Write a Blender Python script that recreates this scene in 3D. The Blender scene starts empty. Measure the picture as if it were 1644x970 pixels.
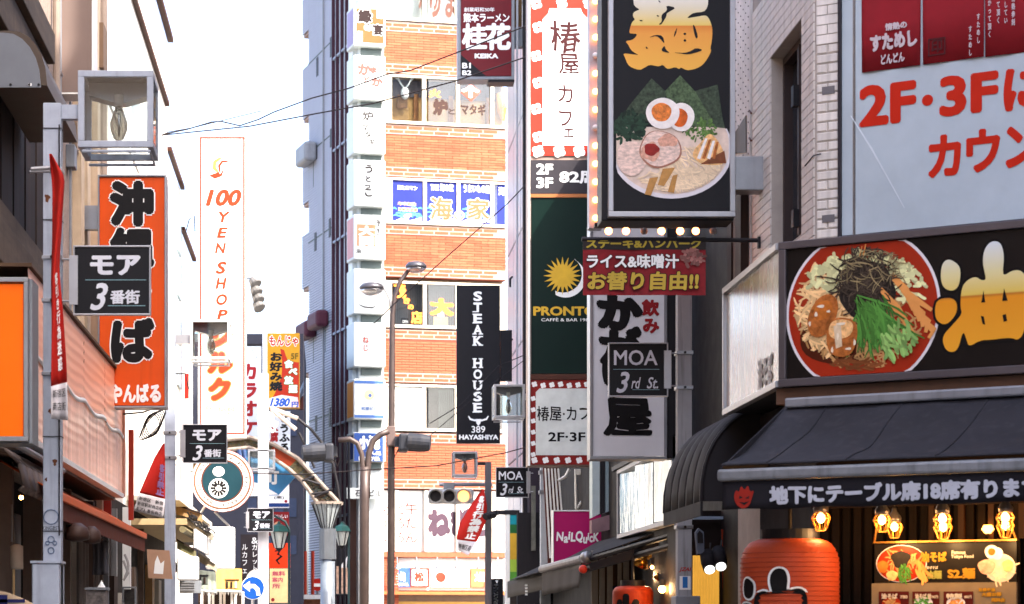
import bpy, math, random
from mathutils import Vector, Matrix
rnd = random.Random(7)
sc = bpy.context.scene
# ------------------------------------------------------------------ camera
F, VX, VY, EYE = 3880.0, 530.0, 1000.0, 1.6      # focal length in photo pixels, vanishing point of the street, eye height
cam = bpy.data.objects.new('camera', bpy.data.cameras.new('camera')); sc.collection.objects.link(cam)
cam.location = (0, 0, EYE); cam.rotation_euler = (math.pi/2, 0, 0)
cam.data.sensor_width = 36; cam.data.lens = 36*F/1644
cam.data.shift_x = (822-VX)/1644; cam.data.shift_y = (VY-485)/1644
cam.data.clip_start = .1; cam.data.clip_end = 3000
sc.camera = cam
cam.data.dof.use_dof = True; cam.data.dof.focus_distance = 30; cam.data.dof.aperture_fstop = 5
# ------------------------------------------------------------------ light
S = Vector((1, -.9, 1.6)).normalized()            # direction towards the sun
w = bpy.data.worlds.new('World'); sc.world = w; w.use_nodes = True
nt = w.node_tree; bg = nt.nodes['Background']; sky = nt.nodes.new('ShaderNodeTexSky')
sky.sky_type = 'NISHITA'; sky.sun_disc = False
sky.sun_elevation = math.asin(S.z); sky.sun_rotation = math.atan2(S.x, S.y)
sky.air_density = .7; sky.dust_density = 5; sky.ozone_density = .6
nt.links.new(sky.outputs[0], bg.inputs[0]); bg.inputs[1].default_value = .15
sl = bpy.data.lights.new('sun', 'SUN'); sl.energy = 2.1; sl.angle = math.radians(.53); sl.color = (1, .93, .84)
so = bpy.data.objects.new('sun', sl); sc.collection.objects.link(so); so.rotation_euler = S.to_track_quat('Z', 'Y').to_euler()
sc.view_settings.view_transform = 'Standard'; sc.view_settings.look = 'None'; sc.view_settings.gamma = 1
sc.view_settings.use_curve_mapping = False; sc.view_settings.exposure = 2.8
sc.cycles.max_bounces = 8; sc.cycles.diffuse_bounces = 4; sc.cycles.use_denoising = True
# ------------------------------------------------------------------ materials
MATS = {}
def lin(h):
    h = h.lstrip('#'); v = [int(h[i:i+2], 16)/255 for i in (0, 2, 4)]
    return tuple(x/12.92 if x <= .04045 else ((x+.055)/1.055)**2.4 for x in v)
def mat(name, col, rough=.6, metal=0, var=.12, scale=4, bump=0, bscale=40, streak=0, emit=0, obrand=0, island=0, dirt='#4a4038', stretch=(1, 1, 1), ecol=None, spec=.18):
    if name in MATS: return MATS[name]
    m = bpy.data.materials.new(name); m.use_nodes = True; MATS[name] = m
    n, l = m.node_tree.nodes, m.node_tree.links; b = n['Principled BSDF']
    c = lin(col) if isinstance(col, str) else col
    b.inputs['Roughness'].default_value = rough; b.inputs['Metallic'].default_value = metal
    tc = n.new('ShaderNodeTexCoord'); mp = n.new('ShaderNodeMapping'); mp.inputs['Scale'].default_value = stretch
    l.new(tc.outputs['Object'], mp.inputs[0])
    nz = n.new('ShaderNodeTexNoise'); nz.inputs['Scale'].default_value = scale; nz.inputs['Detail'].default_value = 6; nz.inputs['Roughness'].default_value = .65
    l.new(mp.outputs[0], nz.inputs[0])
    mr = n.new('ShaderNodeMapRange'); mr.inputs[1].default_value = .3; mr.inputs[2].default_value = .7
    mr.inputs[3].default_value = 1-var; mr.inputs[4].default_value = 1+var; l.new(nz.outputs[0], mr.inputs[0])
    val = mr.outputs[0]
    for amt, kind in ((obrand, 0), (island, 1)):
        if amt:
            r = n.new('ShaderNodeObjectInfo' if kind == 0 else 'ShaderNodeNewGeometry')
            q = n.new('ShaderNodeMapRange'); q.inputs[3].default_value = 1-amt; q.inputs[4].default_value = 1+amt
            l.new(r.outputs['Random' if kind == 0 else 'Random Per Island'], q.inputs[0])
            mm = n.new('ShaderNodeMath'); mm.operation = 'MULTIPLY'; l.new(val, mm.inputs[0]); l.new(q.outputs[0], mm.inputs[1]); val = mm.outputs[0]
    vm = n.new('ShaderNodeVectorMath'); vm.operation = 'SCALE'; vm.inputs[0].default_value = c; l.new(val, vm.inputs['Scale'])
    out = vm.outputs[0]
    if streak:
        m2 = n.new('ShaderNodeMapping'); m2.inputs['Scale'].default_value = (9, 9, .7); l.new(tc.outputs['Object'], m2.inputs[0])
        n2 = n.new('ShaderNodeTexNoise'); n2.inputs['Scale'].default_value = 1.6; n2.inputs['Detail'].default_value = 8; l.new(m2.outputs[0], n2.inputs[0])
        r2 = n.new('ShaderNodeMapRange'); r2.inputs[1].default_value = .52; r2.inputs[2].default_value = .75; r2.inputs[4].default_value = streak; l.new(n2.outputs[0], r2.inputs[0])
        mx = n.new('ShaderNodeMix'); mx.data_type = 'RGBA'
        ins = [i for i in mx.inputs if i.type == 'RGBA']; ins[1].default_value = (*lin(dirt), 1)
        l.new(r2.outputs[0], mx.inputs[0]); l.new(out, ins[0]); out = [o for o in mx.outputs if o.type == 'RGBA'][0]
    l.new(out, b.inputs['Base Color'])
    rr = n.new('ShaderNodeMapRange'); rr.inputs[3].default_value = rough*.8; rr.inputs[4].default_value = min(1, rough*1.2)
    if not metal: b.inputs['Specular IOR Level'].default_value = spec
    l.new(nz.outputs[0], rr.inputs[0]); l.new(rr.outputs[0], b.inputs['Roughness'])
    if bump:
        nb = n.new('ShaderNodeTexNoise'); nb.inputs['Scale'].default_value = bscale; nb.inputs['Detail'].default_value = 4; l.new(mp.outputs[0], nb.inputs[0])
        bu = n.new('ShaderNodeBump'); bu.inputs['Strength'].default_value = 1; bu.inputs['Distance'].default_value = bump
        l.new(nb.outputs[0], bu.inputs['Height']); l.new(bu.outputs[0], b.inputs['Normal'])
    if emit:
        b.inputs['Emission Strength'].default_value = emit
        if ecol: b.inputs['Emission Color'].default_value = (*lin(ecol), 1)
        else: l.new(out, b.inputs['Emission Color'])
    return m
def grad(name, stops, z0, z1, rough=.5, emit=0, axis=2):
    """printed colour ramp between two heights of the thing (object space)"""
    m = bpy.data.materials.new(name); m.use_nodes = True; n, l = m.node_tree.nodes, m.node_tree.links; b = n['Principled BSDF']
    b.inputs['Roughness'].default_value = rough; b.inputs['Specular IOR Level'].default_value = .15
    tc = n.new('ShaderNodeTexCoord'); sx = n.new('ShaderNodeSeparateXYZ'); l.new(tc.outputs['Object'], sx.inputs[0])
    mr = n.new('ShaderNodeMapRange'); mr.inputs[1].default_value = z0; mr.inputs[2].default_value = z1; l.new(sx.outputs[axis], mr.inputs[0])
    cr = n.new('ShaderNodeValToRGB'); l.new(mr.outputs[0], cr.inputs[0])
    e = cr.color_ramp.elements
    while len(e) < len(stops): e.new(.5)
    for i, (p, c) in enumerate(stops): e[i].position = p; e[i].color = (*lin(c), 1)
    l.new(cr.outputs[0], b.inputs['Base Color'])
    if emit: l.new(cr.outputs[0], b.inputs['Emission Color']); b.inputs['Emission Strength'].default_value = emit
    MATS[name] = m; return m
def glass(name, tint='#f4f8f8', rough=.02, clear=.85):
    if name in MATS: return MATS[name]
    m = bpy.data.materials.new(name); m.use_nodes = True; MATS[name] = m; n, l = m.node_tree.nodes, m.node_tree.links
    n.remove(n['Principled BSDF']); o = n['Material Output']
    t = n.new('ShaderNodeBsdfTransparent'); t.inputs[0].default_value = (*lin(tint), 1)
    g = n.new('ShaderNodeBsdfGlossy'); g.inputs['Roughness'].default_value = rough
    f = n.new('ShaderNodeLayerWeight'); f.inputs[0].default_value = .3
    q = n.new('ShaderNodeMapRange'); q.inputs[3].default_value = (1-clear)*.2; q.inputs[4].default_value = .7; l.new(f.outputs['Fresnel'], q.inputs[0])
    x = n.new('ShaderNodeMixShader'); l.new(q.outputs[0], x.inputs[0]); l.new(t.outputs[0], x.inputs[1]); l.new(g.outputs[0], x.inputs[2]); l.new(x.outputs[0], o.inputs[0])
    return m
P = lambda name, col, **k: mat(name, col, **k)
white = P('white_paint', '#d8d8d6', rough=.45, streak=.12, var=.05)
offwhite = P('weathered_white', '#cfcac0', rough=.6, streak=.3)
print_w = P('print_white', '#e8e8e6', rough=.5, var=.03)
print_k = P('print_black', '#0b090b', rough=.5, var=.1)
print_r = P('print_red', '#b01a10', rough=.5, var=.08)
dark = P('dark_metal', '#1d1b1e', rough=.5, var=.2)
blackm = P('black_wall', '#100d11', rough=.7, var=.3, streak=.2, dirt='#2a2524')
steel = P('brushed_steel', '#8b8c90', rough=.35, metal=.8, var=.12, streak=.2)
alu = P('aluminium_frame', '#9c9ca0', rough=.35, metal=.6, var=.1, streak=.15)
grey = P('grey_paint', '#7c8086', rough=.5, streak=.25)
polep = P('pole_paint', '#9ba3b2', rough=.5, streak=.35, dirt='#35302f', var=.1, scale=7)
signblk = P('sign_black', '#0f0e13', rough=.42, var=.15)
cable = P('cable_rubber', '#1a1416', rough=.6)
brown = P('brown_wood', '#2c1f19', rough=.7, var=.3, stretch=(1, 1, .1), scale=14, streak=.4, dirt='#14100e')
glow = P('bulb_glow', '#ffb35a', emit=14, ecol='#ffa850')
glowred = P('bulb_glow_soft', '#ff8a50', emit=3.2, ecol='#ff8a48')
glassw = glass('window_glass'); glassl = glass('lamp_glass', clear=.8)
# ------------------------------------------------------------------ geometry helpers
def W(px, py, D): return Vector(((px-VX)*D/F, D, (VY-py)*D/F+EYE))
class Pl:
    """a vertical plane through pixel column px at distance D, running along direction u"""
    def __init__(s, px, D, u=(1, 0)):
        s.o = Vector(((px-VX)*D/F, D, 0)); s.u = Vector((u[0], u[1], 0)).normalized(); s.n = Vector((s.u.y, -s.u.x, 0))
    def uz(s, px, py, off=0):
        d = Vector(((px-VX)/F, 1, (VY-py)/F)); o = s.o+s.n*off
        t = (o.x*s.n.x+o.y*s.n.y)/(d.x*s.n.x+d.y*s.n.y); p = d*t
        return (p.x-s.o.x)*s.u.x+(p.y-s.o.y)*s.u.y, p.z+EYE
    def p(s, u, z, off=0): return Vector((s.o.x+s.u.x*u+s.n.x*off, s.o.y+s.u.y*u+s.n.y*off, z))
    def at(s, px, py, off=0): return s.p(*s.uz(px, py, off), off)
    def r(s, x0, y0, x1, y1, off=0):
        """pixel top-left and bottom-right -> u0,u1,z0,z1"""
        a, b = s.uz(x0, y0, off), s.uz(x1, y1, off); return a[0], b[0], b[1], a[1]
ROOT = {}
class MB:
    def __init__(s): s.v = []; s.f = []
    def add(s, vs, fs):
        k = len(s.v); s.v += [Vector(v) for v in vs]; s.f += [tuple(i+k for i in f) for f in fs]; return s
    def box(s, pl, u0, u1, z0, z1, o0, o1):
        if u0 > u1: u0, u1 = u1, u0
        if o0 > o1: o0, o1 = o1, o0
        q = [pl.p(u, z, o) for o in (o0, o1) for z in (z0, z1) for u in (u0, u1)]
        return s.add(q, [(0, 2, 3, 1), (4, 5, 7, 6), (0, 1, 5, 4), (2, 6, 7, 3), (0, 4, 6, 2), (1, 3, 7, 5)])
    def pbox(s, pl, x0, y0, x1, y1, o0, o1):
        return s.box(pl, *pl.r(x0, y0, x1, y1, max(o0, o1)), o0, o1)
    def frame(s, pl, u0, u1, z0, z1, w, o0, o1):
        s.box(pl, u0, u1, z1-w, z1, o0, o1); s.box(pl, u0, u1, z0, z0+w, o0, o1)
        s.box(pl, u0, u0+w, z0+w, z1-w, o0, o1); return s.box(pl, u1-w, u1, z0+w, z1-w, o0, o1)
    def prism(s, pl, pts, o0, o1):
        if o0 > o1: o0, o1 = o1, o0
        n = len(pts); a = sum(pts[i][0]*pts[(i+1) % n][1]-pts[(i+1) % n][0]*pts[i][1] for i in range(n))
        if a < 0: pts = pts[::-1]
        vs = [pl.p(u, z, o1) for u, z in pts]+[pl.p(u, z, o0) for u, z in pts]
        return s.add(vs, [tuple(range(n)), tuple(range(2*n-1, n-1, -1))]+[(i, n+i, n+(i+1) % n, (i+1) % n) for i in range(n)])
    def flat(s, pl, pts, off):
        n = len(pts); a = sum(pts[i][0]*pts[(i+1) % n][1]-pts[(i+1) % n][0]*pts[i][1] for i in range(n))
        if a < 0: pts = pts[::-1]
        return s.add([pl.p(u, z, off) for u, z in pts], [tuple(range(n))])
    def foot(s, pts, z0, z1):
        """vertical block over a ground polygon"""
        n = len(pts); a = sum(pts[i][0]*pts[(i+1) % n][1]-pts[(i+1) % n][0]*pts[i][1] for i in range(n))
        if a < 0: pts = pts[::-1]
        vs = [(x, y, z0) for x, y in pts]+[(x, y, z1) for x, y in pts]
        return s.add(vs, [tuple(range(n-1, -1, -1)), tuple(range(n, 2*n))]+[(i, (i+1) % n, n+(i+1) % n, n+i) for i in range(n)])
    def tube(s, pts, r, n=8, cap=True):
        pts = [Vector(p) for p in pts]; rs = r if isinstance(r, (list, tuple)) else [r]*len(pts)
        vs = []; up = None
        for i, p in enumerate(pts):
            d = (pts[min(i+1, len(pts)-1)]-pts[max(i-1, 0)]).normalized()
            if up is None: up = Vector((0, 0, 1)) if abs(d.z) < .9 else Vector((0, 1, 0))
            a = d.cross(up).normalized(); b = a.cross(d).normalized(); up = b
            vs += [p+(a*math.cos(2*math.pi*k/n)+b*math.sin(2*math.pi*k/n))*rs[i] for k in range(n)]
        fs = [(i*n+k, i*n+(k+1) % n, (i+1)*n+(k+1) % n, (i+1)*n+k) for i in range(len(pts)-1) for k in range(n)]
        if cap: fs += [tuple(range(n-1, -1, -1)), tuple(range((len(pts)-1)*n, len(pts)*n))]
        return s.add(vs, fs)
    def lathe(s, c, prof, n=20, ax=(0, 0, 1)):
        ax = Vector(ax).normalized(); e = Vector((1, 0, 0)) if abs(ax.x) < .9 else Vector((0, 1, 0))
        a = ax.cross(e).normalized(); b = ax.cross(a).normalized(); c = Vector(c)
        vs = [c+ax*h+(a*math.cos(2*math.pi*k/n)+b*math.sin(2*math.pi*k/n))*r for r, h in prof for k in range(n)]
        m = len(prof); fs = [(i*n+k, (i+1)*n+k, (i+1)*n+(k+1) % n, i*n+(k+1) % n) for i in range(m-1) for k in range(n)]
        fs += [tuple(range(n)), tuple(range(m*n-1, (m-1)*n-1, -1))]
        return s.add(vs, fs)
    def ball(s, c, r, n=12, sq=(1, 1, 1)):
        pr = [(max(.001, r*math.sin(math.pi*i/8)), -r*math.cos(math.pi*i/8)*sq[2]) for i in range(9)]
        return s.lathe(c, pr, n)
    def surf(s, fn, nu, nv, thick=0):
        g = [[Vector(fn(i/nu, j/nv)) for j in range(nv+1)] for i in range(nu+1)]
        vs = [p for row in g for p in row]; k = nv+1
        return s.add(vs, [(i*k+j, (i+1)*k+j, (i+1)*k+j+1, i*k+j+1) for i in range(nu) for j in range(nv)])
def link(o): sc.collection.objects.link(o); return o
def thing(name, label, cat, loc, group=None, kind=None):
    o = link(bpy.data.objects.new(name, None)); o.location = loc; o.empty_display_size = .2
    o['label'] = label; o['category'] = cat
    if group: o['group'] = group
    if kind: o['kind'] = kind
    ROOT[o] = Vector(loc); return o
def part(name, mb, m, par=None, label=None, kind=None, smooth=False, bevel=0, solid=0, loc=None):
    base = ROOT[par] if par is not None else Vector(loc or (0, 0, 0))
    me = bpy.data.meshes.new(name); me.from_pydata([tuple(v-base) for v in mb.v], [], mb.f); me.materials.append(m)
    if smooth:
        me.polygons.foreach_set('use_smooth', [True]*len(me.polygons))
    o = link(bpy.data.objects.new(name, me)); ROOT[o] = base
    if par is not None: o.parent = par
    else: o.location = base
    if label: o['label'] = label
    if kind: o['kind'] = kind
    if solid:
        md = o.modifiers.new('thickness', 'SOLIDIFY'); md.thickness = solid; md.offset = 0
    if bevel:
        md = o.modifiers.new('edge', 'BEVEL'); md.width = bevel; md.segments = 2; md.limit_method = 'ANGLE'
        if not smooth: md.harden_normals = False
    return o
def single(name, mb, m, label, cat, group=None, **k):
    c = sum(mb.v, Vector())/len(mb.v); zmin = min(v.z for v in mb.v)
    o = part(name, mb, m, None, label, loc=(c.x, c.y, zmin), **k); o['category'] = cat
    if group: o['group'] = group
    return o
def structure(name, mb, m, **k):
    o = part(name, mb, m, None, **k); o['kind'] = 'structure'; return o
GL = {}; GN = {}
def glyphs(s, bold=0, shear=0, res=3):
    k = (s, bold, shear)
    if k not in GL and bold > .004:               # heavier weights: several slightly shifted copies of the regular weight
        v0, f0 = glyphs(s, 0, shear, res); r = bold+.004; vs, fs = [], []
        rings = [(r, 10 if r > .03 else 6)] + ([(r*.5, 5)] if r > .045 else [])
        sh = [(0, 0)]+[(q*math.cos(2*math.pi*i/n), q*math.sin(2*math.pi*i/n)) for q, n in rings for i in range(n)]
        for dx, dy in sh:
            b = len(vs); vs += [(x+dx, y+dy) for x, y in v0]; fs += [tuple(i+b for i in f) for f in f0]
        GL[k] = (vs, fs); GN[id(vs)] = len(v0)
    if k not in GL:
        cu = bpy.data.curves.new('t', 'FONT'); cu.body = s; cu.offset = 0; cu.resolution_u = res; cu.shear = shear; cu.space_line = .95
        ob = bpy.data.objects.new('t', cu); me = ob.to_mesh()
        GL[k] = ([(v.co.x, v.co.y) for v in me.vertices], [tuple(p.vertices) for p in me.polygons])
        ob.to_mesh_clear(); bpy.data.objects.remove(ob); bpy.data.curves.remove(cu)
    return GL[k]
def warp(x, y, a, sd=0):
    return x+a*(math.sin(y*6.3+sd)+.25*math.sin(y*11+x*3+sd)), y+a*(math.sin(x*5.1+1.7+sd)+.25*math.sin(x*10+y*4+sd))
def putglyph(mb, pl, g, src, dst, off, wa=0, sd=0, fn=None):
    vs, fs = g; x0, x1, y0, y1 = src; u0, u1, z0, z1 = dst; out = []; per = GN.get(id(vs), 10**9); off0 = off
    for i, (x, y) in enumerate(vs):
        off = off0+(i//per)*.00012
        if wa: x, y = warp(x, y, wa, sd)
        u = u0+(x-x0)/(x1-x0)*(u1-u0); z = z0+(y-y0)/(y1-y0)*(z1-z0)
        out.append(fn(u, z, off) if fn else pl.p(u, z, off))
    mb.add(out, fs)
def htext(par, s, pl, x0, y0, x1, y1, off, m, bold=.02, shear=0, outline=None, ow=.05, wa=0, name='lettering', mb=None, rot=0):
    """one line of lettering whose inked box fills the pixel rectangle"""
    vs, _ = glyphs(s, bold, shear)
    if not vs: return
    src = (min(v[0] for v in vs), max(v[0] for v in vs), min(v[1] for v in vs), max(v[1] for v in vs))
    dst = pl.r(x0, y0, x1, y1, off)
    if outline:
        b = MB(); putglyph(b, pl, glyphs(s, bold+ow, shear), src, dst, off, wa); part('lettering_outline', b, outline, par)
    b = mb or MB(); putglyph(b, pl, glyphs(s, bold, shear), src, dst, off+(.002 if outline else 0), wa)
    if mb is None: part(name, b, m, par)
def vtext(par, s, pl, x0, y0, x1, y1, off, m, bold=.02, outline=None, ow=.05, wa=0, shear=0, jig=0, mb=None):
    """characters stacked downwards, one em cell each"""
    u0, u1, z0, z1 = pl.r(x0, y0, x1, y1, off); n = len(s); h = (z1-z0)/n
    for pas in ((1, 0) if outline else (0,)):
        b = MB() if (mb is None or pas) else mb
        for i, ch in enumerate(s):
            if ch in ' 　': continue
            zt = z1-i*h; j = rnd.uniform(-jig, jig)*(u1-u0) if (jig and not pas) else 0
            src = (0, 1, -.12, .88)
            if ord(ch) < 256:
                vs, _ = glyphs(ch, bold, shear); src = (min(v[0] for v in vs), max(v[0] for v in vs), 0, .72)
            putglyph(b, pl, glyphs(ch, bold+(ow if pas else 0), shear), src, (u0+j, u1+j, zt-h*.97, zt-h*.03), off+(.002 if outline and not pas else 0), wa, i)
        if pas: part('lettering_outline', b, outline, par)
        elif mb is None: part('lettering', b, m, par)
def disc(mb, pl, cx, cy, rx, ry, off, n=28, wob=0, sd=0):
    c = pl.uz(cx, cy, off); k = pl.uz(cx+rx, cy, off)[0]-c[0]; kz = c[1]-pl.uz(cx, cy+ry, off)[1]
    pts = []
    for i in range(n):
        a = 2*math.pi*i/n; q = 1+wob*(math.sin(3*a+sd)+.7*math.sin(5*a+2*sd))
        pts.append((c[0]+k*q*math.cos(a), c[1]+kz*q*math.sin(a)))
    return mb.flat(pl, pts, off)
def ribbon(mb, pl, pts, wd, off):
    """a printed strand through pixel points, wd pixels wide"""
    q = [pl.uz(x, y, off) for x, y in pts]; k = abs(pl.uz(pts[0][0]+1, pts[0][1], off)[0]-q[0][0])*wd/2
    L, R = [], []
    for i in range(len(q)):
        a, b = q[max(i-1, 0)], q[min(i+1, len(q)-1)]; dx, dz = b[0]-a[0], b[1]-a[1]; n = math.hypot(dx, dz) or 1
        t = k*(.5 if i in (0, len(q)-1) else 1)
        L.append((q[i][0]-dz/n*t, q[i][1]+dx/n*t)); R.append((q[i][0]+dz/n*t, q[i][1]-dx/n*t))
    m = len(q); vs = [pl.p(u, z, off) for u, z in L+R]
    mb.add(vs, [(i, m+i, m+i+1, i+1) for i in range(m-1)])
def ppoly(pl, pts, off=0): return [pl.uz(x, y, off) for x, y in pts]
def ptube(mb, pts, D, r, n=8): return mb.tube([W(x, y, D) for x, y in pts], r, n)
def curve(a, b, sag, n=12, wig=0):
    out = []
    for i in range(n+1):
        t = i/n; x = a[0]+(b[0]-a[0])*t; y = a[1]+(b[1]-a[1])*t+sag*4*t*(1-t)+(wig*math.sin(t*19) if wig else 0); out.append((x, y))
    return out
BR = {}
def bricks(par, pl, regions, bw, bh, jt, proud, m, lim, name='brick'):
    """lay bricks in running bond over u/z regions; the lowest `lim` are objects, the rest one joined part"""
    items = []
    for (u0, u1, z0, z1, holes) in regions:
        r = 0; z = z0
        while z+bh <= z1+1e-4:
            u = u0-(0 if r % 2 else (bw+jt)/2)
            while u < u1:
                segs = [(max(u, u0), min(u+bw, u1))]
                for (h0, h1, k0, k1) in holes:
                    if z+bh > k0 and z < k1:
                        ns = []
                        for a, b in segs:
                            if b <= h0 or a >= h1: ns.append((a, b)); continue
                            if a < h0: ns.append((a, h0))
                            if b > h1: ns.append((h1, b))
                        segs = ns
                for a, b in segs:
                    if b-a > .25*bh: items.append((a, round(b-a, 2), z))
                u += bw+jt
            z += bh+jt; r += 1
    items.sort(key=lambda t: t[2]); ang = math.atan2(pl.u.y, pl.u.x)
    loc0 = ROOT[par]
    for a, wd, z in items[:lim]:
        key = (name, m.name, wd, bh)
        if key not in BR:
            me = bpy.data.meshes.new(name); q = [(x, y, k) for y in (0, -proud) for k in (0, bh) for x in (0, wd)]
            c = .12*bh; q = [(x, y, k) for x, y, k in q]
            q[4:] = [(abs(x-c) if x == 0 else x-c, y, (c if k == 0 else k-c)) for x, y, k in q[4:]]
            me.from_pydata(q, [], [(0, 2, 3, 1), (4, 5, 7, 6), (0, 1, 5, 4), (2, 6, 7, 3), (0, 4, 6, 2), (1, 3, 7, 5)]); me.materials.append(m); BR[key] = me
        o = link(bpy.data.objects.new(name, BR[key])); o.parent = par; o.location = pl.p(a, z, 0)-loc0; o.rotation_euler = (0, 0, ang)
    if items[lim:]:
        b = MB()
        for a, wd, z in items[lim:]: b.box(pl, a, a+wd, z, z+bh, 0, proud)
        part(name+'_field', b, m, par, kind='stuff')
# ================================================================== SETTING
asph = P('street_paving', '#7d776e', rough=.9, var=.25, scale=3, bump=.004)
structure('ground', MB().foot([(-900, -300), (900, -300), (900, 1800), (-900, 1800)], -.3, 0), asph)
pave = P('pavement_slab', '#7a756e', rough=.85, var=.2, scale=2)
structure('pavement', MB().foot([(-2.9, -8), (-2.05, -8), (-2.05, 55), (-2.9, 55)], 0, .12), pave)
structure('pavement', MB().foot([(3.3, -8), (4.05, -8), (4.05, 58), (3.3, 58)], 0, .12), pave)
# ------------------------------------------------------------------ planes
LW = Pl(0, 21.232, (0, 1))                       # left row of facades, X = -2.9
RW = Pl(1309, 19.92, (0, -1))                    # right row of facades, X = 4.0
FR = Pl(1309, 19.92, (.832, -.555))              # oblique front of the white tiled building
FS = Pl(1252, 17.8, (.832, -.555))               # front of the noodle shop sign
SS = Pl(1252, 17.8, (0, -1))                     # side of it, facing the street
BB = Pl(598, 72, (4.2, 1))                       # front of the brick building


stucco = P('stucco', '#a08d80', rough=.95, var=.25, scale=30, bump=.02, bscale=60, streak=.2, dirt='#57473c')
woodd = P('dark_timber', '#2b211d', rough=.75, var=.35, scale=10, stretch=(1, 1, .08), obrand=.25)
beamm = P('weathered_beam', '#55493f', rough=.85, var=.35, scale=8, stretch=(1, .15, 1), streak=.4, dirt='#2a211c')
taupe = P('taupe_panel', '#75655f', rough=.6, var=.06, scale=2, streak=.1)
# ------------------------------------------------------------------ left row
def wallbox(name, label, cat, x0, x1, y0, y1, z0, z1, m, wname='wall'):
    t = thing(name, label, cat, ((x0+x1)/2, y0, 0)); b = MB()
    b.foot([(x0, y0), (x1, y0), (x1, y1), (x0, y1)], z0, z1); part(wname, b, m, t); return t
t = wallbox('timber_shop_building', 'shaded old shop building at the left edge with stucco wall, timber boards and heavy beams', 'building', -9, -2.9, -6, 29.6, 3.25, 11.5, stucco)
part('ground_floor_wall', MB().foot([(-9, -6), (-3.7, -6), (-3.7, 29.6), (-9, 29.6)], 0, 3.25), blackm, t)
for i in range(12):                              # boards between the two beams
    D = 20.2+i*.42; z0 = 4.9 if i < 9 else 5.3
    part('board', MB().foot([(-2.9, D), (-2.86-.01*(i % 2), D), (-2.86-.01*(i % 2), D+.38), (-2.9, D+.38)], z0, 6.75), woodd, t)
for (za, zb, xo, Da, Db) in ((7.12, 7.42, -2.72, 19, 23.9), (6.72, 7.10, -2.78, 19, 23.9), (4.62, 4.98, -2.74, 19, 23.4), (5.0, 5.18, -2.78, 19, 23.4)):
    part('beam', MB().foot([(-2.9, Da), (xo, Da), (xo, Db), (-2.9, Db)], za, zb), beamm, t, bevel=.01)
for i in range(9):
    D = 19.6+i*.7; part('board', MB().foot([(-2.9, D), (-2.87, D), (-2.87, D+.66), (-2.9, D+.66)], 3.3, 4.6), woodd, t)
part('drain_pipe', MB().tube([(-2.84, 25.1, 3.4), (-2.84, 25.1, 11)], .04), P('old_pipe', '#8a7b70', rough=.6), t)
for D, xo in ((27.2, -2.8), (28.3, -2.84), (29.0, -2.79)):
    part('pilaster', MB().foot([(-2.9, D), (xo, D), (xo, D+.35), (-2.9, D+.35)], 3.3, 9.5), P('beige_render', '#b9a58c', rough=.9, streak=.3), t)
part('soffit', MB().foot([(-2.9, 21), (-2.58, 21), (-2.58, 29.05), (-2.9, 29.05)], 3.07, 3.1), dark, t)
for D in (21.4, 23.6, 26.2, 28.8):
    part('column', MB().foot([(-3.0, D), (-2.82, D), (-2.82, D+.16), (-3.0, D+.16)], 0, 3.05), P('shop_column', '#6d5c52', rough=.7, streak=.4), t)
for k, (D, z0, z1, m) in enumerate(((22.1, .8, 2.6, brown), (22.9, .6, 2.7, woodd), (24.5, .5, 2.5, brown), (25.3, .5, 2.75, steel), (27.1, .4, 2.6, brown), (27.9, .5, 2.7, grey))):
    part('door_panel', MB().foot([(-3.4, D), (-3.3, D), (-3.3, D+.5), (-3.4, D+.5)], z0, z1), m, t, bevel=.008)
# hood with a rounded end, high on the left
t = thing('barrel_hood', 'grey metal hood with rounded end plate jutting out above the timber boards', 'canopy', (-2.7, 20, 5))
pl = Pl(0, 20.1)
prof = [(-2.9, 6.05)] + [pl.uz(x, y) for x, y in ((6, 53), (22, 55), (36, 63), (48, 76), (57, 92), (63, 112), (66, 141))]+[(-2.9, pl.uz(66, 141)[1])]
prof = [(u, z) for u, z in [(pl.uz(-20, 53)), pl.uz(6, 53), pl.uz(22, 55), pl.uz(36, 63), pl.uz(48, 76), pl.uz(57, 92), pl.uz(63, 112), pl.uz(66, 141), pl.uz(-20, 141)]]
part('end_plate', MB().prism(pl, prof, 0, .012), P('hood_grey', '#6a6e76', rough=.5, var=.06), t)
cx = [p_[0] for p_ in prof]
b = MB(); prof2 = [(u*1.0+.05, z+.02) for u, z in prof]; b.prism(pl, prof2, -2.4, -.006); part('hood_shell', b, P('hood_rim', '#4b4038', rough=.5, streak=.3), t)
b = MB()
for x, y in ((17, 138), (47, 138), (62, 138)):
    b.lathe(pl.at(x, y-2, .012), [(.012, 0), (.01, .008)], 8, (0, -1, 0))
part('screw', b, dark, t, kind='stuff')
part('label_plate', MB().pbox(pl, 45, 134, 51, 138, .012, .016), print_w, t)
# tall taupe box sign seen from its blank side
t = thing('blank_box_sign', 'tall blank taupe sign box fixed to the stucco wall above the lamp', 'sign', W(124, 148, 26))
pl = Pl(124, 26); b = MB().pbox(pl, 98, -60, 147, 148, -.35, 0); part('panel', b, taupe, t)
part('frame', MB().pbox(pl, 147.3, -60, 151, 149, -.36, .01).pbox(pl, 98, 148.5, 151, 151, -.36, .012), white, t)
t = thing('wall_duct', 'short beige duct on the wall behind the glass lamp box', 'duct', W(113, 258, 27))
pl = Pl(113, 27); part('body', MB().prism(pl, ppoly(pl, [(104, 190), (124, 190), (124, 240), (112, 258), (104, 250)]), -.4, 0), P('duct_beige', '#8a7868', rough=.6), t)
part('vent', MB().pbox(pl, 107, 200, 121, 225, .002, .02), dark, t)
t = single('utility_box', MB().pbox(Pl(108, 27.5), 103, 300, 114, 340, -.15, 0), grey, 'small grey utility box on the wall just right of the nearest left pole', 'box', bevel=.006)
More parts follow.
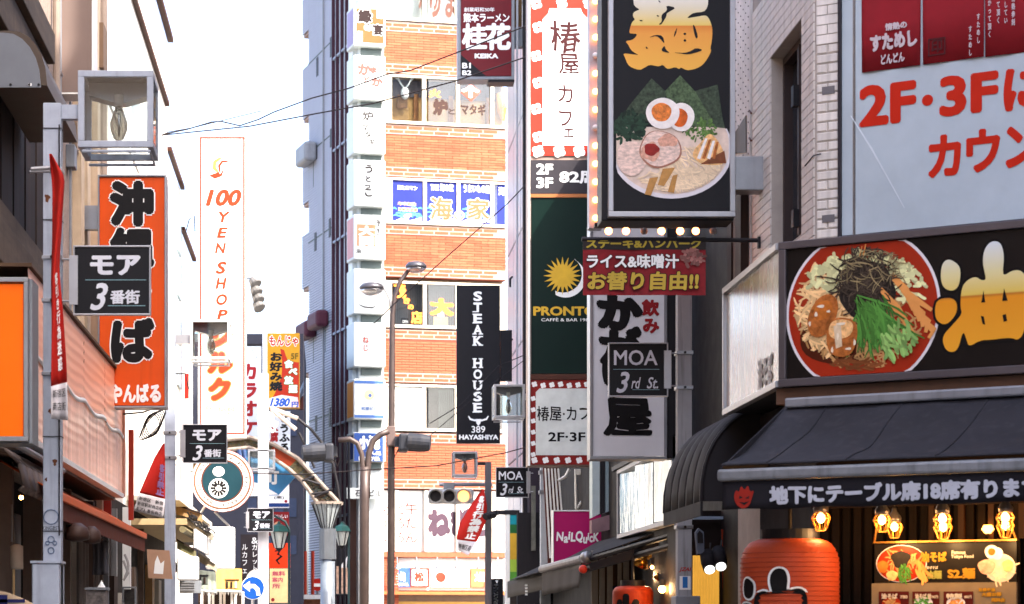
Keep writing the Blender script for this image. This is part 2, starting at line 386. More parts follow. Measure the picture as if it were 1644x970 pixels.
# white sunlit buildings further down on the left
lit = P('sunlit_render', '#d9d2c8', rough=.85, var=.05, streak=.12, dirt='#9d8d80')
trim = P('eave_brown', '#35190f', rough=.7)
t = wallbox('white_building', 'tall white sunlit building on the left with brown eaves running along its top', 'building', -9, -2.9, 29.6, 43, 0, 11.95, lit)
part('eave', MB().foot([(-2.9, 29.6), (-2.8, 29.6), (-2.8, 43.2), (-2.9, 43.2)], 11.97, 12.05), trim, t)
part('eave', MB().foot([(-2.9, 29.6), (-2.83, 29.6), (-2.83, 42.6), (-2.9, 42.6)], 10.7, 10.77), trim, t)
for D in (31.5, 34.8, 38.1):
    for z0 in (5.6, 8.4):
        f = part('window', MB().foot([(-2.9, D), (-2.875, D), (-2.875, D+1.8), (-2.9, D+1.8)], z0, z0+1.3), white, t)
        part('pane', MB().foot([(-2.875, D+.08), (-2.87, D+.08), (-2.87, D+1.72), (-2.875, D+1.72)], z0+.08, z0+1.22), P('frosted_pane', '#a9b4b8', rough=.15), f)
part('drain_pipe', MB().tube([(-2.83, 30.2, 3), (-2.83, 30.2, 9.6)], .05), P('old_pipe', '#8a7b70'), t)
part('side_bay', MB().pbox(Pl(160, 29.2), 152, 36, 166, 108, -.5, 0), P('bay_brown', '#6f5a48', rough=.7), t)
t = wallbox('corner_house', 'lower white house on the left with a glazed stair and sloping pipes', 'building', -8, -2.9, 43, 46.9, 0, 9.98, lit)
part('eave', MB().foot([(-2.9, 43), (-2.82, 43), (-2.82, 46.9), (-2.9, 46.9)], 10.0, 10.07), trim, t)
for i in range(3):
    for k in range(4):
        D = 43.2+i*1.2; z0 = 6.1+k*.85
        part('pane', MB().foot([(-2.9, D), (-2.86, D), (-2.86, D+1.05), (-2.9, D+1.05)], z0, z0+.75), P('stair_glass', '#9fb0b6', rough=.1), t)
t = wallbox('end_house', 'lowest white house on the left, beside the tall red-lettered shop sign', 'building', -8, -2.9, 46.9, 51, 0, 9.2, lit)
part('eave', MB().foot([(-2.9, 46.9), (-2.82, 46.9), (-2.82, 51), (-2.9, 51)], 9.22, 9.29), trim, t)
# fascia over the left shops, with the brick building's reflection painted into its colour
t = thing('painted_reflection_fascia', 'long wavy salmon-pink metal fascia over the left shops beside the nearest pole', 'fascia', (-2.5, 21, 3.14))
fas = P('fascia_painted_reflection', '#ffb490', rough=.3, metal=0, var=.1, scale=1.2, stretch=(1, .3, 3), spec=.5)
fas2 = P('fascia_painted_reflection_low', '#fabfa2', rough=.25, metal=0, var=.28, scale=2.5, stretch=(1, 1.6, .12), spec=.5)  # streaked colour stands in for the reflected brick front
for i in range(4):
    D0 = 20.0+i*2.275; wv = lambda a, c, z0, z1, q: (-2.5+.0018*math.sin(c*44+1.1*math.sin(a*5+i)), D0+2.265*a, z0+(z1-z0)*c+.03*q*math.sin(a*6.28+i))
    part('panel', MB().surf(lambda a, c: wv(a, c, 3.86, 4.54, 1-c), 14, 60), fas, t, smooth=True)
    part('painted_reflection_band', MB().surf(lambda a, c: Vector(wv(a, .5, 3.80, 3.86, 1))+Vector((.012+.01*math.sin(math.pi*c), 0, .05*(c-.5))), 14, 6), white, t, smooth=True)  # reflected window band put in as a wavy white strip
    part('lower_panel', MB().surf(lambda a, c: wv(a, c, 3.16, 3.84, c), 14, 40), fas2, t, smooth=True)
part('top_trim', MB().foot([(-2.9, 20.0), (-2.47, 20.0), (-2.47, 29.1), (-2.9, 29.1)], 4.55, 4.58), P('trim_brown', '#5a4434', rough=.7), t)
part('bottom_trim', MB().foot([(-2.58, 20.0), (-2.48, 20.0), (-2.48, 29.1), (-2.58, 29.1)], 3.1, 3.15), white, t)
part('end_panel', MB().foot([(-2.9, 29.1), (-2.47, 29.1), (-2.47, 29.16), (-2.9, 29.16)], 3.12, 4.5), P('fascia_pink', '#c4907c', rough=.3), t)
# orange lit sign at the left edge
t = thing('orange_lightbox', 'glowing plain orange sign box in a grey metal frame at the left edge', 'sign', W(10, 703, 18))
pl = Pl(10, 18); part('face', MB().pbox(pl, -40, 456, 37, 700, -.05, .0), P('lit_orange', '#e05c00', rough=.3, var=.08, scale=1.5, emit=.07), t)
r = pl.r(-44, 446, 46, 709); part('frame', MB().frame(pl, *r, .035, -.06, .03), steel, t, bevel=.004)
r = pl.r(-44, 446, 50, 711); part('casing', MB().box(pl, *r, -.45, -.065), grey, t)
# scalloped awning, dark interior things at lower left
t = thing('scalloped_canopy', 'dark scalloped canopy over the shopfront under the orange sign', 'canopy', (-2.7, 20.4, 2.9))
b = MB()
for i in range(7):
    D = 19.4+i*.42; z = 3.0-.0*i
    prof = [(-2.9, z+.05), (-2.62, z), (-2.5, z-.12), (-2.46, z-.3), (-2.5, z-.34), (-2.6, z-.3), (-2.9, z-.3)]
    b = MB(); k = 6
    for (xa, za), (xb, zb) in zip(prof[:4], prof[1:5]): b.add([(xa, D, za), (xa, D+.38, za), (xb, D+.38, zb), (xb, D, zb)], [(0, 1, 2, 3)])
    part('scallop', b, P('scallop_cloth', '#6b5e58', rough=.8), t, solid=.02, smooth=True)
part('valance_rail', MB().tube([(-2.5, 19.2, 3.02), (-2.5, 22.6, 3.02)], .03), grey, t)
t = thing('candle_bulb', 'tiny lit bulb hanging below the scalloped canopy', 'lamp', W(34, 801, 20.5)); part('bulb', MB().ball(W(34, 799, 20.5), .018), glow, t); part('cap', MB().lathe(W(34, 796, 20.5), [(.012, 0), (.012, .05)], 8), dark, t)
t = thing('post_lantern', 'white cylinder lantern on a thin post in the dark shopfront at lower left', 'lamp', W(27, 970, 21))
part('shade', MB().lathe(W(27, 914, 21), [(.055, 0), (.057, .02), (.055, .2), (.02, .22)], 20), P('lantern_shade', '#b5a896', rough=.5), t, smooth=True)
part('post', MB().tube([W(22, 1120, 21), W(22, 914, 21)], .012), P('brass_post', '#c9a878', rough=.4), t)
part('rod', MB().tube([W(19, 870, 21), W(19, 810, 21)], .008), steel, t)
t = thing('cloth_banner', 'beige cloth banner with dark blue print at the bottom left corner', 'banner', W(30, 1040, 17))
pl = Pl(30, 17); b = MB(); L = [(-30, 948), (10, 944), (35, 948), (60, 962), (72, 985)]
b.surf(lambda a, c: W(-30+100*a, 946+ (34*a*a) + c*110, 17+.05*math.sin(a*9)+.03*math.sin(c*7)), 16, 8); part('cloth', b, P('beige_cloth', '#b9a184', rough=.9), t, solid=.006, smooth=True)
b = MB(); b.pbox(Pl(30, 16.9), -2, 955, 12, 990, 0, .004).pbox(Pl(30, 16.9), -10, 962, 40, 968, 0, .004); part('lettering', b, P('navy_print', '#1c1f4d', rough=.8), t)
# round dark pan lamps
for k, (x, y, r_, lab) in enumerate(((124, 858, .11, 'round dark wall lamp under the rust awning, the nearer of two'), (147, 862, .09, 'smaller round dark wall lamp beside the nearer one under the rust awning'))):
    t = thing('round_lamp', lab, 'lamp', W(x, y, 22+k), 'round lamps under the rust awning')
    part('shade', MB().lathe(W(x, y+8, 22+k), [(r_*.4, -.02), (r_, .0), (r_*1.05, .04), (r_*.9, .1), (r_*.3, .15)], 20), P('lamp_rust', '#3c2a24', rough=.5), t, smooth=True)
    part('arm', MB().tube([W(x, y-12, 22+k), W(x-18, y-14, 22+k)], .012), dark, t)
rust = P('rust_awning', '#a84a1c', rough=.8, var=.15)
t = thing('rust_awning', 'long rust-brown awning along the left shops with a thin front bar', 'awning', (-2.6, 21, 2.5))
part('fabric', MB().surf(lambda a, c: (-2.88+.53*c, 20.4+10.2*a, 3.02-.3*c-.03*math.sin(a*40)*c*(1-c)), 60, 4), rust, t, solid=.01, smooth=True)
part('front_bar', MB().foot([(-2.37, 20.4), (-2.32, 20.4), (-2.32, 30.6), (-2.37, 30.6)], 2.66, 2.73), P('bar_orange', '#d05a20', rough=.5), t, bevel=.005)
part('valance', MB().foot([(-2.36, 20.4), (-2.345, 20.4), (-2.345, 30.6), (-2.36, 30.6)], 2.5, 2.66), P('valance_brown', '#5a2818', rough=.8), t)
t = thing('short_awning', 'short pale awning with a hanging brown cloth end beside the second left pole', 'awning', W(256, 930, 31.5))
pl = Pl(256, 31.5); aw = P('sunned_cloth', '#a8846c', rough=.85)
b = MB(); prof = [(-2.9, 3.05), (-2.35, 2.86), (-2.12, 2.72), (-2.03, 2.6), (-2.03, 2.52), (-2.4, 2.52)]
part('hood', MB().prism(pl, prof, -2.2, 0), P('hood_cream', '#b8a592', rough=.8), t, smooth=False)
part('cloth', MB().prism(pl, ppoly(pl, [(236, 882), (272, 884), (277, 930), (238, 928)]), -.02, .02), aw, t)
b = MB(); b.prism(pl, ppoly(pl, [(253, 892), (258, 905), (264, 900), (262, 922), (247, 921), (249, 902)]), .021, .024); part('emblem', b, print_w, t)
# clutter of pipes, goods
t = thing('shop_goods', 'pale work shirt hanging in the dark shopfront under the rust awning', 'clothes', W(160, 930, 26.5))
part('cloth', MB().surf(lambda a, c: W(148+26*a-4*math.sin(c*3)*(a-.5), 868+55*c, 26.5+.04*math.sin(a*14)), 12, 8), P('shirt_cloth', '#5b5a5e', rough=.9), t, solid=.01, smooth=True)
part('hanger', MB().tube([W(150, 869, 26.5), W(161, 862, 26.5), W(173, 869, 26.5)], .006), steel, t)
t = thing('crate_shelf', 'shelf of papers and a white cone in the dark shopfront left of the second pole', 'shelf', W(158, 1000, 24))
part('top', MB().pbox(Pl(158, 24), 136, 943, 172, 947, -.3, 0), grey, t); part('body', MB().pbox(Pl(158, 24), 138, 948, 170, 1010, -.28, -.02), P('paper_stack', '#6b6462', var=.5, scale=20), t)
part('cone', MB().lathe(W(163, 943, 23.9), [(.04, 0), (.01, .05), (.004, .07)], 12), white, t)
t = thing('wall_pipes', 'bundle of grey pipes on the wall under the rust awning', 'pipes', (-2.86, 27.6, .2))
for i, D in enumerate((27.4, 27.7, 28.1, 29.3)): part('pipe', MB().tube([(-2.84, D, .2), (-2.84, D, 2.9)], .035+.01*(i % 2)), P('pipe_grey', '#77706c', rough=.5), t)
part('hose', MB().tube([W(200+6*math.sin(a/2), 890+a*6, 27) for a in range(8)]+[W(206-a*2, 920-a*5, 27) for a in range(5)], .014), P('hose_white', '#8e8a88'), t)
t = thing('corner_menu_case', 'red menu case on the left wall right of the salmon fascia', 'sign', W(205, 820, 30))
part('case', MB().pbox(Pl(205, 30), 140, 792, 178, 828, -.1, 0), P('dark_red_case', '#6a1a14', rough=.6), t); part('post', MB().pbox(Pl(205, 30), 206, 690, 214, 835, -.1, 0), P('red_post', '#8e2c1e', rough=.6), t)
t = thing('wall_conduit', 'thin grey conduits with a junction box on the stucco wall above the lamp box', 'pipes', (-2.88, 25.6, 5))
for i, D in enumerate((25.45, 25.62, 26.6)): part('conduit', MB().tube([(-2.86, D, 3.6), (-2.86, D, 10.5)], .014, 6), grey, t)
for z_ in (5.2, 6.3, 7.4, 8.5): part('clip', MB().foot([(-2.9, 25.4), (-2.84, 25.4), (-2.84, 25.68), (-2.9, 25.68)], z_, z_+.03), steel, t)
part('junction_box', MB().foot([(-2.9, 26.5), (-2.8, 26.5), (-2.8, 26.75), (-2.9, 26.75)], 6.6, 6.85), grey, t, bevel=.01)
# ------------------------------------------------------------------ lamp posts
def lamp_box(par, x0, y0, x1, y1, D, fw=.05, mt=None):
    mt = mt or polep; pl = Pl((x0+x1)/2, D); u0, u1, z0, z1 = pl.r(x0, y0, x1, y1); d = u1-u0
    h = part('lamp_frame', MB().frame(pl, u0, u1, z0, z1, fw, -fw, 0), mt, par, bevel=.004); part('lamp_frame', MB().frame(pl, u0, u1, z0, z1, fw, -d, -d+fw), mt, par, bevel=.004)
    for uu in (u0, u1-fw):
        for zz in (z0, z1-fw): part('rail', MB().box(pl, uu+.001, uu+fw-.001, zz+.001, zz+fw-.001, -d+fw, -fw), mt, par)
    part('roof_plate', MB().box(pl, u0+fw, u1-fw, z1-.012, z1-.004, -d+fw, -fw), dark, par)
    cu = (u0+u1)/2; q = pl.p(cu, 0, -d/2)
    part('reflector', MB().prism(pl, [(u0+fw, z1-.02), (u1-fw, z1-.02), (u1-fw, z1-d*.2), (cu+.04, z1-d*.3), (cu-.04, z1-d*.3), (u0+fw, z1-d*.2)], -d+fw, -d*.6), P('reflector_grey', '#6d7078', rough=.3, metal=.5), par)
    part('socket', MB().lathe((q.x, q.y, z1-d*.36), [(d*.05, 0), (d*.06, .02), (d*.06, d*.14)], 12), P('socket_white', '#a7a7a5'), par)
    part('bulb', MB().lathe((q.x, q.y, z0+d*.16), [(.004, 0), (d*.07, d*.05), (d*.115, d*.17), (d*.12, d*.26), (d*.08, d*.38), (d*.045, d*.48)], 16), glass('bulb_glass', '#b0aca6', clear=.6), par, smooth=True)
    part('filament', MB().tube([(q.x, q.y, z0+d*.24), (q.x, q.y, z0+d*.55)], d*.014), dark, par)
    g = MB(); g.box(pl, u0+fw, u1-fw, z0+fw, z1-fw, -.014, -.01); part('pane', g, glassl, par)
    part('pane', MB().box(pl, u0+fw, u1-fw, z0+fw, z1-fw, -d+.01, -d+.014), P('milky_pane', '#cfc8bd', rough=.3) if False else glassl, par)
    for uu in (u0+.01, u1-.014): part('pane', MB().box(pl, uu, uu+.004, z0+fw, z1-fw, -d+fw, -fw), glassl, par)
    part('tray_wire', MB().tube([pl.p(u0+.03, z0-.03, -.02), pl.p(u1-.03, z0-.03, -.02), pl.p(u1-.03, z0-.03, -d), pl.p(u0+.03, z0-.03, -d)], .012), mt, par)
def post(par, x0, x1, ytop, D, base=True, mt=None, basepx=None):
    mt = mt or polep; pl = Pl((x0+x1)/2, D); u0, u1, z0, z1 = pl.r(x0, ytop, x1, 900); wd = u1-u0
    part('pole', MB().box(pl, u0, u1, 0, z1, -wd, 0), mt, par, bevel=.006)
    if basepx:
        v0, v1, _, zb = pl.r(basepx[0], basepx[2], basepx[1], 1000); d = v1-v0
        part('base_cabinet', MB().box(pl, v0, v1, 0, zb, -wd-.1, .12), mt, par, bevel=.012)
        part('base_lid', MB().box(pl, v0-.01, v1+.01, zb+.001, zb+.02, -wd-.11, .13), mt, par)
def clamp(par, x0, x1, y, D):
    pl = Pl((x0+x1)/2, D); u0, u1, z0, z1 = pl.r(x0-2, y-3, x1+2, y+3); wd = u1-u0
    part('clamp', MB().box(pl, u0, u1, z0, z1, -wd, .012), steel, par, bevel=.003); part('bolt', MB().lathe(pl.p((u0+u1)/2, (z0+z1)/2, .012), [(.014, 0), (.014, .02)], 6, (0, -1, 0)), dark, par)
t = thing('street_lamp', 'nearest left street lamp, blue-grey square pole with the biggest glass lamp box', 'street lamp', W(83, 1400, 19), 'square street lamps along the shopping street')
pole_lamp = t
lamp_box(t, 125, 113, 246, 236, 19, .05); post(t, 69, 98, 165, 19, basepx=(54, 98, 905))
pl = Pl(110, 19); part('arm', MB().pbox(pl, 98, 168, 126, 191, -.1, -.03), polep, t, bevel=.004)
for y in (272, 413, 482, 600): clamp(t, 69, 98, y, 19)
for y in (205, 352, 700, 852): part('cable_tie', MB().pbox(Pl(83, 19), 68.5, y, 98.5, y+1.4, -.16, .006), dark, t)
part('pole_cable', MB().tube([W(95, 200+i*60, 18.98) for i in range(12)], .006, 5), cable, t)
for x_, y_, s_ in ((76, 318, 4), (90, 520, 3), (80, 660, 2.5), (88, 742, 3.5), (74, 770, 2)): blob_ = MB(); disc(blob_, Pl(83, 19), x_, y_, s_, s_*1.6, .0015, 14, .25, x_); part('rust_patch', blob_, P('rust_spot', '#5a3826', rough=.9, var=.3, scale=30), t)
b = MB(); b.tube([W(50, 272, 18.9), W(80, 270, 18.9)], .02).tube([W(48, 276, 18.9), W(80, 275, 18.9)], .012); part('cable_hook', b, steel, t)
stk = P('sticker_print', '#5c6c86', rough=.6)
pl = Pl(83, 19)
htext(t, 'KINGBST', pl, 68, 845, 96, 851, .004, print_k, 0)
b = MB()
for (cx_, cy_, r1) in ((82, 830, 12), (82, 866, 5), (82, 884, 5), (76, 872, 3), (88, 872, 3)):
    b = MB(); q = [pl.at(cx_+r1*math.cos(a/12*2*math.pi), cy_+r1*math.sin(a/12*2*math.pi), .006) for a in range(13)]; b.tube(q, .004, 4); part('sticker', b, stk, t)
t = thing('street_lamp', 'second left street lamp, glass lamp box before the tall 100 YEN SHOP sign', 'street lamp', W(271, 1200, 33), 'square street lamps along the shopping street')
lamp_box(t, 305, 513, 369, 577, 33, .035, white); post(t, 264, 281, 300, 33)
part('arm', MB().pbox(Pl(290, 33), 281, 538, 306, 552, -.1, -.03), alu, t)
for y in (695, 735): clamp(t, 264, 281, y, 33)
t = thing('street_lamp', 'nearest right street lamp pole, chipped white paint, standing in front of the black facade', 'street lamp', W(1100, 1400, 24.3), 'square street lamps along the shopping street')
chip = P('chipped_paint', '#98999c', rough=.6, streak=.75, dirt='#2c2624', var=.08)
pl = Pl(1100, 24.3); u0, u1, z0, z1 = pl.r(1088, 380, 1111, 900)
part('pole', MB().box(pl, u0, u1, 0, z1, -.15, 0), chip, t, bevel=.006)
v0, v1, _, zb = pl.r(1083, 957, 1122, 1000); part('base_cabinet', MB().box(pl, v0, v1, 0, zb, -.26, .1), grey, t, bevel=.01)
for y in (566, 622, 846): clamp(t, 1088, 1111, y, 24.3)
part('sticker', MB().pbox(pl, 1091, 925, 1109, 947, .001, .004), print_w, t); htext(t, 'JZAI', pl, 1090, 911, 1110, 919, .004, print_r, .02, .3); part('sticker', MB().pbox(pl, 1096, 926, 1104, 944, .0045, .006), P('sticker_blue', '#2d6fb5'), t)
t = thing('street_lamp', 'farther right street lamp, its lamp box just left of the red-flowered cafe sign', 'street lamp', W(870, 1250, 45), 'square street lamps along the shopping street')
lamp_box(t, 793, 617, 843, 671, 45, .045, alu); post(t, 868, 884, 600, 45, mt=P('pole_pale', '#a2a6ac', streak=.3)); part('arm', MB().pbox(Pl(855, 45), 843, 632, 868, 642, -.1, -.03), alu, t)
for y in (758, 790): clamp(t, 868, 884, y, 45)
t = thing('street_lamp', 'farthest right street lamp with small box lamp in front of the brick wall', 'street lamp', W(783, 1180, 57), 'square street lamps along the shopping street')
lamp_box(t, 727, 725, 767, 765, 57, .05, steel); post(t, 779, 789, 742, 57, mt=P('pole_dim', '#4c4b4e', streak=.5, dirt='#8a6a5c')); part('arm', MB().pbox(Pl(773, 57), 767, 742, 779, 747, -.1, -.03), dark, t)
t = thing('street_lamp', 'third left street lamp pole, pale, behind the small black sign by the round clock sign', 'street lamp', W(425, 1150, 55), 'square street lamps along the shopping street')
post(t, 414, 431, 600, 55, mt=P('pole_grey2', '#a5a4a8', rough=.5, streak=.2)); lamp_box(t, 398, 722, 441, 754, 55, .04, steel); clamp(t, 414, 431, 822, 55); clamp(t, 414, 431, 848, 55)
# ------------------------------------------------------------------ street name signs
def moa(x0, y0, x1, y1, D, jp, label, side):
    t = thing('street_name_sign', label, 'sign', W((x0+x1)/2, y1, D), 'black street name signs'); pl = Pl((x0+x1)/2, D)
    u0, u1, z0, z1 = pl.r(x0, y0, x1, y1); wd = x1-x0; h = y1-y0
    part('board', MB().box(pl, u0+.014, u1-.014, z0+.014, z1-.014, -.05, -.012), signblk, t)
    part('edge_frame', MB().frame(pl, u0, u1, z0, z1, .013, -.055, 0), alu, t, bevel=.003)
    def X(a): return x0+a*wd
    def Y(a): return y0+a*h
    o = -.010; tx = P('sign_lettering', '#c9ccd6', rough=.5)
    if jp:
        htext(t, 'モア', pl, X(.22), Y(.14), X(.87), Y(.43), o, tx, .045); htext(t, '3', pl, X(.22), Y(.54), X(.45), Y(.93), o, tx, .015, .3)
        htext(t, '番街', pl, X(.48), Y(.64), X(.86), Y(.84), o, tx, .03); ln = ((.16, .94, .495), (.45, .93, .865))
        part('bracket', MB().box(pl, u0-.03, u0+.04, z0+.08, z1-.08, 0.002, .012), alu, t, bevel=.002)
    else:
        htext(t, 'MOA', pl, X(.09), Y(.14), X(.82), Y(.42), o, tx, .012); htext(t, '3', pl, X(.13), Y(.54), X(.35), Y(.93), o, tx, .015, .3)
        htext(t, 'rd', pl, X(.38), Y(.64), X(.54), Y(.85), o, tx, .01, .3); htext(t, 'St.', pl, X(.64), Y(.64), X(.83), Y(.85), o, tx, .01, .3); ln = ((.08, .85, .495), (.4, .85, .87))
        part('bracket', MB().box(pl, u1-.045, u1+.03, z0+.08, z1-.08, 0.002, .012), alu, t, bevel=.002)
    b = MB()
    for a, c, y in ln: b.pbox(pl, X(a), Y(y)-.4*wd/95, X(c), Y(y)+.4*wd/95, -.012, o)
    part('rule_line', b, P('rule_teal', '#7fa0aa'), t)
    for y in (.2, .8):
        xx = (x0-16*wd/120, x0+4) if side < 0 else (x1-4, x1+16*wd/120)
        part('fixing_rod', MB().tube([W(xx[0], Y(y), D+.03), W(xx[1], Y(y), D+.03)], .008), steel, t)
moa(117, 394, 242, 506, 18.95, 1, 'largest black sign reading モア 3番街 on the nearest left pole', -1)
moa(293, 681, 365, 744, 32.9, 1, 'middle-sized black sign reading モア 3番街 above the round clock sign', -1)
moa(397, 816, 439, 854, 54.8, 1, 'smallest black sign reading モア 3番街 above the blue arrow road sign', -1)
moa(977, 550, 1073, 637, 24.2, 0, 'larger black MOA 3rd St. sign on the chipped right pole', 1)
moa(796, 750, 849, 799, 44.8, 0, 'smaller black MOA 3rd St. sign in front of the brick building', 1)
# ------------------------------------------------------------------ red banners
red = P('banner_red', '#a82018', rough=.75, var=.12); redw = P('banner_white', '#c9c4c6', rough=.8)
def interp(L, t):
    t *= len(L)-1; i = min(int(t), len(L)-2); f = t-i; return (L[i][0]*(1-f)+L[i+1][0]*f, L[i][1]*(1-f)+L[i+1][1]*f)
def banner(L, R, D, label, split, rows=(), amp=.03, vert=None):
    t = thing('hanging_banner', label, 'banner', W(L[-1][0], L[-1][1], D), 'red banners hanging from the lamp poles')
    def q(a, c, o=0):
        l, r = interp(L, c), interp(R, c); x = l[0]+(r[0]-l[0])*a; y = l[1]+(r[1]-l[1])*a
        return W(x, y, D+amp*math.sin(a*5+c*6)-o)
    part('cloth', MB().surf(lambda a, c: q(a, c*split), 10, 24), red, t, solid=.003, smooth=True)
    part('lower_strip', MB().surf(lambda a, c: q(a, split+c*(1-split)), 10, 5), redw, t, solid=.003, smooth=True)
    for (s, a0, c0, a1, c1, m, bold) in rows:
        n = len(s); b = MB(); horiz = abs(a1-a0) > abs(c1-c0) if vert is None else not vert
        for i, ch in enumerate(s):
            g = glyphs(ch, bold)
            if horiz:
                aa, ab = a0+(a1-a0)*i/n, a0+(a1-a0)*(i+1)/n; ca, cb = c0, c1
            else:
                ca, cb = c0+(c1-c0)*i/n, c0+(c1-c0)*(i+.92)/n; aa, ab = a0, a1
            b.add([q(aa+(x)*(ab-aa), cb-(y+.12)*(cb-ca), .012) for x, y in g[0]], g[1])
        part('lettering', b, m, t)
    return t
banner([(79, 247), (84, 300), (84, 380), (82, 450), (83, 520), (82, 600), (82, 672)], [(83, 247), (104, 285), (100, 350), (95, 430), (101, 500), (107, 590), (109, 675)], 18.6,
       'narrow twisted red banner hanging in front of the nearest left pole', .88, [('客引き行為迷惑', .45, .5, .75, .84, print_w, .03), ('新宿区', .1, .895, .9, .925, print_k, 0), ('商店街', .1, .94, .9, .97, print_k, 0)], .04)
banner([(262, 712), (248, 735), (235, 765), (222, 795), (214, 820)], [(264, 712), (265, 740), (265, 775), (265, 805), (262, 832)], 32.6,
       'red banner with white foot strip pulled against the second left pole', .72, [('客引禁止', .62, .3, .95, .7, P('violet_print', '#8a6a9a'), .06), ('新宿区 新宿', .05, .76, .95, .82, print_k, .01), ('新宿駅前商店街', .05, .84, .95, .9, print_k, .01), ('モア3番街商店', .05, .92, .95, .98, print_k, .01)], .03)
banner([(774, 785), (755, 812), (738, 840), (733, 862), (735, 884)], [(777, 786), (782, 812), (780, 838), (768, 865), (752, 892)], 56.8,
       'crooked red banner with violet-edged writing on the farthest right lamp pole', .8, [('客引行為禁止', .38, .1, .85, .78, print_w, .05), ('新宿区商', .1, .86, .9, .95, print_k, .01)], .05)
# ------------------------------------------------------------------ left projecting signs
t = thing('vertical_sign', 'orange vertical sign with black 沖縄そば lettering on the left', 'sign', W(211, 655, 28)); pl = Pl(211, 28)
okn = P('okinawa_orange', '#cc4a0a', rough=.45, var=.08, scale=2, streak=.18, dirt='#7a2c10')
part('face', MB().pbox(pl, 160, 285, 264, 651, -.3, 0), okn, t); r = pl.r(157, 281, 267, 655); part('frame', MB().frame(pl, *r, .02, -.31, .02), steel, t, bevel=.003)
vtext(t, '沖', pl, 178, 290, 246, 364, .004, print_k, .075, print_w, .03); vtext(t, '縄', pl, 178, 364, 246, 432, .004, print_k, .06, print_w, .03)
vtext(t, 'そ', pl, 178, 434, 246, 506, .004, print_k, .06, print_w, .03); vtext(t, 'ば', pl, 176, 508, 246, 586, .004, print_k, .06, print_w, .03)
htext(t, 'やんばる', pl, 176, 616, 258, 647, .004, print_w, .05, wa=.02)
for y in (330, 585): part('bracket', MB().pbox(pl, 126, y, 158, y+38, -.22, -.08), steel, t)
t = thing('vertical_sign', 'very tall white sign with red edge reading 100 YEN SHOP シルク', 'sign', W(357, 700, 46)); pl = Pl(357, 46)
shop100 = P('sign_white_a', '#cfd0cc', rough=.5, var=.03, streak=.12); sal = P('shop_orange', '#8e2c10', rough=.5)
part('face', MB().pbox(pl, 318, 218, 395, 702, -.35, 0), shop100, t)
u0, u1, z0, z1 = pl.r(321, 220, 393, 697); part('edge_line', MB().frame(pl, u0, u1, z0, z1, .03, .001, .006), P('line_red', '#8a2c18'), t)
b = MB(); b.prism(pl, ppoly(pl, [(337, 282), (345, 286), (354, 283), (352, 276), (341, 280)]), .002, .008)
q = [(364, 259), (356, 258), (350, 264), (350, 274), (355, 281)]; ribbon(b, pl, [(366, 259), (357, 259), (352, 266), (353, 276)], 4, .006); ribbon(b, pl, [(337, 281), (345, 285), (355, 281), (358, 274)], 4, .007); part('swirl_mark', b, sal, t)
b = MB(); ribbon(b, pl, [(355, 253), (345, 260), (344, 270), (350, 276)], 6, .0065); part('swirl_mark', b, P('shop_yellow', '#b88040'), t)
htext(t, '100', pl, 330, 304, 388, 331, .004, sal, .04, .25)
for ch, ya, yb, x in zip('YENSHOP', (340, 365, 390, 420, 446, 472, 497), (357, 382, 407, 440, 464, 490, 514), (360, 357, 354, 355, 355, 356, 357)):
    htext(t, ch, pl, x-9, ya, x+9, yb, .004, sal, .034, .2)
for ch, ya in zip('シルク', (520, 562, 605)): vtext(t, ch, pl, 333, ya, 373, ya+40, .004, sal, .07, P('shop_peach', '#c07a48'), .05, shear=.0)
htext(t, 'Produced', pl, 331, 652, 376, 660, .004, P('shop_brown', '#9c7a50'), .01); htext(t, 'by  WATTS', pl, 332, 663, 373, 670, .004, MATS['shop_brown'], .01)
part('bracket', MB().pbox(pl, 286, 537, 318, 548, -.2, -.1), steel, t)
# round sign
t = thing('round_sign', 'round white shop sign with a dark teal centre and dial pattern', 'sign', W(357, 823, 39)); pl = Pl(357, 39)
c = pl.at(357, 772, 0); R_ = 50*39/F
def cyl(r0, o0, o1, m, nm, ir=None):
    part(nm, MB().lathe((c.x, c.y-o0, c.z), [(r0, 0), (r0, o1-o0)], 48, (0, -1, 0)), m, t)
cyl(R_, -.18, 0, P('round_rim', '#a53c2a', rough=.5), 'drum'); cyl(R_*.985, 0.001, .006, print_w, 'face'); cyl(R_*.93, .0061, .0069, P('brown_ring', '#5a2c1c'), 'brown_ring'); cyl(R_*.9, .007, .009, P('tan_print', '#84604a'), 'tan_ring'); cyl(R_*.86, .010, .012, print_w, 'white_ring'); cyl(R_*.69, .0122, .0128, P('brown_ring', '#5a2c1c'), 'brown_ring'); cyl(R_*.64, .013, .015, P('teal_print', '#0c2e38', rough=.5), 'teal_disc')
b = MB(); disc(b, pl, 351, 784, 16, 16, .017); disc(b, pl, 351, 757, 9.5, 8, .017); part('pale_disc', b, print_w, t)
b = MB()
for i in range(12):
    a = i*math.pi/6; b.flat(pl, ppoly(pl, [(351+5*math.cos(a-.3), 784+5*math.sin(a-.3)), (351+13*math.cos(a-.16), 784+13*math.sin(a-.16)), (351+13*math.cos(a+.16), 784+13*math.sin(a+.16)), (351+5*math.cos(a+.3), 784+5*math.sin(a+.3))]), .019)
part('dial_wedges', b, print_k, t); b = MB(); ribbon(b, pl, [(344, 777), (351, 784), (358, 776)], 2, .021); ribbon(b, pl, [(351, 784), (345, 792)], 2, .021); part('dial_hand', b, print_k, t)
b = MB()
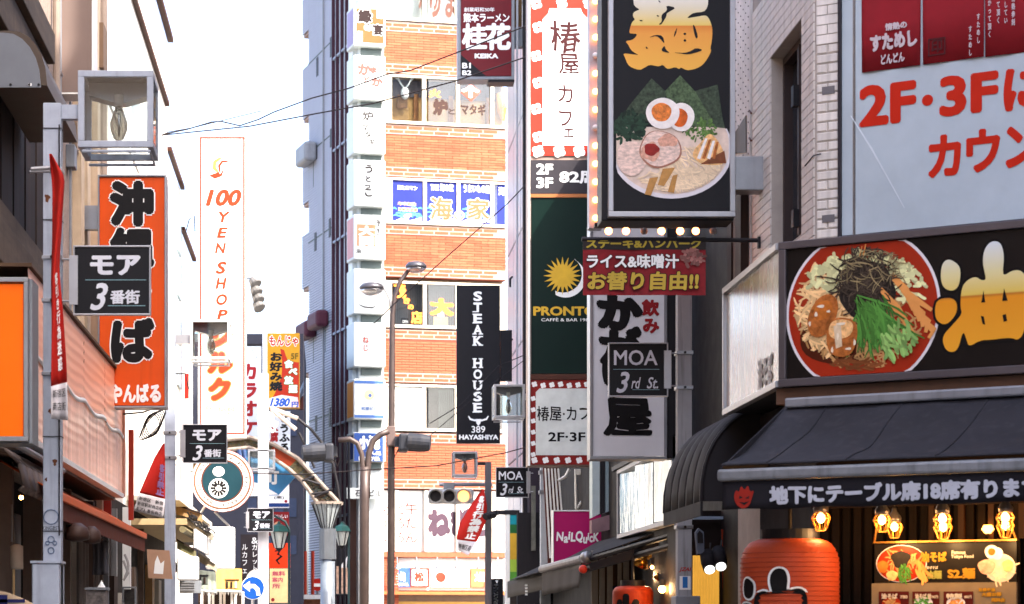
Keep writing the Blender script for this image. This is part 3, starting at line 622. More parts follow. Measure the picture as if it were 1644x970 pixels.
for i, ch in enumerate('COFFEE SHOP AND FRESH BREAD BAKERY '):
    a = math.pi-.1-i*2*math.pi/35; g = glyphs(ch, .03); kk = .085; rr = R_*.71
    b.add([pl.p(pl.uz(357, 772)[0]+math.cos(a)*rr+(x*math.sin(a)*kk)+y*kk*math.cos(a), pl.uz(357, 772)[1]+math.sin(a)*rr-(x*math.cos(a)*kk)+y*kk*math.sin(a), .0135) for x, y in g[0]], g[1])
part('ring_lettering', b, MATS['tan_print'], t)
part('stay', MB().tube([W(330, 812, 39.1), W(312, 840, 39.1)], .02), white, t); part('stay', MB().tube([W(345, 822, 39.1), W(368, 845, 39.3)], .02), white, t); part('wall_arm', MB().tube([W(310, 745, 39.1), W(250, 745, 39.1)], .03), white, t)
t = thing('white_panel_sign', 'blank sunlit white sign panel with rounded corners under the round sign', 'sign', W(354, 912, 44)); pl = Pl(354, 44)
part('panel', MB().pbox(pl, 330, 846, 377, 914, -.12, 0), print_w, t, bevel=.04); part('bracket', MB().pbox(pl, 290, 870, 331, 876, -.08, -.04), steel, t)
# lean-to roofs and awnings left bottom
clutter = [((282, 800), (322, 822), (322, 860), (282, 842), 36, 'tan_roof', '#a3906f'), ((300, 835), (345, 862), (342, 905), (300, 880), 40, 'cream_roof', '#b9b0a0')]
t = thing('shop_roof', 'layered tan and white roof edges with trailing cables left of the blank white sign', 'roof', W(310, 900, 37))
part('roof_edge', MB().foot([(-2.9, 34.5), (-2.05, 34.5), (-2.05, 42), (-2.9, 42)], 3.0, 3.09), P('roof_tan', '#a08a66', rough=.8), t)
part('roof_edge', MB().foot([(-2.9, 34.5), (-2.15, 34.5), (-2.15, 44), (-2.9, 44)], 3.35, 3.42), P('roof_cream', '#c9c0b0', rough=.8), t)
part('gutter', MB().tube([(-2.1, 34.4, 2.93), (-2.1, 43, 2.93)], .05), P('gutter_olive', '#6d6449', rough=.6), t)
part('fascia_board', MB().foot([(-2.03, 36), (-2.0, 36), (-2.0, 42), (-2.03, 42)], 2.72, 3.0), white, t)
b = MB()
for k in range(7): b.tube([(-2.02+.03*math.sin(i*1.3+k), 34.6+i*.8, 3.13+.05*math.sin(i+k*2)) for i in range(10)], .012, 5)
part('cable_bundle', b, dark, t)
part('sign_cabinet', MB().pbox(Pl(300, 35), 284, 893, 318, 932, -.3, 0), print_w, t, bevel=.03)
t = thing('shutter_box', 'grey rolled shutter housing below the layered roofs', 'shutter', W(300, 960, 38)); part('housing', MB().pbox(Pl(300, 38), 288, 932, 322, 952, -.3, 0), grey, t)
for i in range(4): part('roll', MB().tube([W(288, 936+i*4, 37.95), W(312, 936+i*4, 37.95)], .02), steel, t)
def awn(x0, y0, x1, y1, D, m, label, strip=None, dy=0):
    t = thing('small_awning', label, 'awning', W((x0+x1)/2, y1, D))
    part('cloth', MB().surf(lambda a, c: W(x0+(x1-x0)*a, y0+(y1-y0)*c+dy*a, D+1.2*(1-c)+.03*math.sin(a*20)), 14, 6), m, t, solid=.02, smooth=True)
    part('front_bar', MB().tube([W(x0, y1, D-.02), W(x1, y1+dy, D-.02)], .02), white, t)
    if strip:
        for i in range(strip):
            a, c = i/strip, (i+.85)/strip; part('flap', MB().prism(Pl(x0, D), ppoly(Pl(x0, D), [(x0+(x1-x0)*a, y1+1+dy*a), (x0+(x1-x0)*c, y1+1+dy*c), (x0+(x1-x0)*(a+c)/2, y1+7+dy*c)]), -.01, 0), white, t)
    return t
awn(320, 916, 347, 948, 42, P('awning_greygreen', '#6d7468', rough=.8), 'small grey-green awning with trim below the white panel sign', 5, 3)
awn(346, 912, 388, 948, 46, P('awning_amber', '#c98a3a', rough=.7), 'small amber awning with white fringed edge at the foot of the left shops', 9, 2)
t = thing('market_stall', 'sunlit pale shopfront strips under the fringed awnings', 'shopfront', W(340, 1000, 46.5))
for i in range(12): part('strip', MB().pbox(Pl(340, 46.5), 322+i*6, 950, 326+i*6, 1040, -.05, 0), (lit, brown, white)[i % 3], t)
part('counter', MB().pbox(Pl(340, 46.6), 318, 948, 392, 1040, -.1, -.06), brown, t)
t = thing('cable_coil', 'coil of black cable hanging under the orange sign', 'cable', W(245, 690, 28.4))
b = MB()
for k in range(6): b.tube([W(245+(11+2*k)*math.cos(a/14*2*math.pi+.2*k), 682+(17+1.5*k)*math.sin(a/14*2*math.pi), 28.4+.03*k) for a in range(15)], .007, 5)
part('coil', b, cable, t); part('lead', MB().tube([W(198, 665, 28.5), W(230, 662, 28.5), W(262, 650, 28.5)], .01), cable, t)
t = thing('striped_shirt_sign', 'narrow red and white board on the left wall beside the second pole', 'sign', W(298, 720, 38)); part('board', MB().pbox(Pl(298, 38), 296, 600, 303, 640, -.05, 0), print_r, t); part('rod', MB().tube([W(262, 600, 38), W(298, 600, 38), W(303, 625, 38)], .012), dark, t)

# dark ground floor of the white building with posts, pipes and crates
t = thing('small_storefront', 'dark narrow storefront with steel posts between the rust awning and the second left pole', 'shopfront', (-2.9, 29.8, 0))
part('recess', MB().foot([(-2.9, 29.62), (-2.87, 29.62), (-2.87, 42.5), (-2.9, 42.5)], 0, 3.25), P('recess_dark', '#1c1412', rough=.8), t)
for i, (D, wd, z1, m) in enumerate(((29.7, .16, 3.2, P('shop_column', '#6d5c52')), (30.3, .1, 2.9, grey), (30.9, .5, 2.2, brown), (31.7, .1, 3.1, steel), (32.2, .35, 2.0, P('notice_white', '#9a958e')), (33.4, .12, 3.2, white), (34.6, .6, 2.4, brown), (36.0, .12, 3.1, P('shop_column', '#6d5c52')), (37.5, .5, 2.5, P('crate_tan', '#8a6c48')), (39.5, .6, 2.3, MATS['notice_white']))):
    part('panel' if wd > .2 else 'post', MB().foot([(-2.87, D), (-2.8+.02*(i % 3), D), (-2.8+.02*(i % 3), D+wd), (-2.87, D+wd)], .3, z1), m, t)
t = thing('framed_poster', 'framed pale poster in the dark storefront left of the second pole', 'poster', W(207, 965, 30.4)); pl = Pl(207, 30.4)
part('frame', MB().frame(pl, *pl.r(196, 942, 219, 1010), .02, -.02, .02), grey, t); part('print', MB().pbox(pl, 199, 946, 216, 1006, -.01, .0), P('poster_greige', '#3a3634', var=.5, scale=12), t)
# layered small shop roofs and boxes between the second pole and the round sign
for k, (x0, y0, x1, y1, D, c_, lab) in enumerate(((283, 812, 322, 826, 36.5, '#a08058', 'tan timber board edge right of the second left pole'), (300, 838, 340, 856, 40, '#8f8878', 'grey sloping board under the round sign'), (284, 868, 312, 884, 35.6, '#6f6a48', 'olive green box rail beside the second left pole'), (318, 888, 346, 906, 41, '#b4a890', 'cream box rail below the blank white sign'))):
    q = Pl(x0, D); t = thing('eave_board', lab, 'board', W(x0, y1, D)); part('board', MB().prism(q, ppoly(q, [(x0, y0), (x1, y1), (x1, y1+11), (x0, y0+13)]), -.5, 0), P('eave_'+c_[1:], c_, rough=.7, streak=.4, var=.2), t); part('lip', MB().prism(q, ppoly(q, [(x0, y0-3), (x1, y1-3), (x1, y1), (x0, y0)]), -.5, .03), white if k % 2 else brown, t)
for k, (x, y, c_, lab) in enumerate(((292, 905, '#d0cdc6', 'white boxed lamp housing low beside the second left pole'), (322, 925, '#5a5e58', 'dark hose bundle box under the cream box rail'), (372, 932, '#caa060', 'small amber goods box at the foot of the fringed awning'))):
    q = Pl(x, 38+2*k); t = thing('goods_box', lab, 'box', W(x, y+14, 38+2*k)); part('body', MB().pbox(q, x-11, y, x+11, y+14, -.2, 0), P('goods_'+c_[1:], c_, rough=.7, var=.3, scale=9), t, bevel=.01); part('lid', MB().pbox(q, x-12, y-2, x+12, y, -.21, .01), dark if k else white, t)
    for j in range(3): part('band', MB().pbox(q, x-9+j*7, y+2, x-6+j*7, y+12, .001, .012), (brown, white, dark)[(j+k) % 3], t)
# ================================================================== FAR CENTRE: brick building, tower
brickm = P('orange_brick', '#9c543c', rough=.85, var=.12, scale=6, obrand=.14, island=0); bricks_j = P('orange_brick_field', '#9c543c', rough=.85, var=.14, scale=3, island=.24, streak=.35, dirt='#6a3a2a')
mortar = P('brick_mortar', '#7a4030', rough=.9); wtile = P('white_course', '#a08a7e', rough=.8)
t = thing('brick_building', 'orange brick building with bands of windows at the end of the street', 'building', BB.at(700, 1000)); bbt = t
def fy(y, x=700): return BB.uz(x, y)[1]
U0, U1 = BB.uz(598, 500)[0], BB.uz(812, 500)[0]
top = 24.5
DEP = -8; WB = -.34
part('wall_core', MB().box(BB, U0, U1, 0, top, DEP, WB), P('core_wall', '#8a7a6a', rough=.9), t)
rows = [(39, 122), (203, 287), (363, 447), (530, 616), (696, 786)]     # brick spandrels in the photo
regs, segs = [], []
for a, c in rows:
    z1, z0 = fy(a), fy(c); part('spandrel', MB().box(BB, U0, U1, z0, z1, WB, 0), mortar, t)
    hb = .13
    for zz in (z0+.02, z1-hb*2-.03):
        part('white_course', MB().box(BB, U0, U1, zz, zz+2*hb+.02, 0, .012), wtile, t)
        b = MB(); k = 0
        for r_ in (0, 1):
            u = U0+.05+.12*r_
            while u < U1-.4: b.box(BB, u, u+.42, zz+.045+r_*(hb-.01), zz+.045+r_*(hb-.01)+.075, .012, .022); u += .47
        part('course_bricks', b, bricks_j, t, kind='stuff')
    regs.append((U0, U1, z0+2*hb+.05, z1-2*hb-.04, []))
z0, z1 = 0, fy(893); ul = BB.uz(640, 900)[0]
part('spandrel', MB().box(BB, U0, ul, z0, z1, WB, 0), mortar, t); regs.append((U0, ul, 1.9, z1-.03, []))
regs.sort(key=lambda r: r[2])
def bricks2(par, pl, regs, bw, bh, jt, proud, lim):
    n0 = len(par.children); bricks(par, pl, regs, bw, bh, jt, proud, bricks_j, lim)
bricks2(t, BB, regs, .44, .066, .012, .012, 298)
# floors of windows
fr = P('window_frame_cream', '#c9c0ae', rough=.5)
woodin = P('yellow_panelling', '#a07a4a', rough=.7, var=.08, stretch=(1, 1, 6)); dimroom = P('dim_room', '#4a4346', rough=.8, var=.2)
blind = P('slat_blind', '#5a5a5c', rough=.6)
def uu(x): return BB.uz(x, 500)[0]
def band(y0, y1, xs, back, kind):
    z1, z0 = fy(y0), fy(y1)
    part('window_back', MB().box(BB, U0, U1, z0, z1, WB, WB+.03), back, t)
    fo = part('window_frame', MB().box(BB, U0, U1, z1-.07, z1-.002, -.12, .03).box(BB, U0, U1, z0+.002, z0+.09, -.12, .06), fr, t)
    for i in range(len(xs)-1):
        a, c = uu(xs[i]), uu(xs[i+1])
        part('mullion', MB().box(BB, a-.055, a+.055, z0+.092, z1-.072, -.1, .02), fr, t)
        part('pane', MB().box(BB, a+.056, c-.056, z0+.092, z1-.072, -.05, -.04), glassw, t)
    return z0, z1
band(-40, 37, (620, 628, 681, 733, 788, 812), P('white_blind', '#d8d8d4'), 0)
htext(t, 'かけ', BB, 672, -30, 705, 18, -.03, P('brush_brown', '#5a3a30'), .04, wa=.02); htext(t, 'うま', BB, 690, -30, 733, 30, -.03, MATS['brush_brown'], .03, wa=.02)
band(123, 202, (620, 626, 681, 735, 790, 812), woodin, 0)
z0, z1 = fy(202), fy(123)
part('valance_board', MB().box(BB, U0+.1, U1-.05, z1-.6, z1-.1, -.27, -.25), dimroom, t)
for x in (668, 724, 784): part('post', MB().box(BB, uu(x), uu(x)+.14, z0, z1-.5, -.3, -.24), P('amber_post', '#8a5a34'), t)
b = MB(); b.ball(BB.at(650, 150, -.14), .13, 10, (1, 1, 1.4)); 
for sgn in (-1, 1):
    q = BB.at(650, 143, -.14); b.tube([q, q+Vector((sgn*.12, 0, .15)), q+Vector((sgn*.2, 0, .32)), q+Vector((sgn*.16, 0, .5))], .025, 6)
    b.tube([q+Vector((sgn*.18, 0, .25)), q+Vector((sgn*.3, 0, .36))], .02, 6)
tt = thing('deer_skull', 'pale antlered deer skull hung in a third floor window of the brick building', 'trophy', BB.at(650, 158, -.14)); part('skull', b, print_w, tt, smooth=True)
part('mount', MB().box(BB, *BB.r(640, 150, 656, 172), -.2, -.16), P('mount_brown', '#6b4a2c'), tt)
vtext(t, '炉', BB, 696, 158, 719, 186, -.03, P('brush_dark', '#3a2620'), .07, wa=.02); htext(t, 'と', BB, 720, 174, 731, 184, -.03, MATS['brush_dark'], .03)
htext(t, 'マタギ', BB, 740, 166, 780, 186, -.03, MATS['brush_dark'], .034, wa=.02); b = MB(); b.flat(BB, ppoly(BB, [(740, 148), (756, 134), (773, 147), (757, 163)]), -.032); part('diamond_mark', b, P('diamond_red', '#a04a3c'), t)
htext(t, '个', BB, 741, 136, 770, 158, -.029, print_w, .07); vtext(t, '火', BB, 688, 142, 708, 158, -.03, P('ochre', '#c78d4c'), .06)
part('antler_bundle', MB().tube([BB.at(800, 150, -.2), BB.at(806, 175, -.2), BB.at(808, 195, -.2)], [.08, .16, .05]), MATS['ochre'], t)
band(288, 362, (620, 627, 682, 736, 790, 812), P('poster_blue', '#2f3fa0', var=.05), 0)
sea = P('sea_print', '#4fa0b8'); vio = P('poster_violet', '#1f2a78', rough=.5, var=.08, scale=2)
for x0, x1 in ((604, 624), (629, 679), (685, 733), (739, 787), (799, 811)): part('poster', MB().box(BB, uu(x0), uu(x1), fy(357), fy(291), -.03, -.02), vio, t)
b = MB()
for k in range(60):
    x = rnd.choice([rnd.uniform(632, 678), rnd.uniform(687, 731), rnd.uniform(740, 786)]); y = 350-abs(rnd.gauss(0, 9)); ribbon(b, BB, [(x-5, y), (x, y-3*rnd.random()), (x+4, y+1)], 2.4, -.017+rnd.random()*.002)
part('printed_waves', b, sea, t, kind='stuff')
b = MB()
for x in (629, 685, 739): b.flat(BB, ppoly(BB, [(x, 357), (x+15, 350), (x+30, 354), (x+48, 349), (x+48, 357)]), -.0145)
part('printed_foam', b, print_w, t)
peach = P('peach_print', '#b05a3c')
htext(t, '海とロマン', BB, 638, 297, 670, 306, -.013, print_w, .03); htext(t, 'THE 海の家', BB, 691, 294, 728, 308, -.013, print_w, .05); htext(t, 'うまいもの処', BB, 744, 295, 787, 311, -.013, print_w, .04, wa=.03)
htext(t, '年中無休', BB, 639, 324, 668, 331, -.013, peach, .03, 0, print_w, .04); htext(t, '海鮮居酒屋', BB, 639, 333, 670, 340, -.013, peach, .03, 0, print_w, .04); htext(t, '4F', BB, 648, 343, 660, 351, -.013, print_w, .04)
htext(t, '海', BB, 690, 316, 726, 354, -.013, peach, .03, 0, print_w, .03); htext(t, 'の', BB, 729, 338, 745, 354, -.011, peach, .02, 0, print_w, .03); htext(t, '家', BB, 750, 318, 786, 354, -.013, peach, .03, 0, print_w, .03)
htext(t, '海', BB, 800, 300, 811, 314, -.013, print_w, .03)
band(453, 528, (620, 626, 682, 734, 803, 812), dimroom, 0)
b = MB()
for i in range(34): b.box(BB, uu(630+i*3), uu(630+i*3+1.6), fy(522), fy(457), -.25, -.24)
part('blind_slats', b, blind, t, kind='stuff')
neon = P('neon_orange', '#ff8a30', emit=.5, ecol='#ff8a30', rough=.4)
htext(t, '茂', BB, 632, 455, 652, 479, -.03, neon, .035, wa=.03); htext(t, 'き', BB, 648, 478, 658, 488, -.03, neon, .03); htext(t, 'の', BB, 655, 489, 664, 497, -.03, neon, .02); htext(t, '店', BB, 660, 499, 678, 520, -.03, neon, .035, wa=.02)
htext(t, '大', BB, 690, 478, 729, 508, -.03, neon, .07, wa=.03); part('lit_niche', MB().box(BB, uu(697), uu(720), fy(524), fy(508), -.08, -.06), P('niche_cream', '#d8a878'), t); part('lit_niche', MB().box(BB, uu(703), uu(714), fy(508), fy(492), -.08, -.06), MATS['white_blind'], t)
part('card', MB().box(BB, uu(644), uu(657), fy(521), fy(512), -.06, -.05), P('card_dark', '#2e2e32'), t); htext(t, 'OPEN', BB, 646, 514, 655, 519, -.045, print_w, .02)
band(618, 693, (620, 628, 681, 733, 788, 812), dimroom, 0)
part('shade_panel', MB().box(BB, uu(634), uu(684), fy(691), fy(623), -.03, -.02), MATS['white_blind'], t); part('shade_panel', MB().box(BB, uu(604), uu(626), fy(691), fy(623), -.03, -.02), MATS['white_blind'], t)
htext(t, '牛たん 麦', BB, 637, 643, 668, 657, -.017, P('faint_brown', '#c4a58c'), .0); htext(t, 'とろろめし', BB, 637, 672, 668, 680, -.017, MATS['faint_brown'], .0)
b = MB()
for i in range(8): b.box(BB, uu(708+i*3), uu(709.6+i*3), fy(690), fy(625), -.25, -.24)
part('blind_slats', b, blind, t, kind='stuff')
# ground floor panels
z1, z0 = fy(788), fy(886); part('panel_field', MB().box(BB, U0, U1, z0, z1, WB, -.1), P('panel_white', '#dcd8d2', rough=.5, var=.02), t)
for x in (598, 637, 684, 735, 792): part('mullion', MB().box(BB, uu(x)-.05, uu(x)+.05, z0, z1, -.1, .03), fr, t)
for s_, x in (('麦めし', 601), ('とろろ', 630), ('牛たん', 649)): vtext(t, s_, BB, x, 805, x+22, 874, -.095, P('maroon_brush', '#5a2a28'), .005, wa=.02)
htext(t, 'ねぎし', BB, 686, 815, 790, 863, -.095, P('plum_print', '#463440'), .075, wa=.02)
part('brick_ledge', MB().box(BB, U0, U1, fy(895), fy(887), -.75, .06), bricks_j, t)
part('sign_soffit', MB().box(BB, uu(628), U1, fy(948), fy(896), -.3, -.1), MATS['panel_white'], t)
part('orange_ledge', MB().box(BB, uu(598), U1, fy(955), fy(950), -.3, .25), P('ledge_orange', '#c0643a'), t)
part('shop_glass', MB().box(BB, uu(628), U1, 0, fy(956), -.5, -.45), P('shop_dark_glass', '#4d5450', rough=.1, var=.5, scale=3), t)
part('transom', MB().box(BB, uu(628), U1, fy(972), fy(966), -.45, -.3), P('pale_yellow', '#cfa85a'), t)
for k, (x0, x1, m) in enumerate(((640, 652, P('shop_red', '#a0403a')), (665, 690, P('shop_green', '#4f7468')), (702, 716, white), (728, 742, white), (752, 775, P('shop_teal', '#3f6a66')))):
    part('display', MB().box(BB, uu(x0), uu(x1), 1.7, fy(956+4*(k % 2)), -.44, -.4), m, t)
for k, (x0, m, s_) in enumerate(((629, P('tile_blue', '#3f5f9c'), '小滝'), (659, print_w, '松'), (693, print_w, '・'), (724, print_w, ''), (756, P('tile_salmon', '#c9704a'), '大阪'))):
    g = thing('small_sign', ('blue', 'white red-framed', 'plain white speckled', 'blank white', 'salmon')[k]+' square sign in the row over the brick building entrance', 'sign', BB.at(x0+15, 948, 0), 'row of square signs over the entrance')
    part('panel', MB().box(BB, uu(x0), uu(x0+29.6), fy(943), fy(912), -.08, 0), m, g)
    if k == 1: r = (uu(x0), uu(x0+29.6), fy(943), fy(912)); part('frame', MB().frame(BB, *r, .04, .001, .02), P('line_red', '#b8482c'), g)
    if s_: htext(g, s_, BB, x0+6, 918, x0+22, 934, .005, print_w if k in (0, 4) else P('mark_red', '#a03a28'), .06, wa=.02)
    if k == 0: htext(g, 'TAKIYA', BB, x0+3, 936, x0+27, 941, .005, print_w, .04)
for k, x in enumerate((636, 667, 700, 731, 766, 797)):
    g = thing('spot_lamp', 'small spot lamp above the square signs, number %s from the left over the entrance' % ('one', 'two', 'three', 'four', 'five', 'six')[k], 'lamp', BB.at(x, 905, .3), 'spot lamps over the entrance')
    q = BB.at(x, 898, .1); part('arm', MB().tube([q, q+Vector((.02, -.3, .05)), q+Vector((.03, -.35, -.15))], .02, 6), steel, g); part('head', MB().lathe(q+Vector((.03, -.35, -.15)), [(.03, 0), (.09, -.14), (.07, -.15)][::1], 12), steel, g)
# left edge column, door and light-box stack
part('corner_column', MB().box(BB, uu(566), uu(597.5), 0, top, -.5, -.02), P('column_white', '#ccd2d0', rough=.5, streak=.05), t)
part('door_recess', MB().box(BB, uu(561), uu(589), 0, fy(803), -.02, .03), P('door_brown', '#4a342c', rough=.5), t); part('door_frame', MB().box(BB, uu(589), uu(597), 0, fy(803), -.02, .06), steel, t)
tz = [(8, 76, '縁の宴', '#d4653c'), (88, 162, 'かまどか', None), (172, 248, '炉とマタギ', None), (256, 333, 'うとっこ', None), (344, 418, '大関', '#e0b48c'), (431, 505, '⌣', None), (517, 590, 'ねじ', None), (608, 674, '●', 'sun'), (694, 742, '小滝', 'blue')]
gapm = P('gap_shadow', '#56605e', rough=.6); boxm = P('light_box_white', '#b8bebc', rough=.4, var=.03)
ordn = ('topmost', 'second from top', 'third from top', 'fourth from top', 'fifth from top', 'sixth from top', 'seventh from top', 'eighth from top', 'lowest')
kinds = ('salmon light box with dark brush lettering', 'white light box with reddish brush lettering', 'white light box lettered 炉とマタギ', 'white light box lettered うとっこ', 'white light box with a peach square', 'white light box behind the street lamp head', 'almost blank white light box with two small characters', 'white light box with blue bars and sun mark', 'blue light box with white lettering')
BO = .55
part('stack_column', MB().box(BB, uu(572), uu(612), 0, top, -.018, BO-.25), boxm, t)
brs = P('brush_ink', '#20100f')
for k, (ya, yb, s_, col) in enumerate(tz):
    g = thing('light_box', kinds[k]+', '+ordn[k]+' in the corner stack', 'sign', BB.at(594, yb, BO), 'stack of light boxes'); u0, u1, zz0, zz1 = BB.r(568, ya, 619, yb, BO)
    part('case', MB().box(BB, u0, u1, zz0, zz1, -.35, BO), boxm, g, bevel=.03)
    r = BB.r(573, ya+5, 615, yb-5, BO+.01)
    if col and col.startswith('#'):
        rr = BB.r(572, ya+5, 616, yb-6, BO) if k == 0 else BB.r(573, ya+16, 603, yb-22, BO); part('print', MB().box(BB, *rr, BO+.001, BO+.006), P('print_'+col[1:], {'#d4653c': '#a8502c'}.get(col, '#a8795a')), g)
    o = BO+.01
    if k == 0:
        vtext(g, '縁', BB, 575, ya+6, 597, ya+30, o, brs, .05, print_w, .05, wa=.02); htext(g, 'の', BB, 585, ya+30, 597, ya+42, o, brs, .03, 0, print_w, .05); vtext(g, '宴', BB, 598, ya+30, 616, ya+50, o, brs, .04, print_w, .05, wa=.02)
        part('print', MB().pbox(BB, 605, ya+6, 614, ya+22, BO+.006, o), print_w, g); part('print', MB().pbox(BB, 574, ya+42, 582, ya+62, BO+.006, o), print_w, g); vtext(g, '酒屋', BB, 606, ya+7, 613, ya+21, o+.002, brs, 0); vtext(g, '居酒屋', BB, 575, ya+43, 581, ya+61, o+.002, brs, 0)
    elif k == 1:
        mm = P('brush_rose', '#8a5048')
        for ch, x, y, q in (('か', 574, ya+12, 22), ('ま', 594, ya+18, 12), ('ど', 583, ya+34, 11), ('か', 596, ya+34, 18)): vtext(g, ch, BB, x, y, x+q, y+q, o, mm, .05, wa=.03)
    elif k == 2:
        for ch, x, y, q in (('炉', 582, 5, 18), ('と', 594, 20, 8), ('マ', 580, 26, 12), ('タ', 585, 38, 12), ('ギ', 591, 50, 12), ('に', 579, 56, 6)): vtext(g, ch, BB, x, ya+y, x+q, ya+y+q, o, brs, .01, wa=.03)
    elif k == 3: 
        for ch, x, y, q in (('う', 584, 6, 17), ('と', 585, 25, 12), ('っ', 584, 36, 12), ('こ', 583, 44, 17)): vtext(g, ch, BB, x, ya+y, x+q, ya+y+q, o, brs, .025, wa=.03)
    elif k == 4: vtext(g, '大関', BB, 576, ya+18, 601, ya+52, o, print_w, .06); vtext(g, '茂き', BB, 603, ya+8, 611, ya+34, o, brs, .01); htext(g, '浜', BB, 572, ya+55, 580, ya+63, o, brs, .01)
    elif k == 5:
        b = MB(); ribbon(b, BB, [(577, ya+58), (585, ya+62), (598, ya+63), (607, ya+58)], 1.6, o); part('curve_mark', b, brs, g)
    elif k == 6: vtext(g, 'ねじ', BB, 582, ya+22, 592, ya+48, o, P('mark_red', '#a03a28'), .01)
    elif k == 7:
        [part('bar', MB().pbox(BB, 569, y_, 616, y_+5.5, BO+.001, .006+BO), P('bar_blue', '#44649c'), g) for y_ in (ya+3, yb-8)]
        b = MB(); disc(b, BB, 593, ya+26, 8, 8, o, 20); part('sun_mark', b, P('sun_pale', '#e6c890'), g); b = MB(); disc(b, BB, 594, ya+27, 3, 3, o+.002, 12); part('sun_dot', b, MATS['bar_blue'], g); htext(g, '松屋ビル', BB, 580, ya+45, 606, ya+51, o, MATS['bar_blue'], .02)
    elif k == 8:
        part('print', MB().pbox(BB, 568.5, ya+1, 615, yb-1, BO+.001, BO+.006), P('panel_blue', '#2c4884'), g); htext(g, '小滝', BB, 575, ya+5, 610, ya+28, o, print_w, .07, wa=.02); htext(g, 'うどん処', BB, 578, ya+30, 612, ya+37, o, print_w, .04); htext(g, 'KOTOYA', BB, 576, ya+39, 610, ya+46, o, print_w, .04)
    # flank of the box, facing down the street
    fl = {0: '#8e86a8', 4: '#b98a8a', 7: '#c98a4a', 8: '#2f3a66'}.get(k)
    Pf = Pl(0, 1, (.238, -1)); Pf.o = BB.p(u0, 0, BO); Pf.o.z = 0
    if fl: part('side_print', MB().box(Pf, -.8, -.06, zz0+.08, zz1-.08, .001, .006), P('flank_'+fl[1:], fl), g)
    part('gap_trim', MB().box(BB, uu(575), uu(608), zz0-.22, zz0-.02, BO-.26, BO-.2), gapm, g)
g = thing('name_board', 'thin white building name board reading 石井ビル under the light box stack', 'sign', BB.at(592, 800, BO)); part('board', MB().pbox(BB, 557, 783, 612, 801, BO-.1, BO), boxm, g)
htext(g, '石井ビル', BB, 570, 786, 612, 798, BO+.005, brs, .015, wa=.02)
# dark tower with ribbed flank
TW = Pl(560, 73.3, (.238, -1))
def su(px): return TW.uz(px, 500)[0]
t = thing('ribbed_tower', 'tall blue-grey tower clad in fine horizontal ribs, with a glass strip beside the light boxes', 'building', TW.p(su(512), 0))
ribm = P('rib_metal', '#9a9fae', rough=.5, var=.06); ribd = P('rib_backing', '#565a68', rough=.6)
u_l, u_m, u_r = su(497), su(535), su(566)
part('core', MB().box(TW, u_l, u_m, 0, 26, -3, 0), ribd, t)
b = MB(); z = .2
while z < 25.8: b.box(TW, u_l, u_m-.02, z, z+.052, 0, .035); z += .083
part('cladding_ribs', b, ribm, t, kind='stuff')
steps = [(0-60, 54, 487), (110, 190, 487), (241, 327, 487), (378, 462, 486), (515, 600, 485)]
for a, c, px in steps:
    ul = su(px); z1, z0 = TW.uz(490, a)[1], TW.uz(490, c)[1]
    part('bay', MB().box(TW, ul, u_l-.005, z0, z1, -3, 0), ribd, t)
    b = MB(); z = z0
    while z < z1-.05: b.box(TW, ul, u_l-.005, z, z+.052, 0, .035); z += .083
    part('bay_ribs', b, ribm, t, kind='stuff')
    part('bay_soffit', MB().box(TW, ul, u_l, z0-.1, z0-.01, -2.8, -.02), P('soffit_tan', '#8a7060'), t)
part('drain_pipe', MB().tube([TW.at(519, -60, .06), TW.at(519, 1100, .06)], .03, 6), grey, t)
for z_ in (5.2, 8.1, 11, 13.9, 16.8, 19.7): part('panel_joint', MB().box(TW, u_l, u_m-.02, z_, z_+.05, .036, .04), gapm, t)
for x, y0, y1 in ((509, 94, 121), (531, 61, 90), (531, 208, 235), (506, 375, 402), (529, 352, 380), (507, 668, 692), (529, 655, 685), (507, 235, 255)):
    part('slit_window', MB().pbox(TW, x-1.5, y0, x+1.5, y1, .036, .05), dark, t)
for x, y, m in ((503, 240, grey), (503, 523, P('maroon_cap', '#4a2430')), (522, 506, P('maroon_cap', '#4a2430'))):
    r = TW.r(x-8, y, x+8, y+18); part('vent_hood', MB().box(TW, r[0], r[1], r[2], r[3], .036, .45), m, t, bevel=.1); part('drip_line', MB().pbox(TW, x-.5, y+18, x+.5, y+60, .036, .04), gapm, t)
part('glass_core', MB().box(TW, u_m+.001, u_r, 0, 26, -2.4, -.05), P('glass_strip', '#a9b4bf', rough=.1, var=.05, spec=.6), t)
for x in (535, 541.5, 549, 556.5, 563):
    u = su(x); part('mullion', MB().box(TW, u-.022, u+.022, 0, 26, -.05, .05), P('mullion_maroon', '#3a222c', rough=.5), t)
b = MB()
for k in range(9): zz = 2+k*2.85; b.box(TW, u_m+.04, u_r, zz, zz+.07, -.049, .03)
part('transoms', b, P('transom_grey', '#7c8594'), t, kind='stuff')
# ------------------------------------------------------------------ blocks far behind on the left of the crossing
t = thing('dark_office_block', 'dark grey office block behind the left crossing signs', 'building', W(440, 1040, 68)); pl = Pl(440, 68)
part('wall', MB().pbox(pl, 300, 536, 487, 1090, -8, 0), P('office_dark', '#34353f', rough=.6, var=.1), t)
for i, x in enumerate((398, 425, 441, 462)):
    for k, y in enumerate((560, 670, 740, 800, 860)): part('window', MB().pbox(pl, x, y, x+14, y+30, .002, .03), P('office_glass', '#3a4358', rough=.1), t)
t = thing('slim_white_tower', 'slim pale tower with slanted top far behind the dark office block', 'building', W(445, 700, 180)); pl = Pl(445, 180)
part('wall', MB().prism(pl, ppoly(pl, [(441, 1000), (441, 503), (448, 483), (449, 1000)]), -6, 0), P('far_tower', '#c9cfd2', rough=.8), t)
for y in (560, 620): part('window', MB().pbox(pl, 442.5, y, 447, y+20, .01, .1), P('far_glass', '#aab4ba'), t)
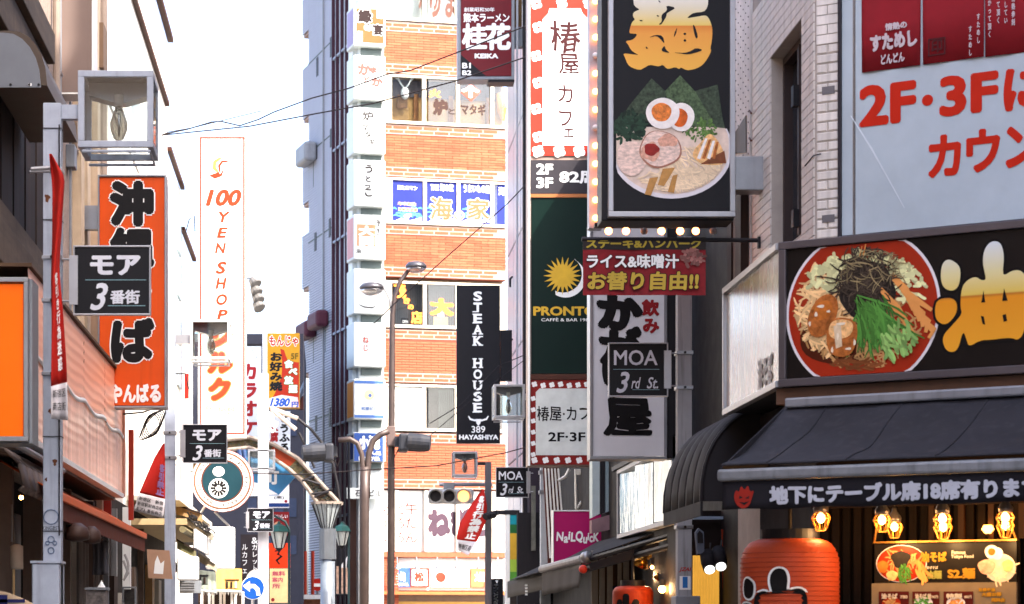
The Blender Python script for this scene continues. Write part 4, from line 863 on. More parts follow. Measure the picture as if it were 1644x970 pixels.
t = thing('blue_roof_canopy', 'small slatted blue-grey roof canopy against the ribbed tower', 'canopy', W(484, 655, 66)); pl = Pl(484, 66)
for i in range(5): part('slat', MB().prism(pl, ppoly(pl, [(471+i*2, 652-i*5), (488, 626-i*3.), (488, 630-i*3.), (474+i*2, 655-i*5)]), -.6+.1*i, .1*i), P('canopy_blue', '#5d6f84', rough=.4), t)
part('bracket', MB().pbox(pl, 476, 636, 487, 656, -.5, -.05), P('bracket_red', '#4a2420'), t)
t = thing('floodlights', 'cluster of grey floodlights on a stalk beside the tall red-lettered sign', 'lamp', W(412, 500, 47.5))
for i, (x, y) in enumerate(((408, 452), (410, 466), (413, 478), (414, 490))):
    q = W(x, y, 47.5); part('floodlight', MB().lathe(q, [(.02, -.12), (.09, -.06), (.13, .08), (.11, .1)], 12, (.5, -.5, -.75)), P('flood_grey', '#6a6866', rough=.5, metal=.3), t)
part('stalk', MB().tube([W(396, 446, 47.6), W(405, 446, 47.6), W(412, 470, 47.6), W(416, 500, 47.6)], .03), grey, t)
t = thing('vertical_sign', 'white vertical sign with dark red カラオケ lettering', 'sign', W(408, 700, 62)); pl = Pl(408, 62)
part('face', MB().pbox(pl, 380, 556, 420, 708, -.3, 0), P('sign_bluewhite', '#c4ccd6', rough=.5), t); r = pl.r(376, 552, 423, 712); part('frame', MB().frame(pl, *r, .05, -.32, .02), dark, t)
vtext(t, 'カラオケ', pl, 386, 582, 414, 700, .005, P('karaoke_red', '#8a1a20'), .05)
b = MB(); ribbon(b, pl, [(398, 572), (406, 562), (412, 574), (404, 580)], 1.2, .005); ribbon(b, pl, [(398, 585), (410, 560), (418, 578)], 1, .0055); part('flourish', b, P('flourish_grey', '#7a8896'), t)
t = thing('vertical_sign', 'yellow and red vertical sign reading もんじゃ お好み焼 1380円', 'sign', W(455, 657, 60)); pl = Pl(455, 60)
yel = P('sign_yellow', '#a87a16', rough=.5); sred = P('sign_red', '#94220e', rough=.5)
part('face', MB().pbox(pl, 429, 535, 481, 655, -.4, 0), yel, t)
b = MB(); b.flat(pl, ppoly(pl, [(450, 560), (456, 562), (462, 580), (480, 582), (480, 654), (430, 654), (442, 630), (452, 605), (453, 580)]), .002); part('red_field', b, sred, t)
b = MB(); b.flat(pl, ppoly(pl, [(431, 640), (452, 634), (478, 638), (480, 654), (431, 654)]), .0045); part('pale_field', b, P('pale_print', '#c8b4b0'), t)
part('side_edge', MB().pbox(pl, 426, 534, 428.8, 656, -.4, .02), print_w, t)
htext(t, 'もんじゃ', pl, 432, 539, 479, 556, .005, sred, .04, 0, print_w, .05); vtext(t, 'お好み焼', pl, 433, 565, 453, 628, .007, print_k, .05)
for ch, x, y in (('食', 457, 578), ('べ', 464, 590), ('放', 457, 604), ('題', 464, 618)): vtext(t, ch, pl, x, y, x+13, y+13, .007, print_w, .06, P('mint', '#2f9a6a'), .07)
htext(t, '5F', pl, 467, 567, 479, 577, .007, P('olive_print', '#5a4810'), .03); htext(t, '1380', pl, 433, 639, 466, 653, .007, P('price_blue', '#1c4aa0'), .05, .3, print_w, .05); htext(t, '円', pl, 468, 645, 479, 654, .007, MATS['price_blue'], .04)
part('support_pole', MB().tube([W(424, 1000, 60), W(424, 534, 60)], .04), print_w, t)
t = thing('vertical_sign', 'white sign with black とうふろ brush writing under the yellow and red sign', 'sign', W(450, 720, 62.5)); pl = Pl(450, 62.5)
part('face', MB().pbox(pl, 428, 660, 466, 745, -.2, 0), MATS['sign_bluewhite'], t); vtext(t, 'とうふろ', pl, 448, 664, 465, 726, .005, print_k, .05, wa=.03); vtext(t, '豆腐', pl, 434, 676, 447, 710, .005, P('karaoke_red', '#8a1a20'), .05)
t = thing('vertical_sign', 'white sign with blue foot stripe hanging below the crossing arch', 'sign', W(450, 815, 63)); pl = Pl(450, 63)
part('face', MB().pbox(pl, 430, 770, 464, 815, -.2, 0), print_w, t); part('stripe', MB().pbox(pl, 430, 808, 464, 814, .001, .006), P('stripe_blue', '#12346e'), t); b = MB(); disc(b, pl, 459, 805, 2.5, 2.5, .008, 12); part('dot', b, P('karaoke_red', '#8a1a20'), t); htext(t, '(東)', pl, 440, 796, 456, 802, .005, print_k, .01)
t = thing('vertical_sign', 'dark sign with pale ガレット and カフェ columns behind the third left lamp post', 'sign', W(410, 935, 61)); pl = Pl(410, 61)
part('face', MB().pbox(pl, 386, 858, 428, 945, -.2, 0), P('sign_umber', '#2a2426', rough=.5), t); vtext(t, 'ルカフェ', pl, 388, 872, 398, 922, .005, print_w, .0); vtext(t, '&ガレット', pl, 404, 862, 414, 918, .005, print_w, .0)
t = thing('vertical_sign', 'bright red vertical sign behind the green lantern left of the crossing', 'sign', W(447, 910, 62)); pl = Pl(447, 62)
part('face', MB().pbox(pl, 430, 872, 466, 912, -.3, 0), P('vivid_red', '#e03a10', rough=.5), t); b = MB(); ribbon(b, pl, [(441, 885), (450, 883), (446, 890), (452, 893), (444, 900), (449, 906)], 4, .005); part('brush_mark', b, print_k, t)
t = thing('poster_board', 'pale yellow poster board with small pink writing below the bright red sign', 'sign', W(449, 965, 60)); pl = Pl(449, 60)
part('board', MB().pbox(pl, 433, 913, 466, 968, -.1, 0), P('poster_cream', '#e0c48c', rough=.6, var=.15), t)
for i, s_ in enumerate(('無料', '案内', '所')): htext(t, s_, pl, 437, 917+i*10, 458-i*4, 925+i*10, .005, P('poster_pink', '#b04a5c'), .03)
b = MB(); disc(b, pl, 438, 963, 3, 3, .006, 12); part('dot', b, MATS['karaoke_red'], t)
t = thing('fan_poster', 'dark red arched poster panel behind the smallest black sign', 'sign', W(450, 850, 64)); pl = Pl(450, 64)
part('board', MB().pbox(pl, 430, 822, 464, 860, -.1, 0), P('deep_red', '#7c1a1c'), t); htext(t, 'おいしい', pl, 440, 826, 462, 832, .005, print_w, .02)
b = MB(); disc(b, pl, 446, 845, 6, 8, .005, 16, .1); part('picture', b, P('poster_tan', '#b98a6a'), t)
t = thing('wall_lantern', 'green-capped carriage lantern in front of the bright red sign', 'lamp', W(447, 875, 58))
def lantern(t, x, y, D, k=1):
    q = W(x, y, D); part('glass_body', MB().lathe(q, [(.12*k, 0), (.24*k, .38*k), (.25*k, .4*k)], 6), P('lantern_glass', '#b0b4ae', rough=.2), t); part('cap', MB().lathe(q+Vector((0, 0, .41*k)), [(.3*k, 0), (.2*k, .14*k), (.06*k, .2*k), (.02*k, .27*k)], 6), P('lantern_green', '#27504a', rough=.5), t)
    part('finial', MB().lathe(q+Vector((0, 0, -.1*k)), [(.02*k, 0), (.11*k, .1*k)], 8), dark, t)
    b = MB()
    for i in range(6): a = i*math.pi/3; b.tube([q+Vector((.12*k*math.cos(a), .12*k*math.sin(a), 0)), q+Vector((.25*k*math.cos(a), .25*k*math.sin(a), .4*k))], .014*k, 5)
    part('ribs', b, dark, t)
lantern(t, 448, 880, 58, .95); part('arm', MB().tube([W(464, 1040, 58), W(464, 850, 58), W(458, 838, 58), W(440, 828, 58)], .03), P('lantern_post', '#2a3c3c'), t)
t = thing('wall_lantern', 'second green-capped lantern beside the funnel lamp post on the right of the arch', 'lamp', W(550, 880, 59)); lantern(t, 549, 876, 59, .85); part('arm', MB().tube([W(560, 1040, 59), W(560, 850, 59), W(549, 838, 59)], .03), MATS['lantern_post'], t)
t = thing('road_sign', 'round blue road sign with white left-turn arrow', 'sign', W(406, 968, 50)); pl = Pl(406, 50); q = pl.at(406, 944, 0)
part('rim', MB().lathe(q+Vector((0, .02, 0)), [(.245, 0), (.245, .015)], 32, (0, -1, 0)), print_w, t); part('disc', MB().lathe(q, [(.232, 0), (.232, .006)], 32, (0, -1, 0)), P('road_blue', '#0a3c80', rough=.4), t)
b = MB(); b.prism(pl, ppoly(pl, [(390, 941), (401, 933), (401, 938), (409, 938), (416, 944), (418, 956), (412, 956), (411, 948), (407, 944), (401, 944), (401, 950)]), .008, .010); part('arrow', b, print_w, t)
part('pole', MB().tube([W(406, 1100, 50.1), W(406, 925, 50.1)], .035), alu, t); 
t = thing('road_mirror', 'grey back of a round disc behind the blue arrow road sign', 'sign', W(414, 940, 51)); part('disc', MB().lathe(W(413, 932, 51), [(.24, 0), (.24, .02)], 28, (0, -1, 0)), P('disc_grey', '#8c8c8c', rough=.5, metal=.3), t); part('pole', MB().tube([W(417, 1100, 51.1), W(417, 940, 51.1)], .03), alu, t)
t = thing('no_entry_sign', 'small round no entry sign by the ribbed tower', 'sign', W(510, 960, 70)); pl = Pl(510, 70); part('disc', MB().lathe(pl.at(510, 939), [(.18, 0), (.18, .02)], 24, (0, -1, 0)), P('noentry_red', '#a01c14'), t); part('bar', MB().pbox(pl, 503, 937, 517, 942, .021, .03), print_w, t); part('pole', MB().tube([W(510, 1080, 70.1), W(510, 930, 70.1)], .04), grey, t)
t = thing('shop_awning', 'white awning strip along the foot of the ribbed tower', 'awning', W(498, 968, 69)); part('strip', MB().pbox(Pl(498, 69), 487, 955, 538, 962, -.4, 0), white, t); part('goods', MB().pbox(Pl(498, 69.2), 489, 962, 536, 1050, -.4, 0), P('goods_mix', '#8a5a40', var=.7, scale=5), t)
t = thing('red_posts', 'pair of thin red posts at the foot of the ribbed tower', 'post', W(496, 1000, 70)); [part('post', MB().tube([W(x, 1070, 70), W(x, 885, 70)], .05), P('post_red', '#8a2a1a'), t) for x in (490, 502)]
t = thing('shop_window_board', 'pale and red patterned board behind the black railings beside the tower', 'sign', W(552, 955, 71)); part('board', MB().pbox(Pl(552, 71), 538, 900, 561, 955, -.1, 0), P('board_mix', '#c9a690', var=.5, scale=6), t)
part('black_flag', MB().prism(Pl(552, 70.6), ppoly(Pl(552, 70.6), [(536, 875), (561, 876), (560, 912), (540, 909)]), -.03, 0), dark, t); part('white_peak', MB().prism(Pl(552, 70.5), ppoly(Pl(552, 70.5), [(545, 911), (558, 893), (556, 912)]), -.03, 0), print_w, t)
t = thing('railing', 'tall thin black railings in front of the tower foot', 'railing', W(548, 1060, 66)); [part('bar', MB().tube([W(x, 1060, 66), W(x, 700+(x % 7)*14, 66)], .035, 6), dark, t) for x in (538, 546, 553, 560)]
part('rail', MB().tube([W(536, 955, 66), W(562, 955, 66)], .03, 6), dark, t)
# ------------------------------------------------------------------ the arch over the crossing
t = thing('shopping_arch', 'arched street gate with mosaic panels and one orange panel above the funnel lamp post', 'arch', W(526, 1200, 57))
OUT = [(300, 745), (330, 722), (365, 706), (400, 702), (440, 714), (478, 736), (505, 765), (528, 790), (548, 812)]
INN = [(318, 770), (340, 742), (368, 722), (400, 719), (430, 730), (462, 752), (485, 772), (500, 793), (512, 812)]
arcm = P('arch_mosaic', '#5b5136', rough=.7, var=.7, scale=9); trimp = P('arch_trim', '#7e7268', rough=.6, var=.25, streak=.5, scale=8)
mos = [P('mosaic_'+c_[1:], c_, rough=.6) for c_ in ('#4c5244', '#5c4c38', '#40484a', '#6c6450', '#54403a')]
pl = Pl(430, 57)
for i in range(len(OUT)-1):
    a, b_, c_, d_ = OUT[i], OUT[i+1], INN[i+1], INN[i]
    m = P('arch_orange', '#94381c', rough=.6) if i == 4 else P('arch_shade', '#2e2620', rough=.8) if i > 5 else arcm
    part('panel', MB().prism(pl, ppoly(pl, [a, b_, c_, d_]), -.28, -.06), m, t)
    if i != 4:
        for m in mos:
            b = MB()
            for k in range(10 if i < 6 else 26):
                s_, v_ = rnd.random(), rnd.random(); x = (a[0]*(1-s_)+b_[0]*s_)*(1-v_)+(d_[0]*(1-s_)+c_[0]*s_)*v_; y = (a[1]*(1-s_)+b_[1]*s_)*(1-v_)+(d_[1]*(1-s_)+c_[1]*s_)*v_; q_ = rnd.uniform(1, 2.2)
                b.pbox(pl, x-q_, y-q_*.6, x+q_, y+q_*.6, -.059, -.05+.008*rnd.random())
            part('mosaic_pieces', b, m, t, kind='stuff')
def dense(L, n=40): return [interp(L, i/n) for i in range(n+1)]
for nm, L, r_ in (('outer_rib', OUT, .05), ('inner_rib', INN, .05)): part(nm, MB().tube([W(x, y, 56.98) for x, y in dense(L)], r_), trimp, t); part(nm, MB().tube([W(x, y, 57.3) for x, y in dense(L)], r_*.8), dark, t)
for p0, p1 in (((505, 765), (485, 772)), ((528, 790), (500, 793)), ((490, 770), (515, 778)), ((505, 798), (534, 785))): part('strut', MB().tube([W(*p0, 56.95), W(*p1, 56.95)], .03), dark, t)
part('upper_rib', MB().tube([W(x, y, 57) for x, y in ((478, 672), (500, 690), (520, 715), (535, 745), (542, 780), (546, 810))], .035), dark, t)
part('upper_rib', MB().tube([W(x, y, 57) for x, y in ((480, 695), (495, 725), (505, 752))], .03), dark, t)
part('upper_rib', MB().tube([W(x, y, 57) for x, y in ((490, 716), (505, 712), (520, 712))], .02), dark, t)
fm = P('funnel_glass', '#8f9698', rough=.35, streak=.5); q = W(525, 850, 57)
pr = [(.14, 0), (.33, .55), (.36, .6)]
part('funnel', MB().lathe(W(525, 848, 57), pr, 8), fm, t)
b = MB()
for i in range(16): a = i*math.pi/8; c_ = W(525, 848, 57); b.tube([c_+Vector((.145*math.cos(a), .145*math.sin(a), 0)), c_+Vector((.36*math.cos(a), .36*math.sin(a), .58))], .012, 5)
part('funnel_ribs', b, dark, t); part('funnel_rim', MB().lathe(W(525, 808, 57), [(.38, -.03), (.38, .03)], 8), trimp, t)
part('shaft_collar', MB().lathe(W(526, 898, 57), [(.2, 0), (.2, .72)], 16), P('shaft_grey', '#5a5e63', rough=.35, metal=.4, streak=.3), t, smooth=False); part('shaft', MB().lathe(W(526, 1109, 57), [(.17, 0), (.17, 3.05)], 16), P('shaft_pale', '#6e757c', rough=.35, metal=.3), t, smooth=True)
t = thing('town_sign', 'pale blue sign shaped like a shallow fan under the arch, with a white 町 character', 'sign', W(430, 795, 57.6)); pl = Pl(430, 57.6)
part('board', MB().prism(pl, ppoly(pl, [(395, 722), (445, 736), (475, 765), (447, 795), (395, 797)]), -.12, 0), P('pale_blue_sign', '#3f7ca8', rough=.5), t)
b = MB(); b.prism(pl, ppoly(pl, [(395, 770), (420, 778), (447, 794), (395, 797)]), .001, .01); part('white_sweep', b, print_w, t); htext(t, '町', pl, 424, 756, 448, 778, .006, print_w, .05)
t = thing('blue_tarp_roll', 'row of small dark blue vertical tubes above the pale blue sign', 'shade', W(404, 735, 56)); [part('tube', MB().tube([W(384+i*7.5, 722, 56), W(386+i*7.5, 736, 56)], .05), P('tube_blue', '#33466a'), t) for i in range(6)]
t = thing('blossom_decoration', 'white artificial blossom branches tied on the thin pole over the arch', 'decoration', W(432, 700, 56.5)); b = MB(); c_ = MB()
for k in range(14):
    a = rnd.uniform(0, 6.28); x, y = 434+rnd.uniform(-14, 10), 678+rnd.uniform(-14, 22); b.tube([W(432, 668+rnd.uniform(0, 20), 56.5), W(x, y, 56.4)], .012, 4)
    for j in range(5): c_.ball(W(x+rnd.uniform(-4, 4), y+rnd.uniform(-4, 4), 56.4), .035, 5)
part('twigs', b, trimp, t, kind='stuff'); part('blossoms', c_, print_w, t, kind='stuff')
for (x0, y0, x1, y1) in ((434, 655, 478, 672), (436, 658, 475, 690)): part('rod', MB().tube([W(x0, y0, 56.4), W(x1, y1, 56.4)], .05), P('rod_cream', '#c9b8a8'), t)
part('pole', MB().tube([W(429, 715, 56.6), W(429, 650, 56.6)], .035), print_w, t)
# ------------------------------------------------------------------ twin street lamp and signals
t = thing('twin_street_lamp', 'tall dark street lamp with two curved arms and rounded heads before the brick building', 'street lamp', W(627, 1150, 55)); ldk = P('lamp_post_brown', '#3a2e2a', rough=.5, metal=.3, var=.2)
part('post', MB().tube([W(627, 1150, 55), W(628, 760, 55), W(629, 620, 55), W(630, 505, 55), W(634, 475, 55), W(642, 453, 55), W(655, 435, 55)], [.09, .08, .075, .06, .055, .05, .045], 12), ldk, t, smooth=True)
part('arm', MB().tube([W(628, 500, 55), W(626, 480, 55), W(618, 464, 55), W(606, 458, 55)], .035), alu, t, smooth=True)
hs = P('lamp_shell', '#48464a', rough=.3, metal=.5); hg = glass('lamp_lens', '#cfc8c4', rough=.25, clear=.4)
for (x, y, k) in ((597, 463, 1), (668, 429, .85)):
    c_ = W(x, y, 55); h = part('lamp_head', MB().lathe(c_, [(.28*k, -.02), (.29*k, .03), (.22*k, .1), (.1*k, .13), (.01, .135)], 20), hs, t, smooth=True); part('lens', MB().lathe(c_, [(.02, -.17*k), (.14*k, -.15*k), (.24*k, -.08*k), (.265*k, -.03)], 20), hg, h, smooth=True)
part('junction_box', MB().pbox(Pl(628, 54.8), 621, 684, 635, 716, -.25, 0), P('junction_brown', '#5a4c48', rough=.5), t, bevel=.02)
t = thing('forked_signal_pole', 'brown steel pole that forks into two curved signal arms in front of the brick building', 'pole', W(586, 1150, 54))
part('post', MB().tube([W(584, 1150, 54), W(585, 800, 54), W(586, 750, 54)], .11, 12), ldk, t, smooth=True)
part('arm', MB().tube([W(589, 800, 54), W(590, 760, 54), W(592, 728, 54), W(599, 708, 54), W(610, 698, 54), W(624, 692, 54)], .07, 10), ldk, t, smooth=True)
part('arm', MB().tube([W(583, 800, 54), W(583, 760, 54), W(581, 730, 54), W(574, 712, 54), W(562, 705, 54), W(543, 707, 54)], .06, 10), ldk, t, smooth=True)
def sidesig(x, y, D, d, label):
    t = thing('traffic_signal', label, 'traffic light', W(x, y+16, D)); c_ = W(x, y, D); sm = P('signal_case', '#25272d', rough=.5, streak=.3)
    part('case', MB().box(Pl(x, D), *Pl(x, D).r(x-8, y-14, x+8, y+14), -.5, .3), sm, t, bevel=.05)
    for k in (0, .35): part('visor', MB().lathe(c_+Vector((.1*d, .3-k*1.4, .02)), [(.19, 0), (.19, .3), (.16, .5)], 16, (d, -.15, -.08)), sm, t)
    part('back_box', MB().box(Pl(x, D), *Pl(x, D).r(x-14 if d > 0 else x+8, y-10, x-8 if d > 0 else x+14, y+6), -.3, .1), sm, t); part('cable', MB().tube([W(x-8*d, y+10, D), W(x-14*d, y+22, D), W(x-18*d, y+8, D)], .02), cable, t)
sidesig(528, 727, 54.2, -1, 'dark traffic signal seen side on at the left end of the forked pole'); sidesig(648, 711, 54.5, 1, 'dark traffic signal seen side on, fixed right of the tall twin street lamp')
t = thing('traffic_signal', 'pale horizontal traffic signal with three round lenses, rightmost lit amber', 'traffic light', W(722, 810, 60)); pl = Pl(722, 60); sw = P('signal_white', '#b9b5b0', rough=.4)
part('case', MB().pbox(pl, 688, 785, 761, 809, -.2, 0), sw, t, bevel=.06); part('mount', MB().pbox(pl, 712, 775, 730, 785, -.2, -.03), steel, t)
for i, x in enumerate((699, 721, 744)):
    c_ = pl.at(x, 797, 0); part('bezel', MB().lathe(c_, [(.185, 0), (.19, .03), (.17, .06), (.16, .06)], 24, (0, -1, 0)), sw, t); part('lens', MB().lathe(c_+Vector((0, -.04, 0)), [(.155, 0), (.13, .035), (.05, .055)], 20, (0, -1, 0)), P('lens_dark', '#2c2a2c', rough=.15) if i < 2 else P('lens_amber', '#ffb070', emit=.7, ecol='#ff9a50', rough=.3), t)
    vz = MB(); [vz.add([c_+Vector((.19*math.cos(a), -.06, .19*math.sin(a))), c_+Vector((.19*math.cos(a), -.32, .19*math.sin(a)-.02)), c_+Vector((.19*math.cos(a+.27), -.32, .19*math.sin(a+.27)-.02)), c_+Vector((.19*math.cos(a+.27), -.06, .19*math.sin(a+.27)))], [(0, 1, 2, 3)]) for a in [-.3+.27*j for j in range(14)]]; part('visor', vz, sw, t, solid=.01)
part('arm', MB().tube([W(705, 778, 60.2), W(790, 778, 60.2)], .05), steel, t)
from mathutils.geometry import tessellate_polygon
def smoothp(pts, k=2):
    for _ in range(k):
        q = []
        for i in range(len(pts)): a, b_ = pts[i], pts[(i+1) % len(pts)]; q += [(a[0]*.75+b_[0]*.25, a[1]*.75+b_[1]*.25), (a[0]*.25+b_[0]*.75, a[1]*.25+b_[1]*.75)]
        pts = q
    return pts
def blob(par, pl, cx, cy, rx, ry, off, m, nm, wob=.04, sd=0, n=30): b = MB(); disc(b, pl, cx, cy, rx, ry, off, n, wob, sd); return part(nm, b, m, par)
def printpoly(par, pl, polys, off, m, nm, sm=1):
    b = MB()
    for pts in polys:
        q = [pl.uz(x, y, off) for x, y in (smoothp(pts, sm) if sm else pts)]; fs = []
        for f_ in tessellate_polygon([[Vector((a, c, 0)) for a, c in q]]):
            a, c, d = [q[i] for i in f_]; fs.append(tuple(f_) if (c[0]-a[0])*(d[1]-a[1])-(d[0]-a[0])*(c[1]-a[1]) > 0 else tuple(f_[::-1]))
        b.add([pl.p(u, z, off) for u, z in q], fs)
    return part(nm, b, m, par)
mz = lambda L: [(990+x/8.08, y/8.08) for x, y in L]
MEN = [(215,-260),(215,50),(250,95),(300,125),(260,140),(215,165),(210,215),(240,255),(205,280),(180,340),(160,430),(200,438),(270,440),(240,490),(200,520),(110,535),(150,580),(185,650),(240,690),(290,715),(200,705),(80,690),(110,750),(145,840),(200,880),(300,912),(360,880),(430,840),(500,855),(555,862),(600,838),(650,895),(700,890),(760,870),(815,900),(830,872),(880,900),(930,915),(1040,890),(1120,840),(1180,760),(1230,660),(1215,630),(1235,540),(1245,400),(1225,300),(1180,210),(1130,200),(1030,220),(905,240),(960,190),(1010,165),(1130,155),(1170,110),(1190,40),(1180,-260)]
MENH = [[(640,70),(775,100),(690,150),(645,178),(650,205),(600,290),(575,322),(540,320),(590,280),(578,210),(600,175),(640,150),(655,120)],[(535,-5),(580,35),(550,30)],[(285,258),(345,265),(320,282)],[(515,192),(560,210),(530,220)],[(742,490),(748,430),(790,345),(770,440)],[(985,320),(1012,330),(1057,470),(1040,508),(1013,470)],[(862,440),(885,420),(908,440),(885,460)],[(862,525),(885,505),(908,525),(885,548)],[(420,487),(500,452),(600,462),(625,575),(580,520),(520,465),(440,484)],[(575,655),(620,585),(640,650),(695,687),(620,677)],[(722,680),(880,690),(970,660),(1030,620),(1130,650),(1000,692),(930,708),(820,695)],[(375,598),(408,625),(385,638)]]
# ================================================================== RIGHT ROW
# the off-frame tail of the same building block keeps the near part of the street in shade
C0 = (4.0, 19.92); sq = 1.8
t = thing('white_tiled_building', 'near right building clad in white tile bricks with a narrow dark side window', 'building', (5.5, 19.5, 0)); wtb = t
tileb = P('white_brick', '#dcd4cc', rough=.55, var=.12, scale=6, obrand=.1, streak=.25, dirt='#5f564f'); tj = P('tile_joint', '#a89e95', rough=.9); tfield = P('white_brick_field', '#dcd4cc', rough=.55, var=.12, scale=6, island=.1)
Hn = 21
def foot_bits(z0, z1): return MB().foot([C0, (C0[0]+.832*sq, C0[1]-.555*sq), (6.4, -12), (14, -12), (14, 23.7), (4.0, 23.7)], z0, z1)
wz0, wz1 = 4.9, 6.72
# window opening in the side wall between D=20.45 and 21.9
part('upper_wall', foot_bits(wz1, Hn), tj, t); part('lower_wall', foot_bits(0, wz0), tj, t)
part('wall_pier', MB().foot([C0, (C0[0]+.832*sq, C0[1]-.555*sq), (6.4, -12), (14, -12), (14, 20.45), (4.0, 20.45)], wz0, wz1), tj, t)
part('wall_pier', MB().foot([(4.0, 21.9), (14, 21.9), (14, 23.7), (4, 23.7)], wz0, wz1), tj, t)
part('wall_pier', MB().foot([(4.3, 20.45), (14, 20.45), (14, 21.9), (4.3, 21.9)], wz0, wz1), dark, t)
uD = lambda D: 19.92-D
bricks(t, RW, [(uD(22.85), uD(19.94), 3.6, 7.4, [(uD(21.9), uD(20.45), wz0, wz1)])], .19, .072, .008, .012, tileb, 230)
bricks(t, FR, [(.015, .33, 4.2, 7.4, [])], .19, .072, .008, .012, tileb, 68)
f = part('side_window', MB().frame(RW, uD(21.88), uD(20.47), wz0+.02, wz1-.02, .06, -.2, -.1), P('window_dark_frame', '#3a2f2d', rough=.5), t)
part('mullion', MB().box(RW, uD(21.1), uD(21.04), wz0+.08, wz1-.08, -.19, -.08), MATS['window_dark_frame'], f)
part('pane', MB().box(RW, uD(21.04), uD(20.53), wz0+.08, wz1-.08, -.16, -.15), P('mirror_glass', '#c8d0d4', rough=.03, metal=1, var=.02), f)
part('pane', MB().box(RW, uD(21.82), uD(21.1), wz0+.08, wz1-.08, -.19, -.18), P('dark_glass', '#30343a', rough=.05), f)
part('hinge', MB().box(RW, uD(21.13), uD(21.02), 6.1, 6.28, -.08, -.03).box(RW, uD(21.13), uD(21.02), 5.05, 5.2, -.08, -.03), dark, f, kind='stuff')
part('corner_trim', MB().box(FR, .335, .36, 3.5, 7.6, -.02, .03), steel, t)
# frosted corner window with noren and red letters
a0, a1 = FR.uz(1349, 300)[0], FR.uz(1700, 300)[0]
zb = FR.uz(1355, 379)[1]
g = thing('shop_window', 'large pale blue frosted window with red 2F・3F lettering and a red cloth behind its top', 'window', FR.at(1500, 378))
part('frame', MB().box(FR, a0, a0+.025, zb-.03, 7.6, .0, .06).box(FR, a0, a1, zb-.05, zb-.01, 0, .07), P('frame_dark', '#2e2a30', rough=.4), g, bevel=.004)
part('frosted_pane', MB().box(FR, a0+.027, a1, zb, 7.6, .01, .03), P('frosted_film', '#b2bec6', rough=.2, var=.1, scale=1.2), g)
nor = P('noren_red', '#8e2028', rough=.85, var=.12)
def FRr(x0, y0, x1, y1): return FR.r(x0, y0, x1, y1, .035)
cl = thing('noren_cloth', 'red split shop curtain with white brush writing at the top right', 'curtain', FR.at(1480, 118, .04))
for x0, x1, y in ((1384, 1478, 117), (1482, 1580, 104), (1582, 1700, 92)):
    u0, z0 = FR.uz(x0, y, .04); u1, _ = FR.uz(x1, y, .04)
    part('cloth_panel', MB().surf(lambda a, c: FR.p(u0+(u1-u0)*a, z0+(7.6-z0)*c, .042+.008*math.sin(a*9+c*3)), 12, 4), nor, cl, smooth=True, solid=.003)
nm = P('noren_white', '#c8b8bc', rough=.8)
def ft(s_, x0, y0, x1, y1, m=print_w, bold=.04, off=.058, par=cl, wa=0, pl=FR, **k): htext(par, s_, pl, x0, y0, x1, y1, off, m, bold, wa=wa, **k)
def fq(s_, x, y, x1, y1, m, bold, off, par, wa=0, pl=FR, outline=None, ow=.05, shear=0):
    """lettering on an oblique plane: left edge at (x, y bottom), right edge x1, height taken at the left edge up to y1"""
    u0, z0 = pl.uz(x, y, off); _, z1 = pl.uz(x, y1, off); u1, _ = pl.uz(x1, y, off)
    vs, _ = glyphs(s_, bold, shear); src = (min(v[0] for v in vs), max(v[0] for v in vs), min(v[1] for v in vs), max(v[1] for v in vs))
    if outline: b = MB(); putglyph(b, pl, glyphs(s_, bold+ow, shear), src, (u0, u1, z0, z1), off, wa); part('lettering_outline', b, outline, par)
    b = MB(); putglyph(b, pl, glyphs(s_, bold, shear), src, (u0, u1, z0, z1), off+(.003 if outline else 0), wa); part('lettering', b, m, par)
fq('情熱の', 1421, 50, 1456, 38, nm, .05, .056, cl, .02); fq('すためし', 1397, 84, 1472, 57, nm, .06, .056, cl, .03); fq('どんどん', 1414, 104, 1452, 88, nm, .05, .056, cl, .03)
b = MB(); u0, z0 = FR.uz(1490, 91, .055); u1, z1 = FR.uz(1518, 58, .055); b.frame(FR, u0, u1, z0, z0+.14, .012, .056, .058); part('seal_mark', b, P('seal_dark', '#4a1418'), cl); fq('印', 1495, 86, 1513, 64, MATS['seal_dark'], .03, .057, cl)
for i, (x, y0, s_) in enumerate(((1555, 40, 'すためし'), (1568, 20, 'すためし'), (1586, -40, '自由にかって頂く'), (1600, -50, 'めのすれて頂く'), (1612, -50, 'うまいはしてい'), (1624, -60, 'に熱まい情熱参刻'))):
    u0, z1 = FR.uz(x, y0, .056); wd = .028
    b = MB()
    for k, ch in enumerate(s_): putglyph(b, FR, glyphs(ch, .03), (0, 1, -.12, .88), (u0, u0+wd, z1-(k+1)*.062, z1-k*.062-.008), .057)
    part('lettering', b, nm, cl)
rl = P('red_letter', '#c02208', rough=.45, var=.05)
for s_, xa, ya, xb, yb in (('2F', 1379, 205, 1471, 139), ('3F', 1508, 189, 1603, 124), ('に', 1611, 180, 1680, 112), ('カ', 1490, 287, 1543, 219), ('ウ', 1551, 279, 1606, 210), ('ン', 1614, 271, 1672, 204), ('ター', 1680, 262, 1790, 196)): fq(s_, xa, ya, xb, yb, rl, .04, .034, g)
blob(g, FR, 1489, 161, 9, 9, .034, rl, 'lettering_dot', 0)
b = MB(); ribbon(b, FR, [(1366, 186), (1400, 240), (1452, 334)], 3, .033); part('scratch', b, P('scratch_pale', '#cdd6dc'), g)
for (x, y) in ((1322, 140), (1322, 346)): part('wall_stain_plate', MB().box(FR, *FR.r(x-2, y, x+18, y+10, .013), .0125, .018), P('stain_grey', '#6e6a6c'), wtb)
part('wall_cable', MB().tube([FR.at(1292, 267, .03), FR.at(1306, 250, .03), FR.at(1318, 247, .03)], .006), dark, wtb)
